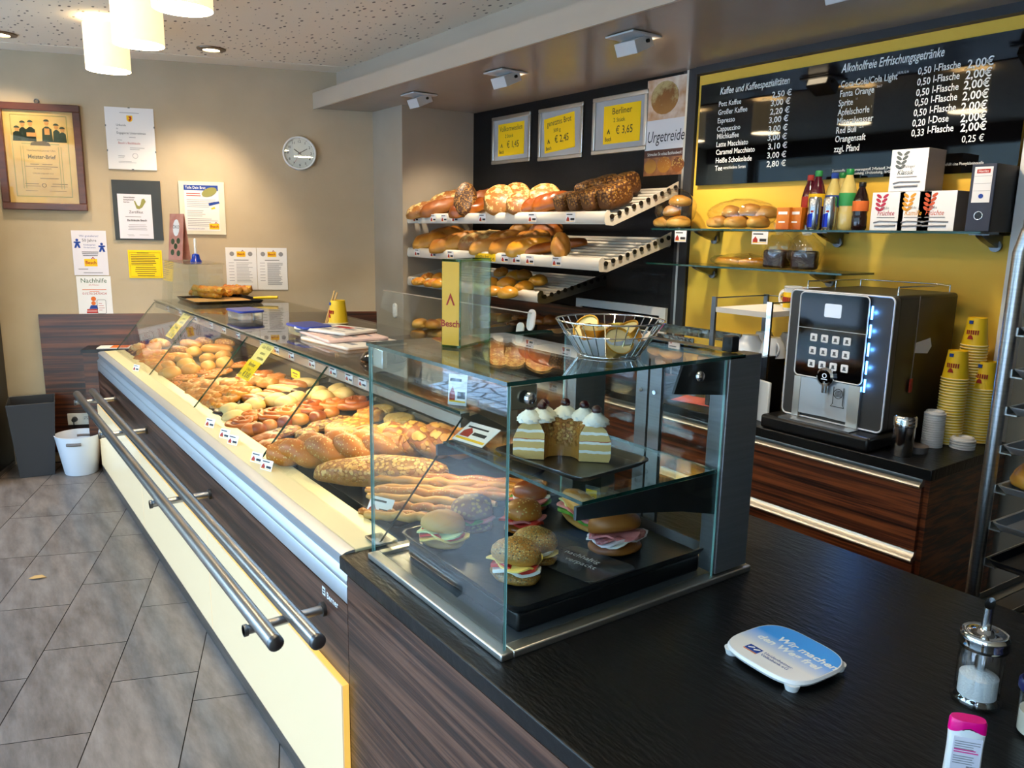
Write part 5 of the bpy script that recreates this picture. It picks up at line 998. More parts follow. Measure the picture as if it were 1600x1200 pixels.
mb = MB(); mb.lathe([(0, .0125), (.025, .0125), (.025, .015), (0, .015)], 28, mx=Matrix.Translation((cx_, -.012, SZ0+.012)) @ Matrix.Rotation(R(90), 4, 'X')); part('knob_face', mb, 'screen_black', k_)
mb = MB(); mb.tube([(cx_+.008*math.cos(R(a)), -.0275, SZ0+.016+.008*math.sin(R(a))) for a in range(0, 360, 30)], .0016, 6, closed=True); mb.box((cx_-.012, -.028, SZ0+.001), (cx_+.012, -.027, SZ0+.004)); part('knob_mark', mb, 'screen_glow', k_)
# cup bay: two silver cheeks, curved back, grille and spout sticker
for xa, xb in ((SX0+.004, SX0+.032), (SX1-.045, SX1+.0)):
    mb = MB(); mb.box((xa, -.014, H0+.004), (xb, .0, SZ0-.004)); part('bay_cheek', mb, 'alu', cm)
mb = MB(); n = 16; P = [(SX0+.032+(SX1-.045-SX0-.032)*i/n, -.004+.035*0-.0-.012*math.sin(math.pi*i/n)*-1) for i in range(n+1)]
mb.prism([(x, -.003-.009*abs(math.cos(math.pi*i/n))) for i, (x, _) in enumerate(P)]+[(P[-1][0], 0), (P[0][0], 0)], 'z', H0+.02, SZ0-.004, 0, True); part('bay_back', mb, 'alu_soft', cm)
mb = MB(); mb.tube([(cx_+.055+.018*math.cos(R(a)), -.0155, SZ0-.045+.018*math.sin(R(a))) for a in range(0, 360, 24)], .0012, 6, closed=True); mb.tube([(cx_+.036, -.0155, SZ0-.02), (cx_+.036, -.0155, SZ0-.085), (cx_+.028, -.0155, SZ0-.095), (cx_+.082, -.0155, SZ0-.095), (cx_+.076, -.0155, SZ0-.085), (cx_+.076, -.0155, SZ0-.02)], .0013, 6)
for i in range(5): mb.box((cx_+.042, -.0155, SZ0-.036-i*.005), (cx_+.068, -.0148, SZ0-.034-i*.005))
part('bay_sticker', mb, 'ink', cm)
mb = MB(); mb.box((SX0-.01, -.078, H0-.004), (SX1+.01, -.016, H0+.003)); part('drip_grille', mb, 'brushed', cm)
mb = MB(); mb.cyl((cx_, -.016, SZ0-.005), (cx_, -.016, SZ0-.05), .012, 16); part('spout', mb, 'steel_smooth', cm)
for i in range(5):
    mb = MB(); mb.box((SX1+.0035, -.003, SZ1-.080-i*.066), (SX1+.0095, .0005, SZ1-.032-i*.066)); part('blue_light', mb, 'led_blue', cm)
    light('blue_light_glow', 'POINT', (MX0+SX1+.016, 2.652, ZB+SZ1-.055-i*.066), .09, (.10, .36, 1), shadow_soft_size=.008)
mb = MB(); yy = .07; mb.tube([(.03, .06, H0+MH), (.03, .06, H0+MH+.028), (.03, .43, H0+MH+.028), (MW-.03, .43, H0+MH+.028), (MW-.03, .06, H0+MH+.028), (MW-.03, .06, H0+MH)], .003, 8)
for p in ((.03, .43), (MW-.03, .43), (.03, .25)): mb.cyl((p[0], p[1], H0+MH), (p[0], p[1], H0+MH+.028), .003, 8)
part('gallery_rail', mb, 'chrome', cm)
mb = MB(); mb.prism([(.17, .28+.0), (.27, .292), (.285, .26), (.26, .235), (.17, .243)], 'x', MW-.0038, MW-.002); mb.v = [(p[0], p[1], p[2]+H0+.04) for p in mb.v]; part('paper_tag', mb, 'paper', cm)
mb = MB(); mb.tube([(MW-.001, .16, H0+MH-.004), (MW+.002, .157, H0+.30), (MW+.002, .155, H0+.19)], .0012, 6); part('pull_string', mb, 'lid_grey', cm); mb = MB(); mb.box((MW, .148, H0+.14), (MW+.006, .162, H0+.19)); part('string_toggle', mb, 'logo_red', cm)

# ------------------------------------------------------------------ cup stand, cups and beakers
cs = thing('cup_stand', 'open cup stand with chrome posts and wooden shelves beside the coffee machine', 'cup stand', (-2.24, 2.70, ZB))
for x, y in ((0, 0), (.285, 0), (0, .36), (.285, .36)):
    mb = MB(); mb.box((x-.011, y-.006, .0), (x+.011, y+.006, .485)); part('post', mb, 'steel_dark' if x == 0 else 'chrome', cs)
for z in (.06, .225, .42):
    mb = MB(); mb.box((.012, -.004, z), (.274, .364, z+.022)); part('shelf', mb, 'filter_white', cs)
mb = MB()
for a, b in (((0, 0, .48), (0, .36, .48)), ((.285, 0, .48), (.285, .36, .48)), ((0, .36, .48), (.285, .36, .48))): mb.cyl(a, b, .003, 6)
part('top_rail', mb, 'steel_dark', cs)
cupp = [(.0, .0), (.026, 0), (.027, .006), (.036, .02), (.044, .045), (.047, .066), (.0455, .066), (.042, .045), (.034, .022), (0, .012)]
def cup(label, p, rz, flip=True, s=1.0):
    t = thing('coffee_cup', label, 'cup', p, 0, 'white porcelain cups', rot=(R(180) if flip else 0, 0, rz))
    if 'cup' not in CARD:
        mb = MB(); mb.lathe(cupp, 28); a = mb.mesh('bowl', 'porcelain'); mb = MB(); mb.tube([(.040+.022*math.sin(R(a_)), 0, .036-.02*math.cos(R(a_))) for a_ in range(0, 181, 15)], .0038, 8); CARD['cup'] = (a, mb.mesh('handle', 'porcelain'))
    for nm, m_ in zip(('bowl', 'handle'), CARD['cup']): part(nm, m_, None, t)
    t.scale = (s,)*3; return t
zs = ZB+.247
for i, (x, y, k, s_) in enumerate(((-2.085, 2.76, 0, 1.3), (-2.12, 2.90, 0, 1.3), (-2.0, 2.80, 0, 1.25), (-2.06, 3.0, 0, 1.25))):
    cup('big upturned white cup on the middle cup stand shelf, ' + ('at the front edge', 'behind the front one', 'partly behind the chrome post', 'at the back')[i], (x, y, zs+.066*s_+.0005), .4-i*.5, True, s_)
for i, (x, y) in enumerate(((-2.13, 2.80), (-2.02, 2.77), (-2.05, 2.93))):
    mb = MB(); mb.lathe([(.04, .0), (.044, .03), (.04, .07), (.03, .11), (.028, .11), (.0, .108)], 28); solid('milk_jug', 'pale upturned china jug on the bottom cup stand shelf, ' + ('with the long lip', 'beside the coffee machine', 'at the back')[i], 'jug', mb, 'porcelain', (x, y, ZB+.083), group='china jugs')
for i, (x, y) in enumerate(((-2.045, 2.98), (-1.965, 2.99), (-1.975, 2.88))):
    t = thing('logo_mug', 'yellow banded white mug on top of the cup stand, ' + ('with its handle showing', 'behind the coffee machine edge', 'nearest the coffee machine')[i], 'mug', (x, y, ZB+.4425), 0, 'yellow banded mugs')
    mb = MB(); mb.lathe([(.0, .0), (.038, 0), (.0395, .006), (.0395, .088), (.041, .094), (.037, .094), (.036, .01), (0, .008)], 30); part('body', mb, 'porcelain', t)
    mb = MB(); mb.lathe([(.0398, .012), (.0402, .014), (.0402, .074), (.0398, .076)], 30, cap=False); part('band', mb, 'yellow_cup', t)
    mb = MB(); mb.tube([(-.037-.024*math.sin(R(a_)), -.01, .047-.028*math.cos(R(a_))) for a_ in range(0, 181, 15)], .0045, 8); part('handle', mb, 'porcelain', t)
    mb = MB()
    for k in range(5): a_ = R(-125+k*13); mb.cbox((.0405*math.cos(a_), .0405*math.sin(a_), .045), (.006, .006, .022))
    part('lettering', mb, 'logo_red', t)
mb = MB(); mb.box((-.006, -.045, 0), (.006, .045, .17)); o = solid('white_board', 'small white rounded board leaning beside the coffee machine', 'board', mb, 'white_plastic', (-1.925, 2.66, ZB), (0, 0, R(70)), bevel=.004)
mb = MB(); mb.box((-.03, 0, 0), (.0, .20, .26)); solid('black_box', 'upright black box between the cup stand and the glass cube', 'box', mb, 'black_plastic', (-1.955, 2.63, ZB), bevel=.002)
# paper beakers in stacks
def beaker_stack(label, px, n, y=None, s=1.0):
    q = onz(px[0], px[1], ZB)
    for i in range(n):
        top = i == n-1
        t = thing('paper_cup', 'yellow paper cup nested in the %s stack of upturned cups, %s' % (label, 'topmost, printed side showing' if top else 'number %d from the bottom' % (i+1)), 'paper cup', (q.x, q.y, ZB+i*.0105*s), 0, 'yellow paper cups, %s stack' % label)
        if ('bk', s) not in CARD:
            mb = MB(); mb.lathe([(.0435*s, .004*s), (.0455*s, .003*s), (.0455*s, .0085*s), (.0435*s, .009*s), (.032*s, .108*s), (.031*s, .108*s), (.031*s, .102*s), (0, .102*s)], 28); a = mb.mesh('wall', 'yellow_cup')
            mb = MB(); mb.tube([(.0445*s*math.cos(R(k)), .0445*s*math.sin(R(k)), .006*s) for k in range(0, 360, 15)], .0028*s, 6, closed=True); b = mb.mesh('rim', 'cup_rim')
            mb = MB()
            for k in range(6): a_ = R(-112+k*11); r_ = .0385*s; mb.cbox((r_*math.cos(a_), r_*math.sin(a_), .055*s), (.004, .004, .016*s))
            mb.prism([(-.01, .03), (.01, .03), (.006, .042), (0, .046), (-.006, .042)], 'y', -.0432*s, -.0405*s); c = mb.mesh('lettering', 'logo_red')
            mb = MB(); a_ = R(-100); mb.cbox((.034*s*math.cos(a_), .034*s*math.sin(a_), .092*s), (.014, .006, .012*s)); d = mb.mesh('flag_print', 'ink_blue'); CARD[('bk', s)] = (a, b, c, d)
        A_ = CARD[('bk', s)]
        part('wall', A_[0], None, t); part('rim', A_[1], None, t)
        if top: part('lettering', A_[2], None, t); part('flag_print', A_[3], None, t)
beaker_stack('nearer', (1479, 692), 24)
beaker_stack('tallest', (1503, 686), 35)
beaker_stack('shortest', (1525, 690), 20)
for nm, lb, (px, py), n, r_, dz, grp in (('lid', 'tall lid stack before the yellow cups', (1455, 697), 15, .036, .0085, 'white cup lids, tall pile'), ('lid', 'low wide lid pile at the worktop end', (1503, 700), 4, .042, .009, 'white cup lids, low pile')):
    q = onz(px, py, ZB); mb = MB(); mb.lathe([(0, .006), (r_*.62, .006), (r_*.7, .012), (r_*.82, .012), (r_*.86, .003), (r_, .001), (r_*1.02, .004), (r_, .007), (r_*.9, .008), (r_*.84, .015), (r_*.7, .0155), (r_*.6, .009), (0, .009)], 28); me = mb.mesh('cup_lid', 'lid_white')
    for i in range(n): solid('beaker_cover', 'white plastic lid in the %s, layer %d' % (lb, i+1), 'lid', me, None, (q.x, q.y, ZB+i*dz), group=grp)
q = onz(1431, 706, ZB); mb = MB(); mb.lathe([(0, 0), (.036, 0), (.04, .024), (.037, .026), (0, .024)], 28); solid('grey_dish', 'flat grey plastic dish beside the steel tin', 'dish', mb, 'lid_grey', q)
q = onz(1408, 711, ZB); t = thing('steel_tin', 'tall polished steel canister with lid on the back worktop', 'canister', q)
mb = MB(); mb.lathe([(0, 0), (.034, 0), (.036, .003), (.036, .105), (0, .105)], 32); part('body', mb, 'steel_smooth', t); mb = MB(); mb.lathe([(.036, .106), (.0385, .107), (.0385, .138), (.034, .144), (0, .145)], 32); part('lid', mb, 'chrome', t)

# ------------------------------------------------------------------ glass wall shelves with drinks, tea and bagged bread
GS = 1.681; GY = 2.95
def wall_shelf(label, x0, x1, z, brackets):
    t = thing('glass_shelf', label, 'shelf', (x0, BY, z), 0, 'glass wall shelves')
    part('plate', pane((0, GY-BY, -.008), (x1-x0, -.006, 0), 'z'), ['glass_shelf', 'glass_edge'], t)
    for bx in brackets:
        mb = MB(); x = bx-x0; mb.box((x-.035, -.17, -.012), (x+.035, 0, -.0085)); mb.prism([(-.17, -.012), (0, -.012), (0, -.06), (-.05, -.055), (-.12, -.035), (-.165, -.018)], 'x', x-.012, x+.012); mb.lathe([(0, 0), (.022, 0), (.022, .012), (0, .014)], 20, mx=Matrix.Translation((x+.0, -.02, -.05)) @ Matrix.Rotation(R(90), 4, 'X')); part('bracket', mb, 'steel_dark', t)
    return t
wall_shelf('long glass wall shelf under the menu board carrying drinks and tea boxes', -2.885, -1.30, GS, (-2.66, -1.98, -1.34))
wall_shelf('short lower glass wall shelf with bagged cake', -2.91, -1.81, 1.508, (-2.66, -2.0))
q = ony(1064, 366, GY); price_card('white price card hanging from the long glass shelf below the high bag of rolls', (q.x, GY-.002, GS-.065), (0, 0, 0), .075, .055, 'glass shelf price cards')
q = ony(1188, 368, GY); price_card('white price card hanging from the long glass shelf below the wide bag of rolls', (q.x, GY-.002, GS-.065), (0, 0, 0), .085, .055, 'glass shelf price cards')
def bag(label, px, py, z, w_, d_, h, rolls, y=3.05, m_='crust_pale', mesh='oval', seed=1):
    q = ony(px, py, y); t = thing('bread_bag', label, 'bag', (q.x, y, z))
    bm = MB(); bm.ball((0, 0, h*.5), (w_/2, d_/2, h/2), 22, 14, fn=lambda p: p+Vector((noise.noise(p*22+Vector((seed, 0, 0))), noise.noise(p*22+Vector((0, seed, 3))), noise.noise(p*25)))*.010)
    bm.v = [(p[0], p[1], max(.001, p[2])) for p in bm.v]; part('wrapper', bm, 'cello', t)
    for i, (x, yy, zz) in enumerate(rolls):
        me = PM[mesh].copy(); me.materials.clear(); me.materials.append(G(m_)); part('bread', me, None, t, (x, yy, zz), (0, 0, i*.8))
    return t
bag('clear bag of rolls piled high at the bread shelf end of the long glass shelf', 1053, 355, GS, .24, .18, .20, [(-.06, -.01, .006), (.05, -.02, .006), (.0, .03, .006), (-.01, -.01, .06), (.03, .0, .11)])
bag('wide clear bag of six pale rolls on the long glass shelf', 1158, 355, GS, .38, .18, .14, [(-.12, -.02, .006), (.0, -.03, .006), (.11, -.02, .006), (-.07, .01, .055), (.05, .0, .06), (.11, .03, .05)], seed=2)
bag('flat clear bag of flatbread with red tie on the lower glass shelf', 1160, 414, 1.508, .36, .16, .06, [(-.08, 0, .004), (.08, 0, .004)], m_='crust_butter', mesh='bar', seed=3)
t = thing('bread_bag', 'clear bag with a dark cake block, lower glass shelf, beside the flatbread', 'bag', (ony(1214, 418, 3.05).x, 3.05, 1.508))
def cake_bag(t, tilt):
    mb = MB(); mb.box((-.055, -.04, .004), (.055, .05, .085)); part('cake', mb, 'crust_choco', t, bevel=.012)
    mb = MB(); mb.ball((0, 0, .075), (.075, .065, .085), 20, 12, fn=lambda p: p+Vector((noise.noise(p*26), noise.noise(p*26+Vector((5, 0, 0))), noise.noise(p*24)))*.012); mb.v = [(p[0], p[1], max(.001, p[2])) for p in mb.v]; part('wrapper', mb, 'cello', t)
    mb = MB(); mb.prism([(-.015, .15), (.015, .15), (.05, .20), (.0, .19), (-.04, .21)], 'y', -.004, .0); part('bag_top', mb, 'cello', t)
cake_bag(t, 0); dup(t, 'clear bag with a dark cake block, lower glass shelf, above the mugs', (ony(1256, 418, 3.05).x, 3.05, 1.508), (0, 0, .5))
# drinks
DRK = [('bottle', 'slim berry drink bottle with violet cap at the back of the bottle group', 1260, .235, 'berry_drink', 'ink_red', 'logo_red', 3.10, .03), ('bottle', 'broad dark berry drink bottle with green cap behind the silver can', 1272, .245, 'berry_drink', 'label_green', 'logo_yellow', 3.03, .033), ('bottle', 'pale drink bottle with blue cap between the two cans', 1297, .235, 'pale_drink', 'ink_blue', 'ink_blue', 3.06, .031), ('bottle', 'pale drink bottle with green cap half hidden at the back', 1309, .24, 'pale_drink', 'bottle_green', 'label_green', 3.12, .031), ('bottle', 'tall pale drink bottle with bright green label and cap', 1320, .245, 'pale_drink', 'bottle_green', 'label_green', 3.03, .034), ('bottle', 'small dark cola bottle with black cap and orange label', 1341, .19, 'cola', 'black_plastic', 'ink_orange', 3.02, .03)]
for nm, lb, px, h, liq, capm, labm, y, r in DRK:
    q = ony(px, 357, y); t = thing('drink_bottle', lb, 'bottle', (q.x, y, GS))
    mb = MB(); mb.lathe([(0, .003), (r*.8, 0), (r, .01), (r, h*.28), (r*.92, h*.34), (r, h*.42), (r, h*.62), (r*.8, h*.74), (r*.42, h*.88), (r*.38, h*.93), (0, h*.93)], 28); part('body', mb, liq, t)
    mb = MB(); mb.lathe([(r*1.01, h*.40), (r*1.025, h*.41), (r*1.025, h*.60), (r*1.01, h*.61)], 28); part('label', mb, labm, t)
    mb = MB(); mb.lathe([(r*.40, h*.90), (r*.46, h*.91), (r*.46, h*.99), (r*.4, h), (0, h)], 20); part('cap', mb, capm, t)
for i, px in enumerate((1270, 1294)):
    q = ony(px, 357, 2.985); t = thing('drink_can', 'slim silver and blue drink can, ' + ('in front of the berry bottle', 'in front of the green labelled bottle')[i], 'can', (q.x, 2.985, GS), 0, 'silver and blue cans')
    mb = MB(); mb.lathe([(0, .003), (.021, 0), (.0265, .008), (.0265, .125), (.023, .134), (.0215, .134), (.021, .131), (0, .131)], 30); part('body', mb, 'can_silver', t)
    mb = MB(); mb.prism([(-.0, .012), (.0, .012)], 'x', 0, 0) if 0 else None
    mb = MB(); n = 12; a0 = -160
    for s_ in (0, 180):
        V = [];
        for j in range(n+1):
            a = R(a0+s_+ (j/n)*90); k = j/n
            V += [(.0268*math.cos(a), .0268*math.sin(a), .012+0*k), (.0268*math.cos(a), .0268*math.sin(a), .058+.012*k)]
        mb.add(V, [(2*j, 2*j+2, 2*j+3, 2*j+1) for j in range(n)], 0, True)
    part('blue_field', mb, 'can_blue', t)
    mb = MB(); a = R(-75); mb.cbox((.0268*math.cos(a), .0268*math.sin(a), .075), (.012, .002, .008)); part('red_mark', mb, 'logo_red', t)
# small orange carton pair, tea boxes, binder
for i, (px, w_) in enumerate(((1228, .065), (1243, .06))):
    q = ony(px, 356, 3.02); t = thing('orange_carton', 'small orange carton on the glass shelf, ' + ('beside the wide bag of rolls', 'next to the berry bottles')[i], 'carton', (q.x, 3.02+.02*i, GS), 0, 'small orange cartons'); mb = MB(); mb.box((-w_/2, -.03, 0), (w_/2, .04, .095)); part('box', mb, 'orange_box', t, bevel=.002)
    lines(t, [(-w_*.35, .065, w_*.7, .012), (-w_*.3, .03, w_*.5, .006)], 'ink_white', -.0302)
def leafspray(t, m_, x, z, s, y):
    mb = MB()
    for i in range(4):
        for sd in (-1, 1):
            cx, cz = x+sd*s*.30*(1-i*.12)-s*.1*i*.5, z-i*s*.36; a = R(35) if sd > 0 else R(145)
            mb.prism([(cx+s*.28*math.cos(R(k))*math.cos(a)-s*.13*math.sin(R(k))*math.sin(a), cz+s*.28*math.cos(R(k))*math.sin(a)+s*.13*math.sin(R(k))*math.cos(a)) for k in range(0, 360, 40)], 'y', y-.0006, y)
    part('leaf_print', mb, m_, t)
mat('leaf_pink', '#b5304a', .7); mat('leaf_gold', '#d9952a', .7); mat('leaf_orange', '#c8522c', .7); mat('leaf_grey', '#5a5f5c', .7)
TEA = [(1386, GS, .13, 'leaf_pink', 'Früchte', 'Milde', 'white fruit tea box with pink leaf print, first on the shelf from the cola bottle'), (1428, GS, .12, 'leaf_gold', 'Kamille', 'Milde', 'white camomile tea box with golden leaf print between two fruit tea boxes'), (1463, GS, .135, 'leaf_orange', 'Früchte', 'Süße', 'white fruit tea box with orange leaf print beside the binder'), (1412, GS+.146, .14, 'leaf_grey', 'Klassik', 'Kräftiger', 'white tea box with grey leaf print standing on top of the other tea boxes')]
for px, z, w_, m_, a, b, lb in TEA:
    hgt = .145 if z == GS else .155; q = ony(px, 330, 2.975); t = thing('tea_box', lb, 'tea box', (q.x, 2.975, z))
    mb = MB(); mb.box((-w_/2, 0, 0), (w_/2, .13, hgt), 0); mb.m[3] = 1; part('box', mb, ['tea_white', 'tea_side'], t, bevel=.001)
    leafspray(t, m_, -w_*.18, hgt*.9, .045, -.0005); text(t, a, .026, -w_*.3, hgt*.40, m_, -.0012, sx=.85, shear=.25); text(t, b, .015, -w_*.2, hgt*.56, 'ink_grey', -.0012)
    mb = MB(); mb.tube([(-w_*.38, -.001, .03), (-w_*.2, -.001, .036), (w_*.35, -.001, .034)], .003, 6); mb.tube([(-w_*.34, -.001, .018), (w_*.3, -.001, .02)], .004, 6); part('cup_print', mb, 'ink_grey', t)
    lines(t, [(-w_*.3, hgt*.33, w_*.55, .004)], 'ink_grey', -.0004)
q = ony(1526, 357, 2.975); t = thing('ring_binder', 'dark blue lever arch binder standing at the end of the glass shelf', 'binder', (q.x, 2.975, GS)); bw = .082
mb = MB(); mb.box((-bw/2, 0, 0), (bw/2, .006, .232)); part('spine', mb, 'binder_blue', t, bevel=.002)
mb = MB(); mb.box((-bw/2, .006, 0), (-bw/2+.003, .215, .232)); mb.box((bw/2-.003, .006, 0), (bw/2, .215, .232)); part('cover', mb, 'binder_side', t); mb = MB(); mb.box((-bw/2+.006, .02, .004), (bw/2-.02, .205, .222)); part('paper_block', mb, 'paper', t)
mb = MB(); mb.tube([(.014*math.cos(R(k)), -.001, .055+.014*math.sin(R(k))) for k in range(0, 360, 18)], .0022, 8, closed=True); part('finger_ring', mb, 'chrome', t); mb = MB(); mb.lathe([(0, 0), (.0125, 0), (.0125, .001), (0, .001)], 20, mx=Matrix.Translation((0, 0, .055)) @ Matrix.Rotation(R(90), 4, 'X')); part('finger_hole', mb, 'black_plastic', t)
sheet(t, -.03, .10, .03, .222, 'paper', 0, .001, 'spine_label'); sheet(t, -.022, .200, .022, .214, 'ink_red', -.001, .0006, 'label_band'); text(t, 'Herlitz', .012, 0, .203, 'ink_white', -.0022, align='CENTER')
lines(t, [(-.028, .19, .056, .001), (-.028, .165, .056, .001), (-.028, .14, .056, .001)], 'ink_grey'); mb = MB(); mb.prism([(.008*math.cos(R(k)), .122+.008*math.sin(R(k))) for k in range(0, 360, 30)], 'y', -.002, -.001); part('spine_emblem', mb, 'ink_blue', t)

# ------------------------------------------------------------------ tall tray trolley at the wall end
RY = 2.35; rx = -.928
tr = thing('tray_trolley', 'tall steel tray trolley with black trays at the end of the back counter', 'trolley', (rx, RY, 0), R(-3)); TW, TD, TH = .62, .78, 1.72
def upr(y): return [(0, y, .10), (0, y, TH-.10), (.012, y, TH-.045), (.045, y, TH-.012), (.10, y, TH), (TW-.10, y, TH), (TW-.045, y, TH-.012), (TW-.012, y, TH-.045), (TW, y, TH-.10), (TW, y, .10)]
for y in (0, TD):
    mb = MB(); P = upr(y); mb.tube(P, .019, 12); part('tube_frame', mb, 'steel', tr)
for x in (0, TW):
    mb = MB(); mb.cyl((x, 0, .14), (x, TD, .14), .016, 12); mb.cyl((x, 0, 1.66), (x, TD, 1.66), .012, 12); part('side_bar', mb, 'steel', tr)
TZs = [1.40, 1.285, 1.18, 1.07, .955, .845, .735, .625, .515, .405, .295]
for z in TZs:
    for x, s_ in ((.019, 1), (TW-.019, -1)):
        mb = MB(); mb.box((min(x, x+s_*.03), .0, z-.004), (max(x, x+s_*.03), TD, z)); mb.box((min(x, x+s_*.003), 0, z), (max(x, x+s_*.003), TD, z+.02)); part('slide_rail', mb, 'alu', tr)
for x in (0, TW):
    for y in (0, TD):
        mb = MB(); mb.lathe([(0, -.014), (.045, -.014), (.05, -.008), (.05, .008), (.045, .014), (0, .014)], 24, mx=Matrix.Translation((x, y, .05)) @ Matrix.Rotation(R(90), 4, 'X')); mb.box((x-.012, y-.02, .05), (x+.012, y+.02, .11)); part('castor', mb, 'black_plastic', tr)
rz3 = R(-3)
for i, z in enumerate((1.40, 1.285, 1.18, 1.07, .955, .845, .735)):
    c = Matrix.Rotation(rz3, 3, 'Z') @ Vector((TW/2, TD/2-.02, 0)); tray('trolley_tray', 'steel edged tray in the tall trolley, ' + ('topmost', 'second from the top', 'third from the top, with a brown loaf end', 'fourth from the top', 'fifth from the top, carrying plaited loaves', 'sixth from the top', 'lowest visible')[i], 'tray', TW-.05, TD-.02, (rx+c.x, RY+c.y, z+.0005), 'alu_soft' if i < 6 else 'black_tray', .022, rz3, 0, .02, 'trolley trays')
for i, (x, y, z, m_, rz_) in enumerate(((.13, .12, .959, 'crust_gold', .5), (.32, .10, .959, 'crust_gold', .4), (.22, .3, .959, 'crust_butter', .5))):
    c = Matrix.Rotation(rz3, 3, 'Z') @ Vector((x, y, 0)); o = item('plaited_loaf', 'shiny yellow loaf on the fifth trolley tray, ' + ('beside the steel upright', 'next one inward', 'behind the others')[i], 'bread', 'golden', m_, (rx+c.x, RY+c.y, z), rz_, 'yellow trolley loaves', .9)
c = Matrix.Rotation(rz3, 3, 'Z') @ Vector((.30, .25, 0)); item('brown_loaf', 'brown loaf on the third trolley tray', 'bread', 'loafl', 'crust_brown', (rx+c.x, RY+c.y, 1.184), .4)

# ------------------------------------------------------------------ what stands on the glass cube
t = thing('glass_block', 'tall clear glass block with yellow sticker on one side, on top of the glass showcase', 'glass block', (onz(729, 543, CT).x, onz(729, 543, CT).y, CT+.0085), R(117))
mb = MB(); mb.box((-.074, -.025, 0), (.074, .025, .206)); mb = MB(); mb.box((-.068, -.0245, .006), (.068, -.0215, .2)); mb.box((-.068, .0215, .006), (.068, .0245, .2)); part('pane', mb, 'glass_body', t)
mb = MB(); mb.box((-.074, -.025, 0), (-.0685, .025, .206)); mb.box((.0685, -.025, 0), (.074, .025, .206)); mb.box((-.0685, -.025, 0), (.0685, .025, .0055)); mb.box((-.0685, -.025, .2005), (.0685, .025, .206)); part('edge_frame', mb, 'glass_green', t)
mb = MB(); mb.box((-.0752, -.023, .006), (-.0742, .023, .2)); stk = part('sticker', mb, 'sticker_yellow', t)
mb = MB(); mb.prism([(-.012, .1), (.0, .128), (.012, .1), (.008, .1), (0, .118), (-.008, .1)], 'x', -.0760, -.0753); part('roof_mark', mb, 'logo_red', stk)
text(stk, 'Besch', .022, -.0758, .05, 'logo_red', 0, rot=(R(90), 0, R(-90)), bold=.02, align='CENTER')
BKT = onz(941, 556, CT+.008); BKT.y += .02; t = thing('wire_basket', 'round chrome wire basket of foil cups on top of the glass showcase', 'basket', (BKT.x, BKT.y, CT+.0085)); b0, b1, bh = .070, .122, .080
for i in range(30):
    a = 2*math.pi*i/30; mb = MB(); mb.tube([(b0*math.cos(a), b0*math.sin(a), .003), (b0*1.02*math.cos(a), b0*1.02*math.sin(a), .006), (b1*math.cos(a), b1*math.sin(a), bh)], .0013, 6); part('wire', mb, 'chrome', t)
for r_, z in ((b0, .003), (b1, bh), (.104, .05)):
    mb = MB(); mb.tube([(r_*math.cos(R(k)), r_*math.sin(R(k)), z) for k in range(0, 360, 9)], .0022 if r_ != .104 else .0012, 8, closed=True); part('ring', mb, 'chrome', t)
mb = MB(); V = []; nn = 36
for ring, (r_, z) in enumerate(((.001, .004), (.062, .005), (.094, .040))):
    for k in range(nn): a = 2*math.pi*k/nn; V.append((r_*math.cos(a)*(1+.05*(k % 2)*(ring == 2)), r_*math.sin(a)*(1+.05*(k % 2)*(ring == 2)), z+(.012*((k*5) % 4)/3 if ring == 2 else 0)))
mb.add(V, [(ring*nn+k, ring*nn+(k+1) % nn, (ring+1)*nn+(k+1) % nn, (ring+1)*nn+k) for ring in range(2) for k in range(nn)], 0, False)
solid('paper_napkin', 'white scalloped paper liner inside the wire basket', 'napkin', mb, 'paper', (BKT.x, BKT.y, CT+.0095))
for i, (x, y, z, rx_, ry_) in enumerate(((-.035, -.02, .012, .15, .1), (.04, -.03, .014, .9, .3), (-.075, .02, .028, -.2, -.9), (.0, .045, .016, .1, .2), (.06, .04, .022, -.3, .6))):
    t = thing('foil_cup', 'gold foil cup in the wire basket, ' + ('upright in front', 'tipped open towards the viewer', 'leaning at the rim towards the glass block', 'behind the others', 'leaning at the far rim')[i], 'foil cup', (BKT.x+x*.85, BKT.y+y*.85, CT+.0085+z), 0, 'gold foil cups', rot=(rx_, ry_, i))
    mb = MB(); mb.lathe([(0, 0), (.022, 0), (.032, .05), (.0335, .05), (.0335, .052), (.031, .052), (.021, .003), (0, .003)], 28); part('cup', mb, 'gold_foil', t); mb = MB(); mb.lathe([(0, .046), (.030, .046), (.030, .048), (0, .048)], 24); part('lid', mb, 'gold_pale', t)

# ------------------------------------------------------------------ inside the glass cube
p0 = onz(840, 700, SH+.012); t = tray('cake_tray', 'dark steel tray under the cut ring cake on the inner glass shelf', 'tray', .31, .25, (-1.40, 1.195, SH+.0085), 'steel_dark', .016, R(6), 0, .03)
ck = thing('ring_cake', 'half eaten ring cake coated in nut brittle with cream rosettes and cherries', 'cake', (-1.40, 1.165, SH+.012), R(48))
A0, A1 = R(0), R(180); ri, ro, hc = .042, .118, .095
sec = [(ri, 0), (ro-.004, 0), (ro, .012), (ro, .05), (ro-.012, .078), (ro-.03, hc), ((ri+ro)/2-.004, hc+.003), (ri+.012, hc-.006), (ri, hc-.03)]
mb = MB(); n = 40; k = len(sec); V = []
for i in range(n+1):
    a = A0+(A1-A0)*i/n
    for j, (r_, z) in enumerate(sec): w_ = .003*noise.noise(Vector((r_*60, a*8, z*60))); V.append(((r_+w_)*math.cos(a), (r_+w_)*math.sin(a), z))
mb.add(V, [(i*k+j, (i+1)*k+j, (i+1)*k+(j+1) % k, i*k+(j+1) % k) for i in range(n) for j in range(k)], 0, True); part('ring', mb, 'crust_brittle', ck)
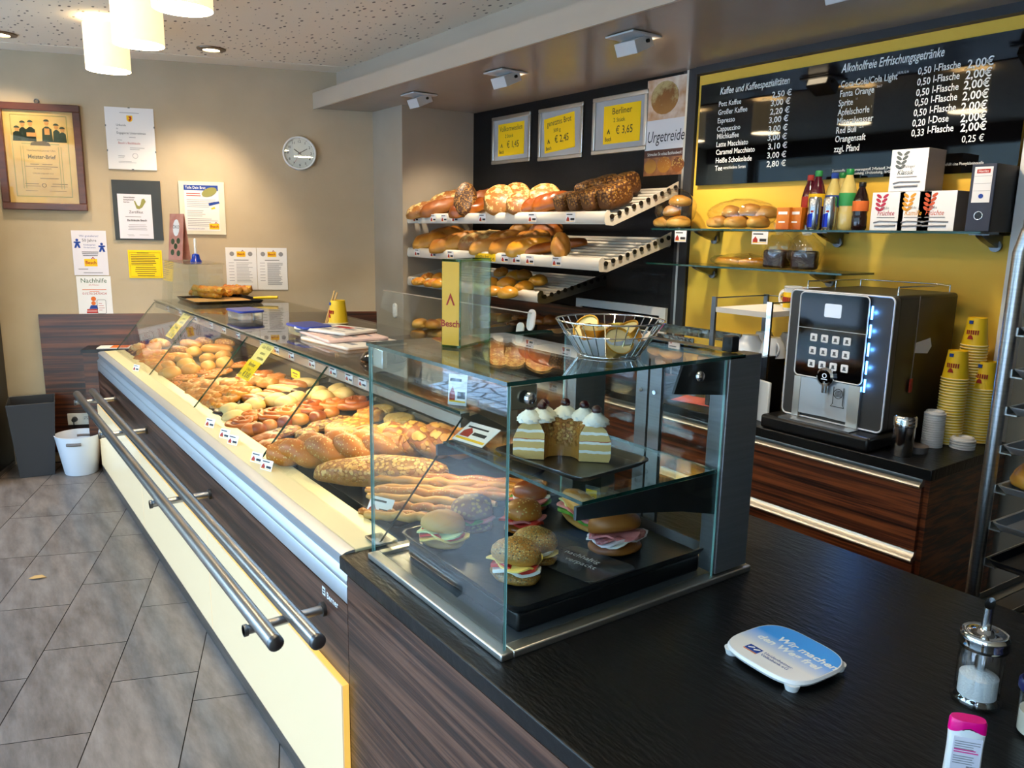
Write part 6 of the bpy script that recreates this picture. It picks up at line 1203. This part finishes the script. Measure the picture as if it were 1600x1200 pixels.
for a, s_ in ((A0, -1), (A1, 1)):
    mb = MB(); mb.add([(r_*math.cos(a)-.0006*math.sin(a)*s_*-1*0, s_*0-.0012, z) if False else (r_*math.cos(a), r_*math.sin(a)-.0012, z) for r_, z in sec], [tuple(range(k))]); part('cut_face', mb, 'cake_layers', ck)
for i, (a, r_) in enumerate(((12, .082), (52, .082), (88, .084), (126, .083), (166, .082), (146, .062))):
    a = R(a); mb = MB(); V = []; F = []; nr, ns_ = 9, 40
    for q in range(nr):
        tt = q/(nr-1); rr2 = .030*(1-tt)**.75*(1+.25*math.sin(tt*5)); zz = .040*tt
        for s2 in range(ns_): b = 2*math.pi*s2/ns_; w_ = 1+.12*math.cos(8*(b+tt*2.2)); V.append((rr2*w_*math.cos(b), rr2*w_*math.sin(b), zz))
    for q in range(nr-1):
        for s2 in range(ns_): F.append((q*ns_+s2, q*ns_+(s2+1) % ns_, (q+1)*ns_+(s2+1) % ns_, (q+1)*ns_+s2))
    mb.add(V, F, 0, True); ro_ = part('cream_rosette', mb, 'cream_soft', ck, (r_*math.cos(a), r_*math.sin(a), hc-.006))
    mb = MB(); mb.ball((0, 0, 0), (.0125, .0125, .0115), 16, 10); part('cherry', mb, 'cherry', ro_, (0, 0, .036))
q = Vector((-1.66, 1.06, SH+.0085)); t = thing('price_sign', 'white price sign lying tilted at the corner of the inner glass shelf', 'price card', q, 0, None, rot=(R(-62), 0, R(8))); sheet(t, -.06, 0, .06, .075, 'paper', 0, .002); lines(t, [(-.05, .055, .08, .006), (-.01, .03, .05, .012)], 'ink', -.002)
mb = MB(); mb.prism([(-.05, .02), (-.015, .02), (-.015, .04), (-.032, .055), (-.05, .04)], 'y', -.0028, -.002); part('logo', mb, 'logo_red', t); sheet(t, -.055, .008, .055, .016, 'logo_yellow', -.002, .0006, 'stripe')
TY = WT+.052
mb = MB(); mb.box((-1.675, .895, WT+.0065), (-1.20, 1.455, WT+.05)); solid('tray_stand', 'black plastic riser carrying the sandwich tray in the glass cube', 'riser', mb, 'black_plastic', bevel=.006)
tray('sandwich_tray', 'wide black tray holding the filled rolls in the glass cube', 'tray', .51, .60, (-1.437, 1.175, WT+.0505), 'black_tray', .024, 0, 0, .03); TZ2 = WT+.0535
mb = MB(); mb.prism(rr(.20, .15, .03), 'z', 0, .0015); t = solid('printed_mat', 'greyish transparent mat with white words on the sandwich tray', 'mat', mb, 'grey_plastic', (-1.30, 1.17, TZ2+.0003), (0, 0, R(12)))
text(t, 'nachhaltig', .026, -.085, .02, 'ink_white', .02, rot=(0, 0, 0)); text(t, 'verpackt', .026, -.06, -.012, 'ink_white', -.012, rot=(0, 0, 0))
for tt in TEXTS[-2:]: tt[4].translation.z = .0019
def sandwich(label, p, rz, top, bot, fills, s=1, tilt=0):
    t = thing('filled_roll', label, 'sandwich', p, rz, None); h = .006
    me = PM[bot[0]].copy(); me.materials.clear(); me.materials.append(G(bot[1])); b = part('bottom_half', me, None, t); b.scale = (s, s, .5*s); z = .026*s
    for i, (m_, w_, d_, th, seed) in enumerate(fills):
        mb = MB(); n = 26; V = [(0, 0, z), (0, 0, z+th)]
        for lv in (0, th):
            for k in range(n): a = 2*math.pi*k/n; r_ = 1+.13*math.sin(a*3+seed)+.06*math.sin(a*7+seed*2); V.append((w_*r_*math.cos(a), d_*r_*math.sin(a), z+lv+.006*math.sin(a*4+seed)))
        F = []
        for k in range(n): k2 = (k+1) % n; F += [(0, 2+k2, 2+k), (1, 2+n+k, 2+n+k2), (2+k, 2+k2, 2+n+k2, 2+n+k)]
        mb.add(V, F, 0, True); part({'lettuce': 'lettuce_leaf', 'tomato': 'tomato_slice', 'ham': 'ham_slice', 'cheese': 'cheese_slice', 'egg_white': 'egg_slice', 'salami': 'salami_slice', 'radish': 'radish_slice', 'cream_cheese': 'spread', 'cucumber': 'cucumber_slice'}[m_], mb, m_, t); z += th*.9
    me = PM[top[0]].copy(); me.materials.clear(); me.materials.append(G(top[1])); b = part('top_half', me, None, t, (0, 0, z-.004), (tilt, 0, 0)); b.scale = (s, s, s*.9); return t
zz_ = TZ2+.0005
def tp(px, py, h=.03): q = onz(px, py, zz_+h); return (q.x, q.y, zz_)
sandwich('smooth golden roll filled with cheese and radish nearest the cube corner by the slanted glass', tp(692, 832), .5, ('oval2', 'crust_pale'), ('oval', 'crust_pale'), [('cheese', .065, .056, .004, 1), ('tomato', .058, .048, .006, 2), ('cucumber', .06, .05, .004, 3)], .98, -.12)
sandwich('round brown seeded roll with ham behind the smooth golden roll', tp(738, 808), .2, ('round', 'crust_seeded'), ('round', 'crust_seeded'), [('lettuce', .056, .054, .004, 3), ('ham', .062, .056, .006, 1)], 1.15)
sandwich('poppy and sesame roll with egg, tomato and cheese at the front of the tray', tp(806, 884), .3, ('oval2', 'crust_poppy'), ('oval', 'crust_poppy'), [('egg_white', .058, .048, .008, 1), ('tomato', .056, .046, .008, 2), ('cheese', .064, .052, .004, 4)], 1.02, -.1)
sandwich('poppy seed roll sitting just behind the egg roll', tp(836, 856), .4, ('oval2', 'crust_poppy'), ('oval', 'crust_poppy'), [('cheese', .054, .045, .004, 1), ('egg_white', .05, .042, .006, 3)], .95)
sandwich('dark round sesame roll with tomato in the middle of the tray', tp(818, 810), .1, ('round', 'crust_sesame'), ('round', 'crust_lye'), [('tomato', .058, .054, .007, 2), ('ham', .055, .053, .005, 5)], 1.02)
sandwich('brown lye roll with salad at the back of the tray under the glass shelf', tp(828, 778), .6, ('round2', 'crust_lye'), ('round2', 'crust_lye'), [('lettuce', .06, .056, .005, 2), ('ham', .056, .052, .005, 3), ('cream_cheese', .052, .05, .004, 1)], .95)
sandwich('pale long roll with green salad and ham behind the printed mat', tp(908, 800), -.25, ('longs', 'crust_pale'), ('longs', 'crust_pale'), [('lettuce', .11, .045, .007, 1), ('ham', .105, .042, .006, 2), ('cucumber', .098, .04, .004, 4)], 1.0)
sandwich('big brown roll with stacked salami and radish standing beside the printed mat', tp(962, 835, .04), 1.35, ('oval2', 'crust_brown'), ('oval', 'crust_brown'), [('egg_white', .07, .05, .005, 1), ('radish', .075, .052, .005, 2), ('salami', .068, .05, .006, 3), ('ham', .066, .05, .005, 5)], 1.15, -.35)
q = onz(966, 766, TZ2+.045); q.y = min(q.y, 1.42); t = thing('price_sign', 'yellow price tag in a clear holder below the inner glass shelf', 'price card', (q.x, q.y, TZ2), R(20)); sheet(t, -.018, .025, .016, .065, 'paper_yellow', 0, .001); sheet(t, -.022, .0, .024, .075, 'clear_plastic', .004, .003, 'holder'); text(t, '2,9', .02, -.013, .035, 'ink', -.002)

# ------------------------------------------------------------------ on the glass top of the long counter
TT = TZ+.0085
tray('serving_tray', 'black tray with cheese sticks on the far end of the glass counter top', 'tray', .50, .44, (-5.40, 1.48, TT), 'black_tray', .022, 0, 0, .03)
mb = MB(); mb.prism(rr(.42, .36, .04), 'z', 0, .006); solid('baking_paper', 'brown baking paper sheet under the cheese sticks', 'paper', mb, 'kraft', (-5.39, 1.48, TT+.003))
for i, (px, py, L, a, dz) in enumerate(((281, 449, .26, .5, .0), (300, 455, .34, .35, 0), (318, 459, .34, .3, 0), (335, 450, .26, .6, .02), (352, 447, .24, .7, .03), (363, 455, .2, .7, .01), (372, 455, .2, .75, .02), (340, 458, .26, .5, .01), (330, 455, .24, .5, .03), (293, 447, .22, .4, .03))):
    q = onz(px, py, TT+.03+dz); m_ = with_mat(tubemesh('stick', [stick(L*.95, .027, .004, i)], 10, .85, .006), 'crust_cheese' if i % 3 else 'crust_pale')
    solid('cheese_stick', 'cheese stick heaped on the serving tray on the counter top, %s of the heap' % ORD[i], 'pastry', m_, None, (min(max(q.x, -5.6), -5.2), min(max(q.y, 1.32), 1.66), TT+.009+dz), (0, 0, a), 'heaped cheese sticks')
mb = MB(); mb.tube([(0, 0, .028), (.10, .02, .032), (.16, .03, .034)], [.006, .011, .010], 10); solid('tongs_handle', 'yellow handled serving knife sticking out from the tray of cheese sticks', 'knife', mb, 'yellow_handle', (-5.26, 1.66, TT), (0, 0, .75))
st = thing('glass_riser', 'small glass riser with slanted front above the tray of cheese sticks', 'riser', (-5.62, 1.16, TT))
mb = MB(); mb.box((0, .02, .262), (.62, .25, .268), 0); part('plate', mb, 'glass_clear', st); mb = MB(); mb.add([(0, .0, 0), (.26, .0, 0), (.26, .03, .265), (0, .03, .265), (0, .006, 0), (.26, .006, 0), (.26, .036, .265), (0, .036, .265)], [(0, 1, 2, 3), (7, 6, 5, 4), (0, 4, 5, 1), (3, 2, 6, 7), (1, 5, 6, 2), (0, 3, 7, 4)]); part('front_sheet', mb, 'glass_clear', st)
for x_ in (0, .60): part('side_sheet', MB().box((x_, .04, 0), (x_+.006, .24, .262)), 'glass_clear', st)
q = ony(281, 404, 1.27); t = thing('leaflet_stand', 'upright folded brochure with brown chocolate pictures on the glass riser', 'brochure', (q.x, 1.27, TT+.2695), R(24))
part('cover', MB().box((-.07, -.003, 0), (.07, 0, .30)), 'brochure', t, (0, -.032, 0), (R(-6), 0, 0)); c_ = t.children[0]
mb = MB(); mb.box((-.07, .002, 0), (.07, .005, .295)); part('back_leaf', mb, 'brochure', t, (0, .028, 0), (R(6), 0, 0))
mb = MB(); mb.prism([(.032*math.cos(R(k)), .21+.055*math.sin(R(k))) for k in range(0, 360, 30)], 'y', -.0042, -.003); part('oval_field', mb, 'paper', c_); text(c_, 'ÖKO', .03, 0, .205, 'ink', -.0048, align='CENTER')
for x, z in ((-.03, .12), (.025, .125), (0, .09), (-.03, .05), (.03, .045)):
    mb = MB(); mb.prism([(x+.018*math.cos(R(k)), z+.02*math.sin(R(k))) for k in range(0, 360, 40)], 'y', -.004, -.003); part('sweet_picture', mb, 'truffle', c_)
q = ony(306, 404, 1.30); t = thing('counter_bell', 'blue hand bell with white handle standing on the glass riser', 'bell', (q.x, 1.30, TT+.2695))
mb = MB(); mb.lathe([(0, .052), (.012, .052), (.022, .046), (.026, .02), (.036, .004), (.037, 0), (.034, 0), (.024, .018), (0, .04)], 28); part('bell_cup', mb, 'blue_bell', t); mb = MB(); mb.lathe([(0, .05), (.0075, .052), (.0075, .14), (.005, .146), (0, .147)], 16); part('handle', mb, 'white_plastic', t)
for i, (px, py, rz_) in enumerate(((372, 497, .05), (470, 523, .05))):
    q = onz(px, py, TT); t = thing('food_box', 'clear plastic box with blue lid on the glass counter top, ' + ('nearer the far wall', 'beside the newspaper')[i], 'box', (q.x, q.y+.04, TT), rz_, 'blue lidded boxes')
    mb = MB(); mb.prism(rr(.21, .13, .02), 'z', 0, .036); part('tub', mb, 'clear_plastic', t); mb = MB(); mb.prism(rr(.225, .145, .025), 'z', .036, .048); part('lid', mb, 'blue_plastic', t, bevel=.004)
q = onz(489, 508, TT); t = thing('paper_cup', 'upturned yellow paper cup with wooden sticks on the glass counter top', 'paper cup', (q.x, 1.66, TT), 0)
for nm, me in zip(('wall', 'rim', 'lettering', 'flag_print'), CARD[('bk', 1.0)]): part(nm, me, None, t)
t.scale = (1.15,)*3
for i, (dx, a) in enumerate(((-.065, .42), (-.05, .5))):
    mb = MB(); mb.box((-.004, -.002, 0), (.004, .002, .19)); solid('wooden_stick', 'wooden stirring stick leaning on the yellow paper cup, ' + ('longer outer one', 'shorter inner one')[i], 'stick', mb, 'wood_pale', (q.x+dx-.01, 1.62, TT), (0, a, .3), 'stirring sticks')
for i, (px, py, a, w_, d_, z, m_) in enumerate(((520, 540, .1, .42, .30, 0, 'news_white'), (535, 532, -.05, .44, .28, .014, 'news_pink'), (545, 528, .3, .36, .2, .03, 'news_white'))):
    q = onz(px, py, TT); mb = MB(); mb.prism(rr(w_, d_, .012), 'z', 0, .012); mb.cyl((-w_/2+.01, -d_/2+.006, .006), (w_/2-.01, -d_/2+.006, .006), .008, 8)
    t = solid('newspaper', 'folded newspaper on the glass counter top, ' + ('bottom of the pile', 'pinkish one in the middle of the pile', 'top of the pile')[i], 'newspaper', mb, m_, (q.x-.06, 1.44, TT+z), (0, 0, a), 'pile of newspapers', bevel=.003)
    mb = MB(); r_ = random.Random(i)
    for k in range(9): x = -w_*.42+(k % 3)*w_*.29; y = -d_*.3+(k//3)*d_*.28; mb.box((x, y, .0122), (x+w_*.2, y+d_*.08*r_.uniform(.5, 2), .0128))
    part('print', mb, 'ink_grey', t); mb = MB(); mb.box((-w_*.1, d_*.1, .0122), (w_*.2, d_*.3, .0129)); part('headline', mb, 'ink_red', t)
q = onz(572, 566, TT); mb = MB(); mb.lathe([(0, .002), (.085, 0), (.09, .008), (.07, .035), (.02, .045), (0, .045)], 32); solid('black_bowl', 'upturned black bowl beside the newspapers next to the cube', 'bowl', mb, 'screen_black', (q.x, 1.33, TT))
q = onz(582, 595, TT); t = price_card('white standing price card on the counter top right against the cube', (-1.87, 1.16, TT), (R(-5), 0, R(30)), .06, .09)
# ------------------------------------------------------------------ on the black worktop
c = [onz(x, y, WT+.022) for x, y in ((1134, 1003), (1208, 972), (1328, 1030), (1240, 1072))]; ctr_ = sum(c, Vector())/4; ax = ((c[2]-c[1])+(c[3]-c[0])).normalized(); yw = math.atan2(ax.y, ax.x)
sl = ((c[2]-c[1]).length+(c[3]-c[0]).length)/2; sd = ((c[1]-c[0]).length+(c[2]-c[3]).length)/2
t = thing('money_tray', 'white change tray with a blue bank slogan on the black worktop', 'change tray', (ctr_.x, ctr_.y, WT), yw)
def squircle(w_, d_, n=64, e=3.4): return [(w_/2*abs(math.cos(a))**(2/e)*math.copysign(1, math.cos(a)), d_/2*abs(math.sin(a))**(2/e)*math.copysign(1, math.sin(a))) for a in (2*math.pi*i/n for i in range(n))]
slw, sdw = sl*1.12, sd*1.12
mb = MB(); o0, o1, o2 = squircle(slw*.96, sdw*.96), squircle(slw, sdw), squircle(slw*.97, sdw*.97); k = 64
V = [(x, y, .010) for x, y in o0]+[(x, y, .016) for x, y in o1]+[(x, y, .0215) for x, y in o2]
mb.add(V, [(r_*k+i, r_*k+(i+1) % k, (r_+1)*k+(i+1) % k, (r_+1)*k+i) for r_ in range(2) for i in range(k)]+[tuple(range(k))[::-1], tuple(range(2*k, 3*k))], 0, True); pl = part('plate', mb, 'white_plastic', t)
m, tn, N, K, b = nodes('tray_print'); tc = N.new('ShaderNodeTexCoord'); sp = N.new('ShaderNodeSeparateXYZ'); K.new(tc.outputs['Generated'], sp.inputs[0]); r_ = N.new('ShaderNodeValToRGB'); e = r_.color_ramp.elements; e[0].position = .32; e[0].color = L4(hexc('#ece6e0')); e[1].position = .68; e[1].color = L4(hexc('#3f9fee'))
K.new(sp.outputs['Y'], r_.inputs[0]); K.new(r_.outputs[0], b.inputs['Base Color']); b.inputs['Roughness'].default_value = .3; MATS['tray_print'] = m
mb = MB(); mb.prism(squircle(slw*.95, sdw*.95), 'z', .0215, .0219); part('printed_field', mb, 'tray_print', t)
for x in (-1, 1):
    for y in (-1, 1):
        mb = MB(); mb.lathe([(.0, 0), (.012, 0), (.016, .013), (0, .013)], 18); part('foot', mb, 'white_plastic', t, (x*slw*.37, y*sdw*.37, 0))
fl = (0, 0, 0)
for s, h, x, z_, m_, bo in (('Wir machen', .027, slw*.14, sdw*.13, 'ink_white', .03), ('den Weg frei', .027, slw*.02, -sdw*.02, 'ink_white', .03), ('Heidenheimer', .0115, -slw*.08, -sdw*.24, 'ink_blue', 0), ('Volksbank eG', .0115, -slw*.08, -sdw*.30, 'ink_blue', 0)):
    text(t, s, h, x, 0, m_, z_, 1.0, .15 if bo else 0, 'CENTER' if bo else 'LEFT', rot=fl, bold=bo); TEXTS[-1][4].translation.z = .0223
mb = MB(); mb.box((-slw*.27, -sdw*.31, .0219), (-slw*.11, -sdw*.2, .0222)); part('bank_mark', mb, 'ink_blue', t)
mb = MB()
for x in (-.24, -.17): mb.prism([(slw*x, -sdw*.28), (slw*(x+.05), -sdw*.23), (slw*(x+.03), -sdw*.22), (slw*(x-.015), -sdw*.265)], 'z', .0222, .0225)
part('bank_letters', mb, 'ink_white', t); mb = MB(); mb.box((-slw*.27, -sdw*.33, .0219), (-slw*.11, -sdw*.315, .0222)); part('bank_line', mb, 'ink_orange', t)
# sugar pourer
q = onz(1524, 1095, WT); t = thing('sugar_pourer', 'fluted glass sugar pourer with steel spout lid on the black worktop', 'sugar pourer', (q.x, q.y, WT))
mb = MB(); n = 72; V = []; lv = [(.0, .0), (.036, 0), (.038, .005), (.0365, .012), (.033, .016), (.0325, .02), (.0325, .098), (.030, .106), (.030, .112)]
for r_, z in lv:
    for i in range(n): a = 2*math.pi*i/n; f_ = 1+(.035*math.cos(12*a) if .019 < z < .1 else 0); V.append((r_*f_*math.cos(a), r_*f_*math.sin(a), z))
mb.add(V, [(k_*n+i, k_*n+(i+1) % n, (k_+1)*n+(i+1) % n, (k_+1)*n+i) for k_ in range(len(lv)-1) for i in range(n)], 0, True)
inn = [(.0275, .112), (.0275, .1), (.029, .095), (.029, .014), (0, .012)]; part('jar', mb, 'glass_jar', t)
mb = MB(); mb.lathe([(0, .0125), (.0284, .0145), (.0284, .05), (.015, .058), (0, .062)], 32); part('sugar', mb, 'sugar', t)
mb = MB(); mb.lathe([(.0335, .102), (.036, .104), (.0365, .110), (.0355, .116), (.0365, .120), (.036, .126), (.033, .130), (.028, .129), (.014, .132), (.010, .137), (0, .137)], 40); part('lid', mb, 'chrome', t)
mb = MB(); mb.tube([(0, 0, .05), (0, 0, .172), (.001, 0, .180)], [.0075, .0075, .0075], 18, caps=False); mb.v[-18:] = [(p[0], p[1], p[2]+(.010 if p[1] > 0 else -.006)*abs(p[1])/.0075) for p in mb.v[-18:]]; part('spout', mb, 'steel_smooth', t); t.scale = (1.12, 1.12, 1.06)
# sweetener dispenser
q = onz(1500, 1215, WT); t = thing('sweetener_dispenser', 'white flat sweetener dispenser with magenta cap on the worktop edge', 'dispenser', (q.x, q.y, WT), R(38))
H_ = .098; mb = MB(); k = 40; V = []
lv = [(0, .95), (.004, 1), (.03, .97), (.06, .96), (.085, 1.0), (.092, 1.0)]
for z, f_ in lv: V += [(x*f_, y*f_, z) for x, y in squircle(.052, .026, k, 2.6)]
mb.add(V, [(r_*k+i, r_*k+(i+1) % k, (r_+1)*k+(i+1) % k, (r_+1)*k+i) for r_ in range(len(lv)-1) for i in range(k)]+[tuple(range(k))[::-1], tuple(range((len(lv)-1)*k, len(lv)*k))], 0, True); part('body', mb, 'white_plastic', t)
mb = MB(); V = []
for z, f_ in ((.082, 1.02), (.1, 1.0), (.104, .93)): V += [(x*f_, y*f_, z if z > .09 else .088-.006*math.cos(2*math.atan2(y, x))) for x, y in squircle(.052, .026, k, 2.6)]
mb.add(V, [(r_*k+i, r_*k+(i+1) % k, (r_+1)*k+(i+1) % k, (r_+1)*k+i) for r_ in range(2) for i in range(k)]+[tuple(range(k))[::-1], tuple(range(2*k, 3*k))], 0, True); part('cap', mb, 'magenta_cap', t)
sheet(t, -.02, .012, .02, .078, 'lid_grey' if 0 else 'paper_lilac', -.0118, .0012, 'back_label'); lines(t, para(-.018, .07, .036, 4, .004, .0012, 2)+para(-.018, .045, .036, 4, .004, .0012, 4), 'ink_grey', -.0131); lines(t, [(-.018, .052, .034, .0016), (-.018, .056, .03, .0016)], 'magenta_cap', -.0131, 'red_print'); lines(t, [(.002+i*.0016, .014, .0008, .016) for i in range(10)], 'ink', -.0131, 'bar_code')
# milk jar at the frame edge
q = onz(1622, 1150, WT); t = thing('milk_jar', 'glass milk jar with dark blue rim at the worktop edge', 'jar', (q.x, q.y, WT))
mb = MB(); mb.lathe([(0, 0), (.032, 0), (.035, .004), (.036, .085), (.0335, .085)], 36, cap=False); part('jar', mb, 'glass_jar', t); mb = MB(); mb.lathe([(0, .006), (.0326, .007), (.0328, .045), (0, .045)], 32); part('milk', mb, 'milk', t)
mb = MB(); mb.lathe([(.033, .083), (.039, .084), (.039, .096), (.035, .1), (.033, .098)], 36); part('rim', mb, 'dark_blue', t)
# ------------------------------------------------------------------ floor items by the far wall, end cabinet
a, b = onz(76, 751, 0), onz(83, 744, 0)
t = thing('waste_bin', 'tall tapered glossy dark grey waste bin at the far wall', 'bin', (-5.96, .38, 0), R(-6)); w0, d0, w1, d1, h = .115, .16, .16, .22, .50
mb = MB(); V = []
for (w_, d_, z) in ((w0, d0, 0), (w1, d1, h), (w1-.008, d1-.008, h), (w0-.008, d0-.008, .01)): V += [(-w_, -d_/1.6, z), (w_, -d_/1.6, z), (w_, d_/1.6, z), (-w_, d_/1.6, z)]
mb.add(V, [(r_*4+i, r_*4+(i+1) % 4, (r_+1)*4+(i+1) % 4, (r_+1)*4+i) for r_ in range(3) for i in range(4)]+[(3, 2, 1, 0), (12, 13, 14, 15)]); part('body', mb, 'grey_plastic', t, bevel=.006)
t = thing('waste_bin', 'small round white bin with grip slots beside the glowing counter panel', 'bin', (-5.80, .62, 0))
mb = MB(); mb.lathe([(0, 0), (.095, 0), (.10, .006), (.142, .262), (.145, .27), (.138, .27), (.098, .012), (0, .01)], 40); part('body', mb, 'bin_white', t)
for a_ in (-20, 160):
    mb = MB()
    P = [(.1372*math.cos(R(a_+k)), .1372*math.sin(R(a_+k)), .225) for k in range(-18, 19, 6)]; mb.tube(P, .011, 8); part('grip_slot', mb, 'lid_grey', t)
ec = thing('end_cabinet', 'low dark walnut side cabinet squeezed between wall and glass counter', 'cabinet', far(.24, 0, .022), FA); mb = MB(); mb.box((0, -.20, .02), (.36, 0, .80)); mb2 = MB(); mb2.box((-.01, -.21, .80), (.37, 0, .822)); part('body', mb, 'walnut', ec); part('top', mb2, 'black_plastic', ec)
mb = MB(); mb.box((-.10, -.07, 0), (.10, .07, .004)); t = solid('flyer', 'glossy red and white flyer lying on the side cabinet', 'flyer', mb, 'paper', far(.42, .8225, .13), (0, 0, FA)); mb = MB(); mb.box((-.02, -.065, .0041), (.09, .065, .0046)); part('picture', mb, 'ink_orange', t)
ft = thing('drinks_cabinet', 'tall black cabinet at the wall edge beside the grey waste bin', 'cabinet', far(-.29, 0, .014), FA); mb = MB(); mb.box((-.6, -.55, .03), (0, 0, 1.9)); part('body', mb, 'black_plastic', ft, bevel=.006); mb = MB(); mb.box((-.59, -.562, .05), (-.01, -.55, 1.88)); part('door', mb, 'black_gloss', ft); mb = MB(); mb.box((-.6, -.55, 0), (0, 0, .029)); part('plinth', mb, 'lid_grey', ft)
q = onz(45, 905, 0); mb = MB(); mb.prism([(.0, 0), (.02, .018), (.05, .02), (.075, .0), (.05, -.015), (.02, -.016)], 'z', 0, .002); mb.v = [(p[0], p[1], p[2]+.006*math.sin(p[0]*40)+.002) for p in mb.v]; solid('dry_leaf', 'small dry yellow leaf on the grey floor tiles', 'leaf', mb, 'leaf_dry', (q.x, q.y, .0), (0, 0, 1.2))
flush_texts()
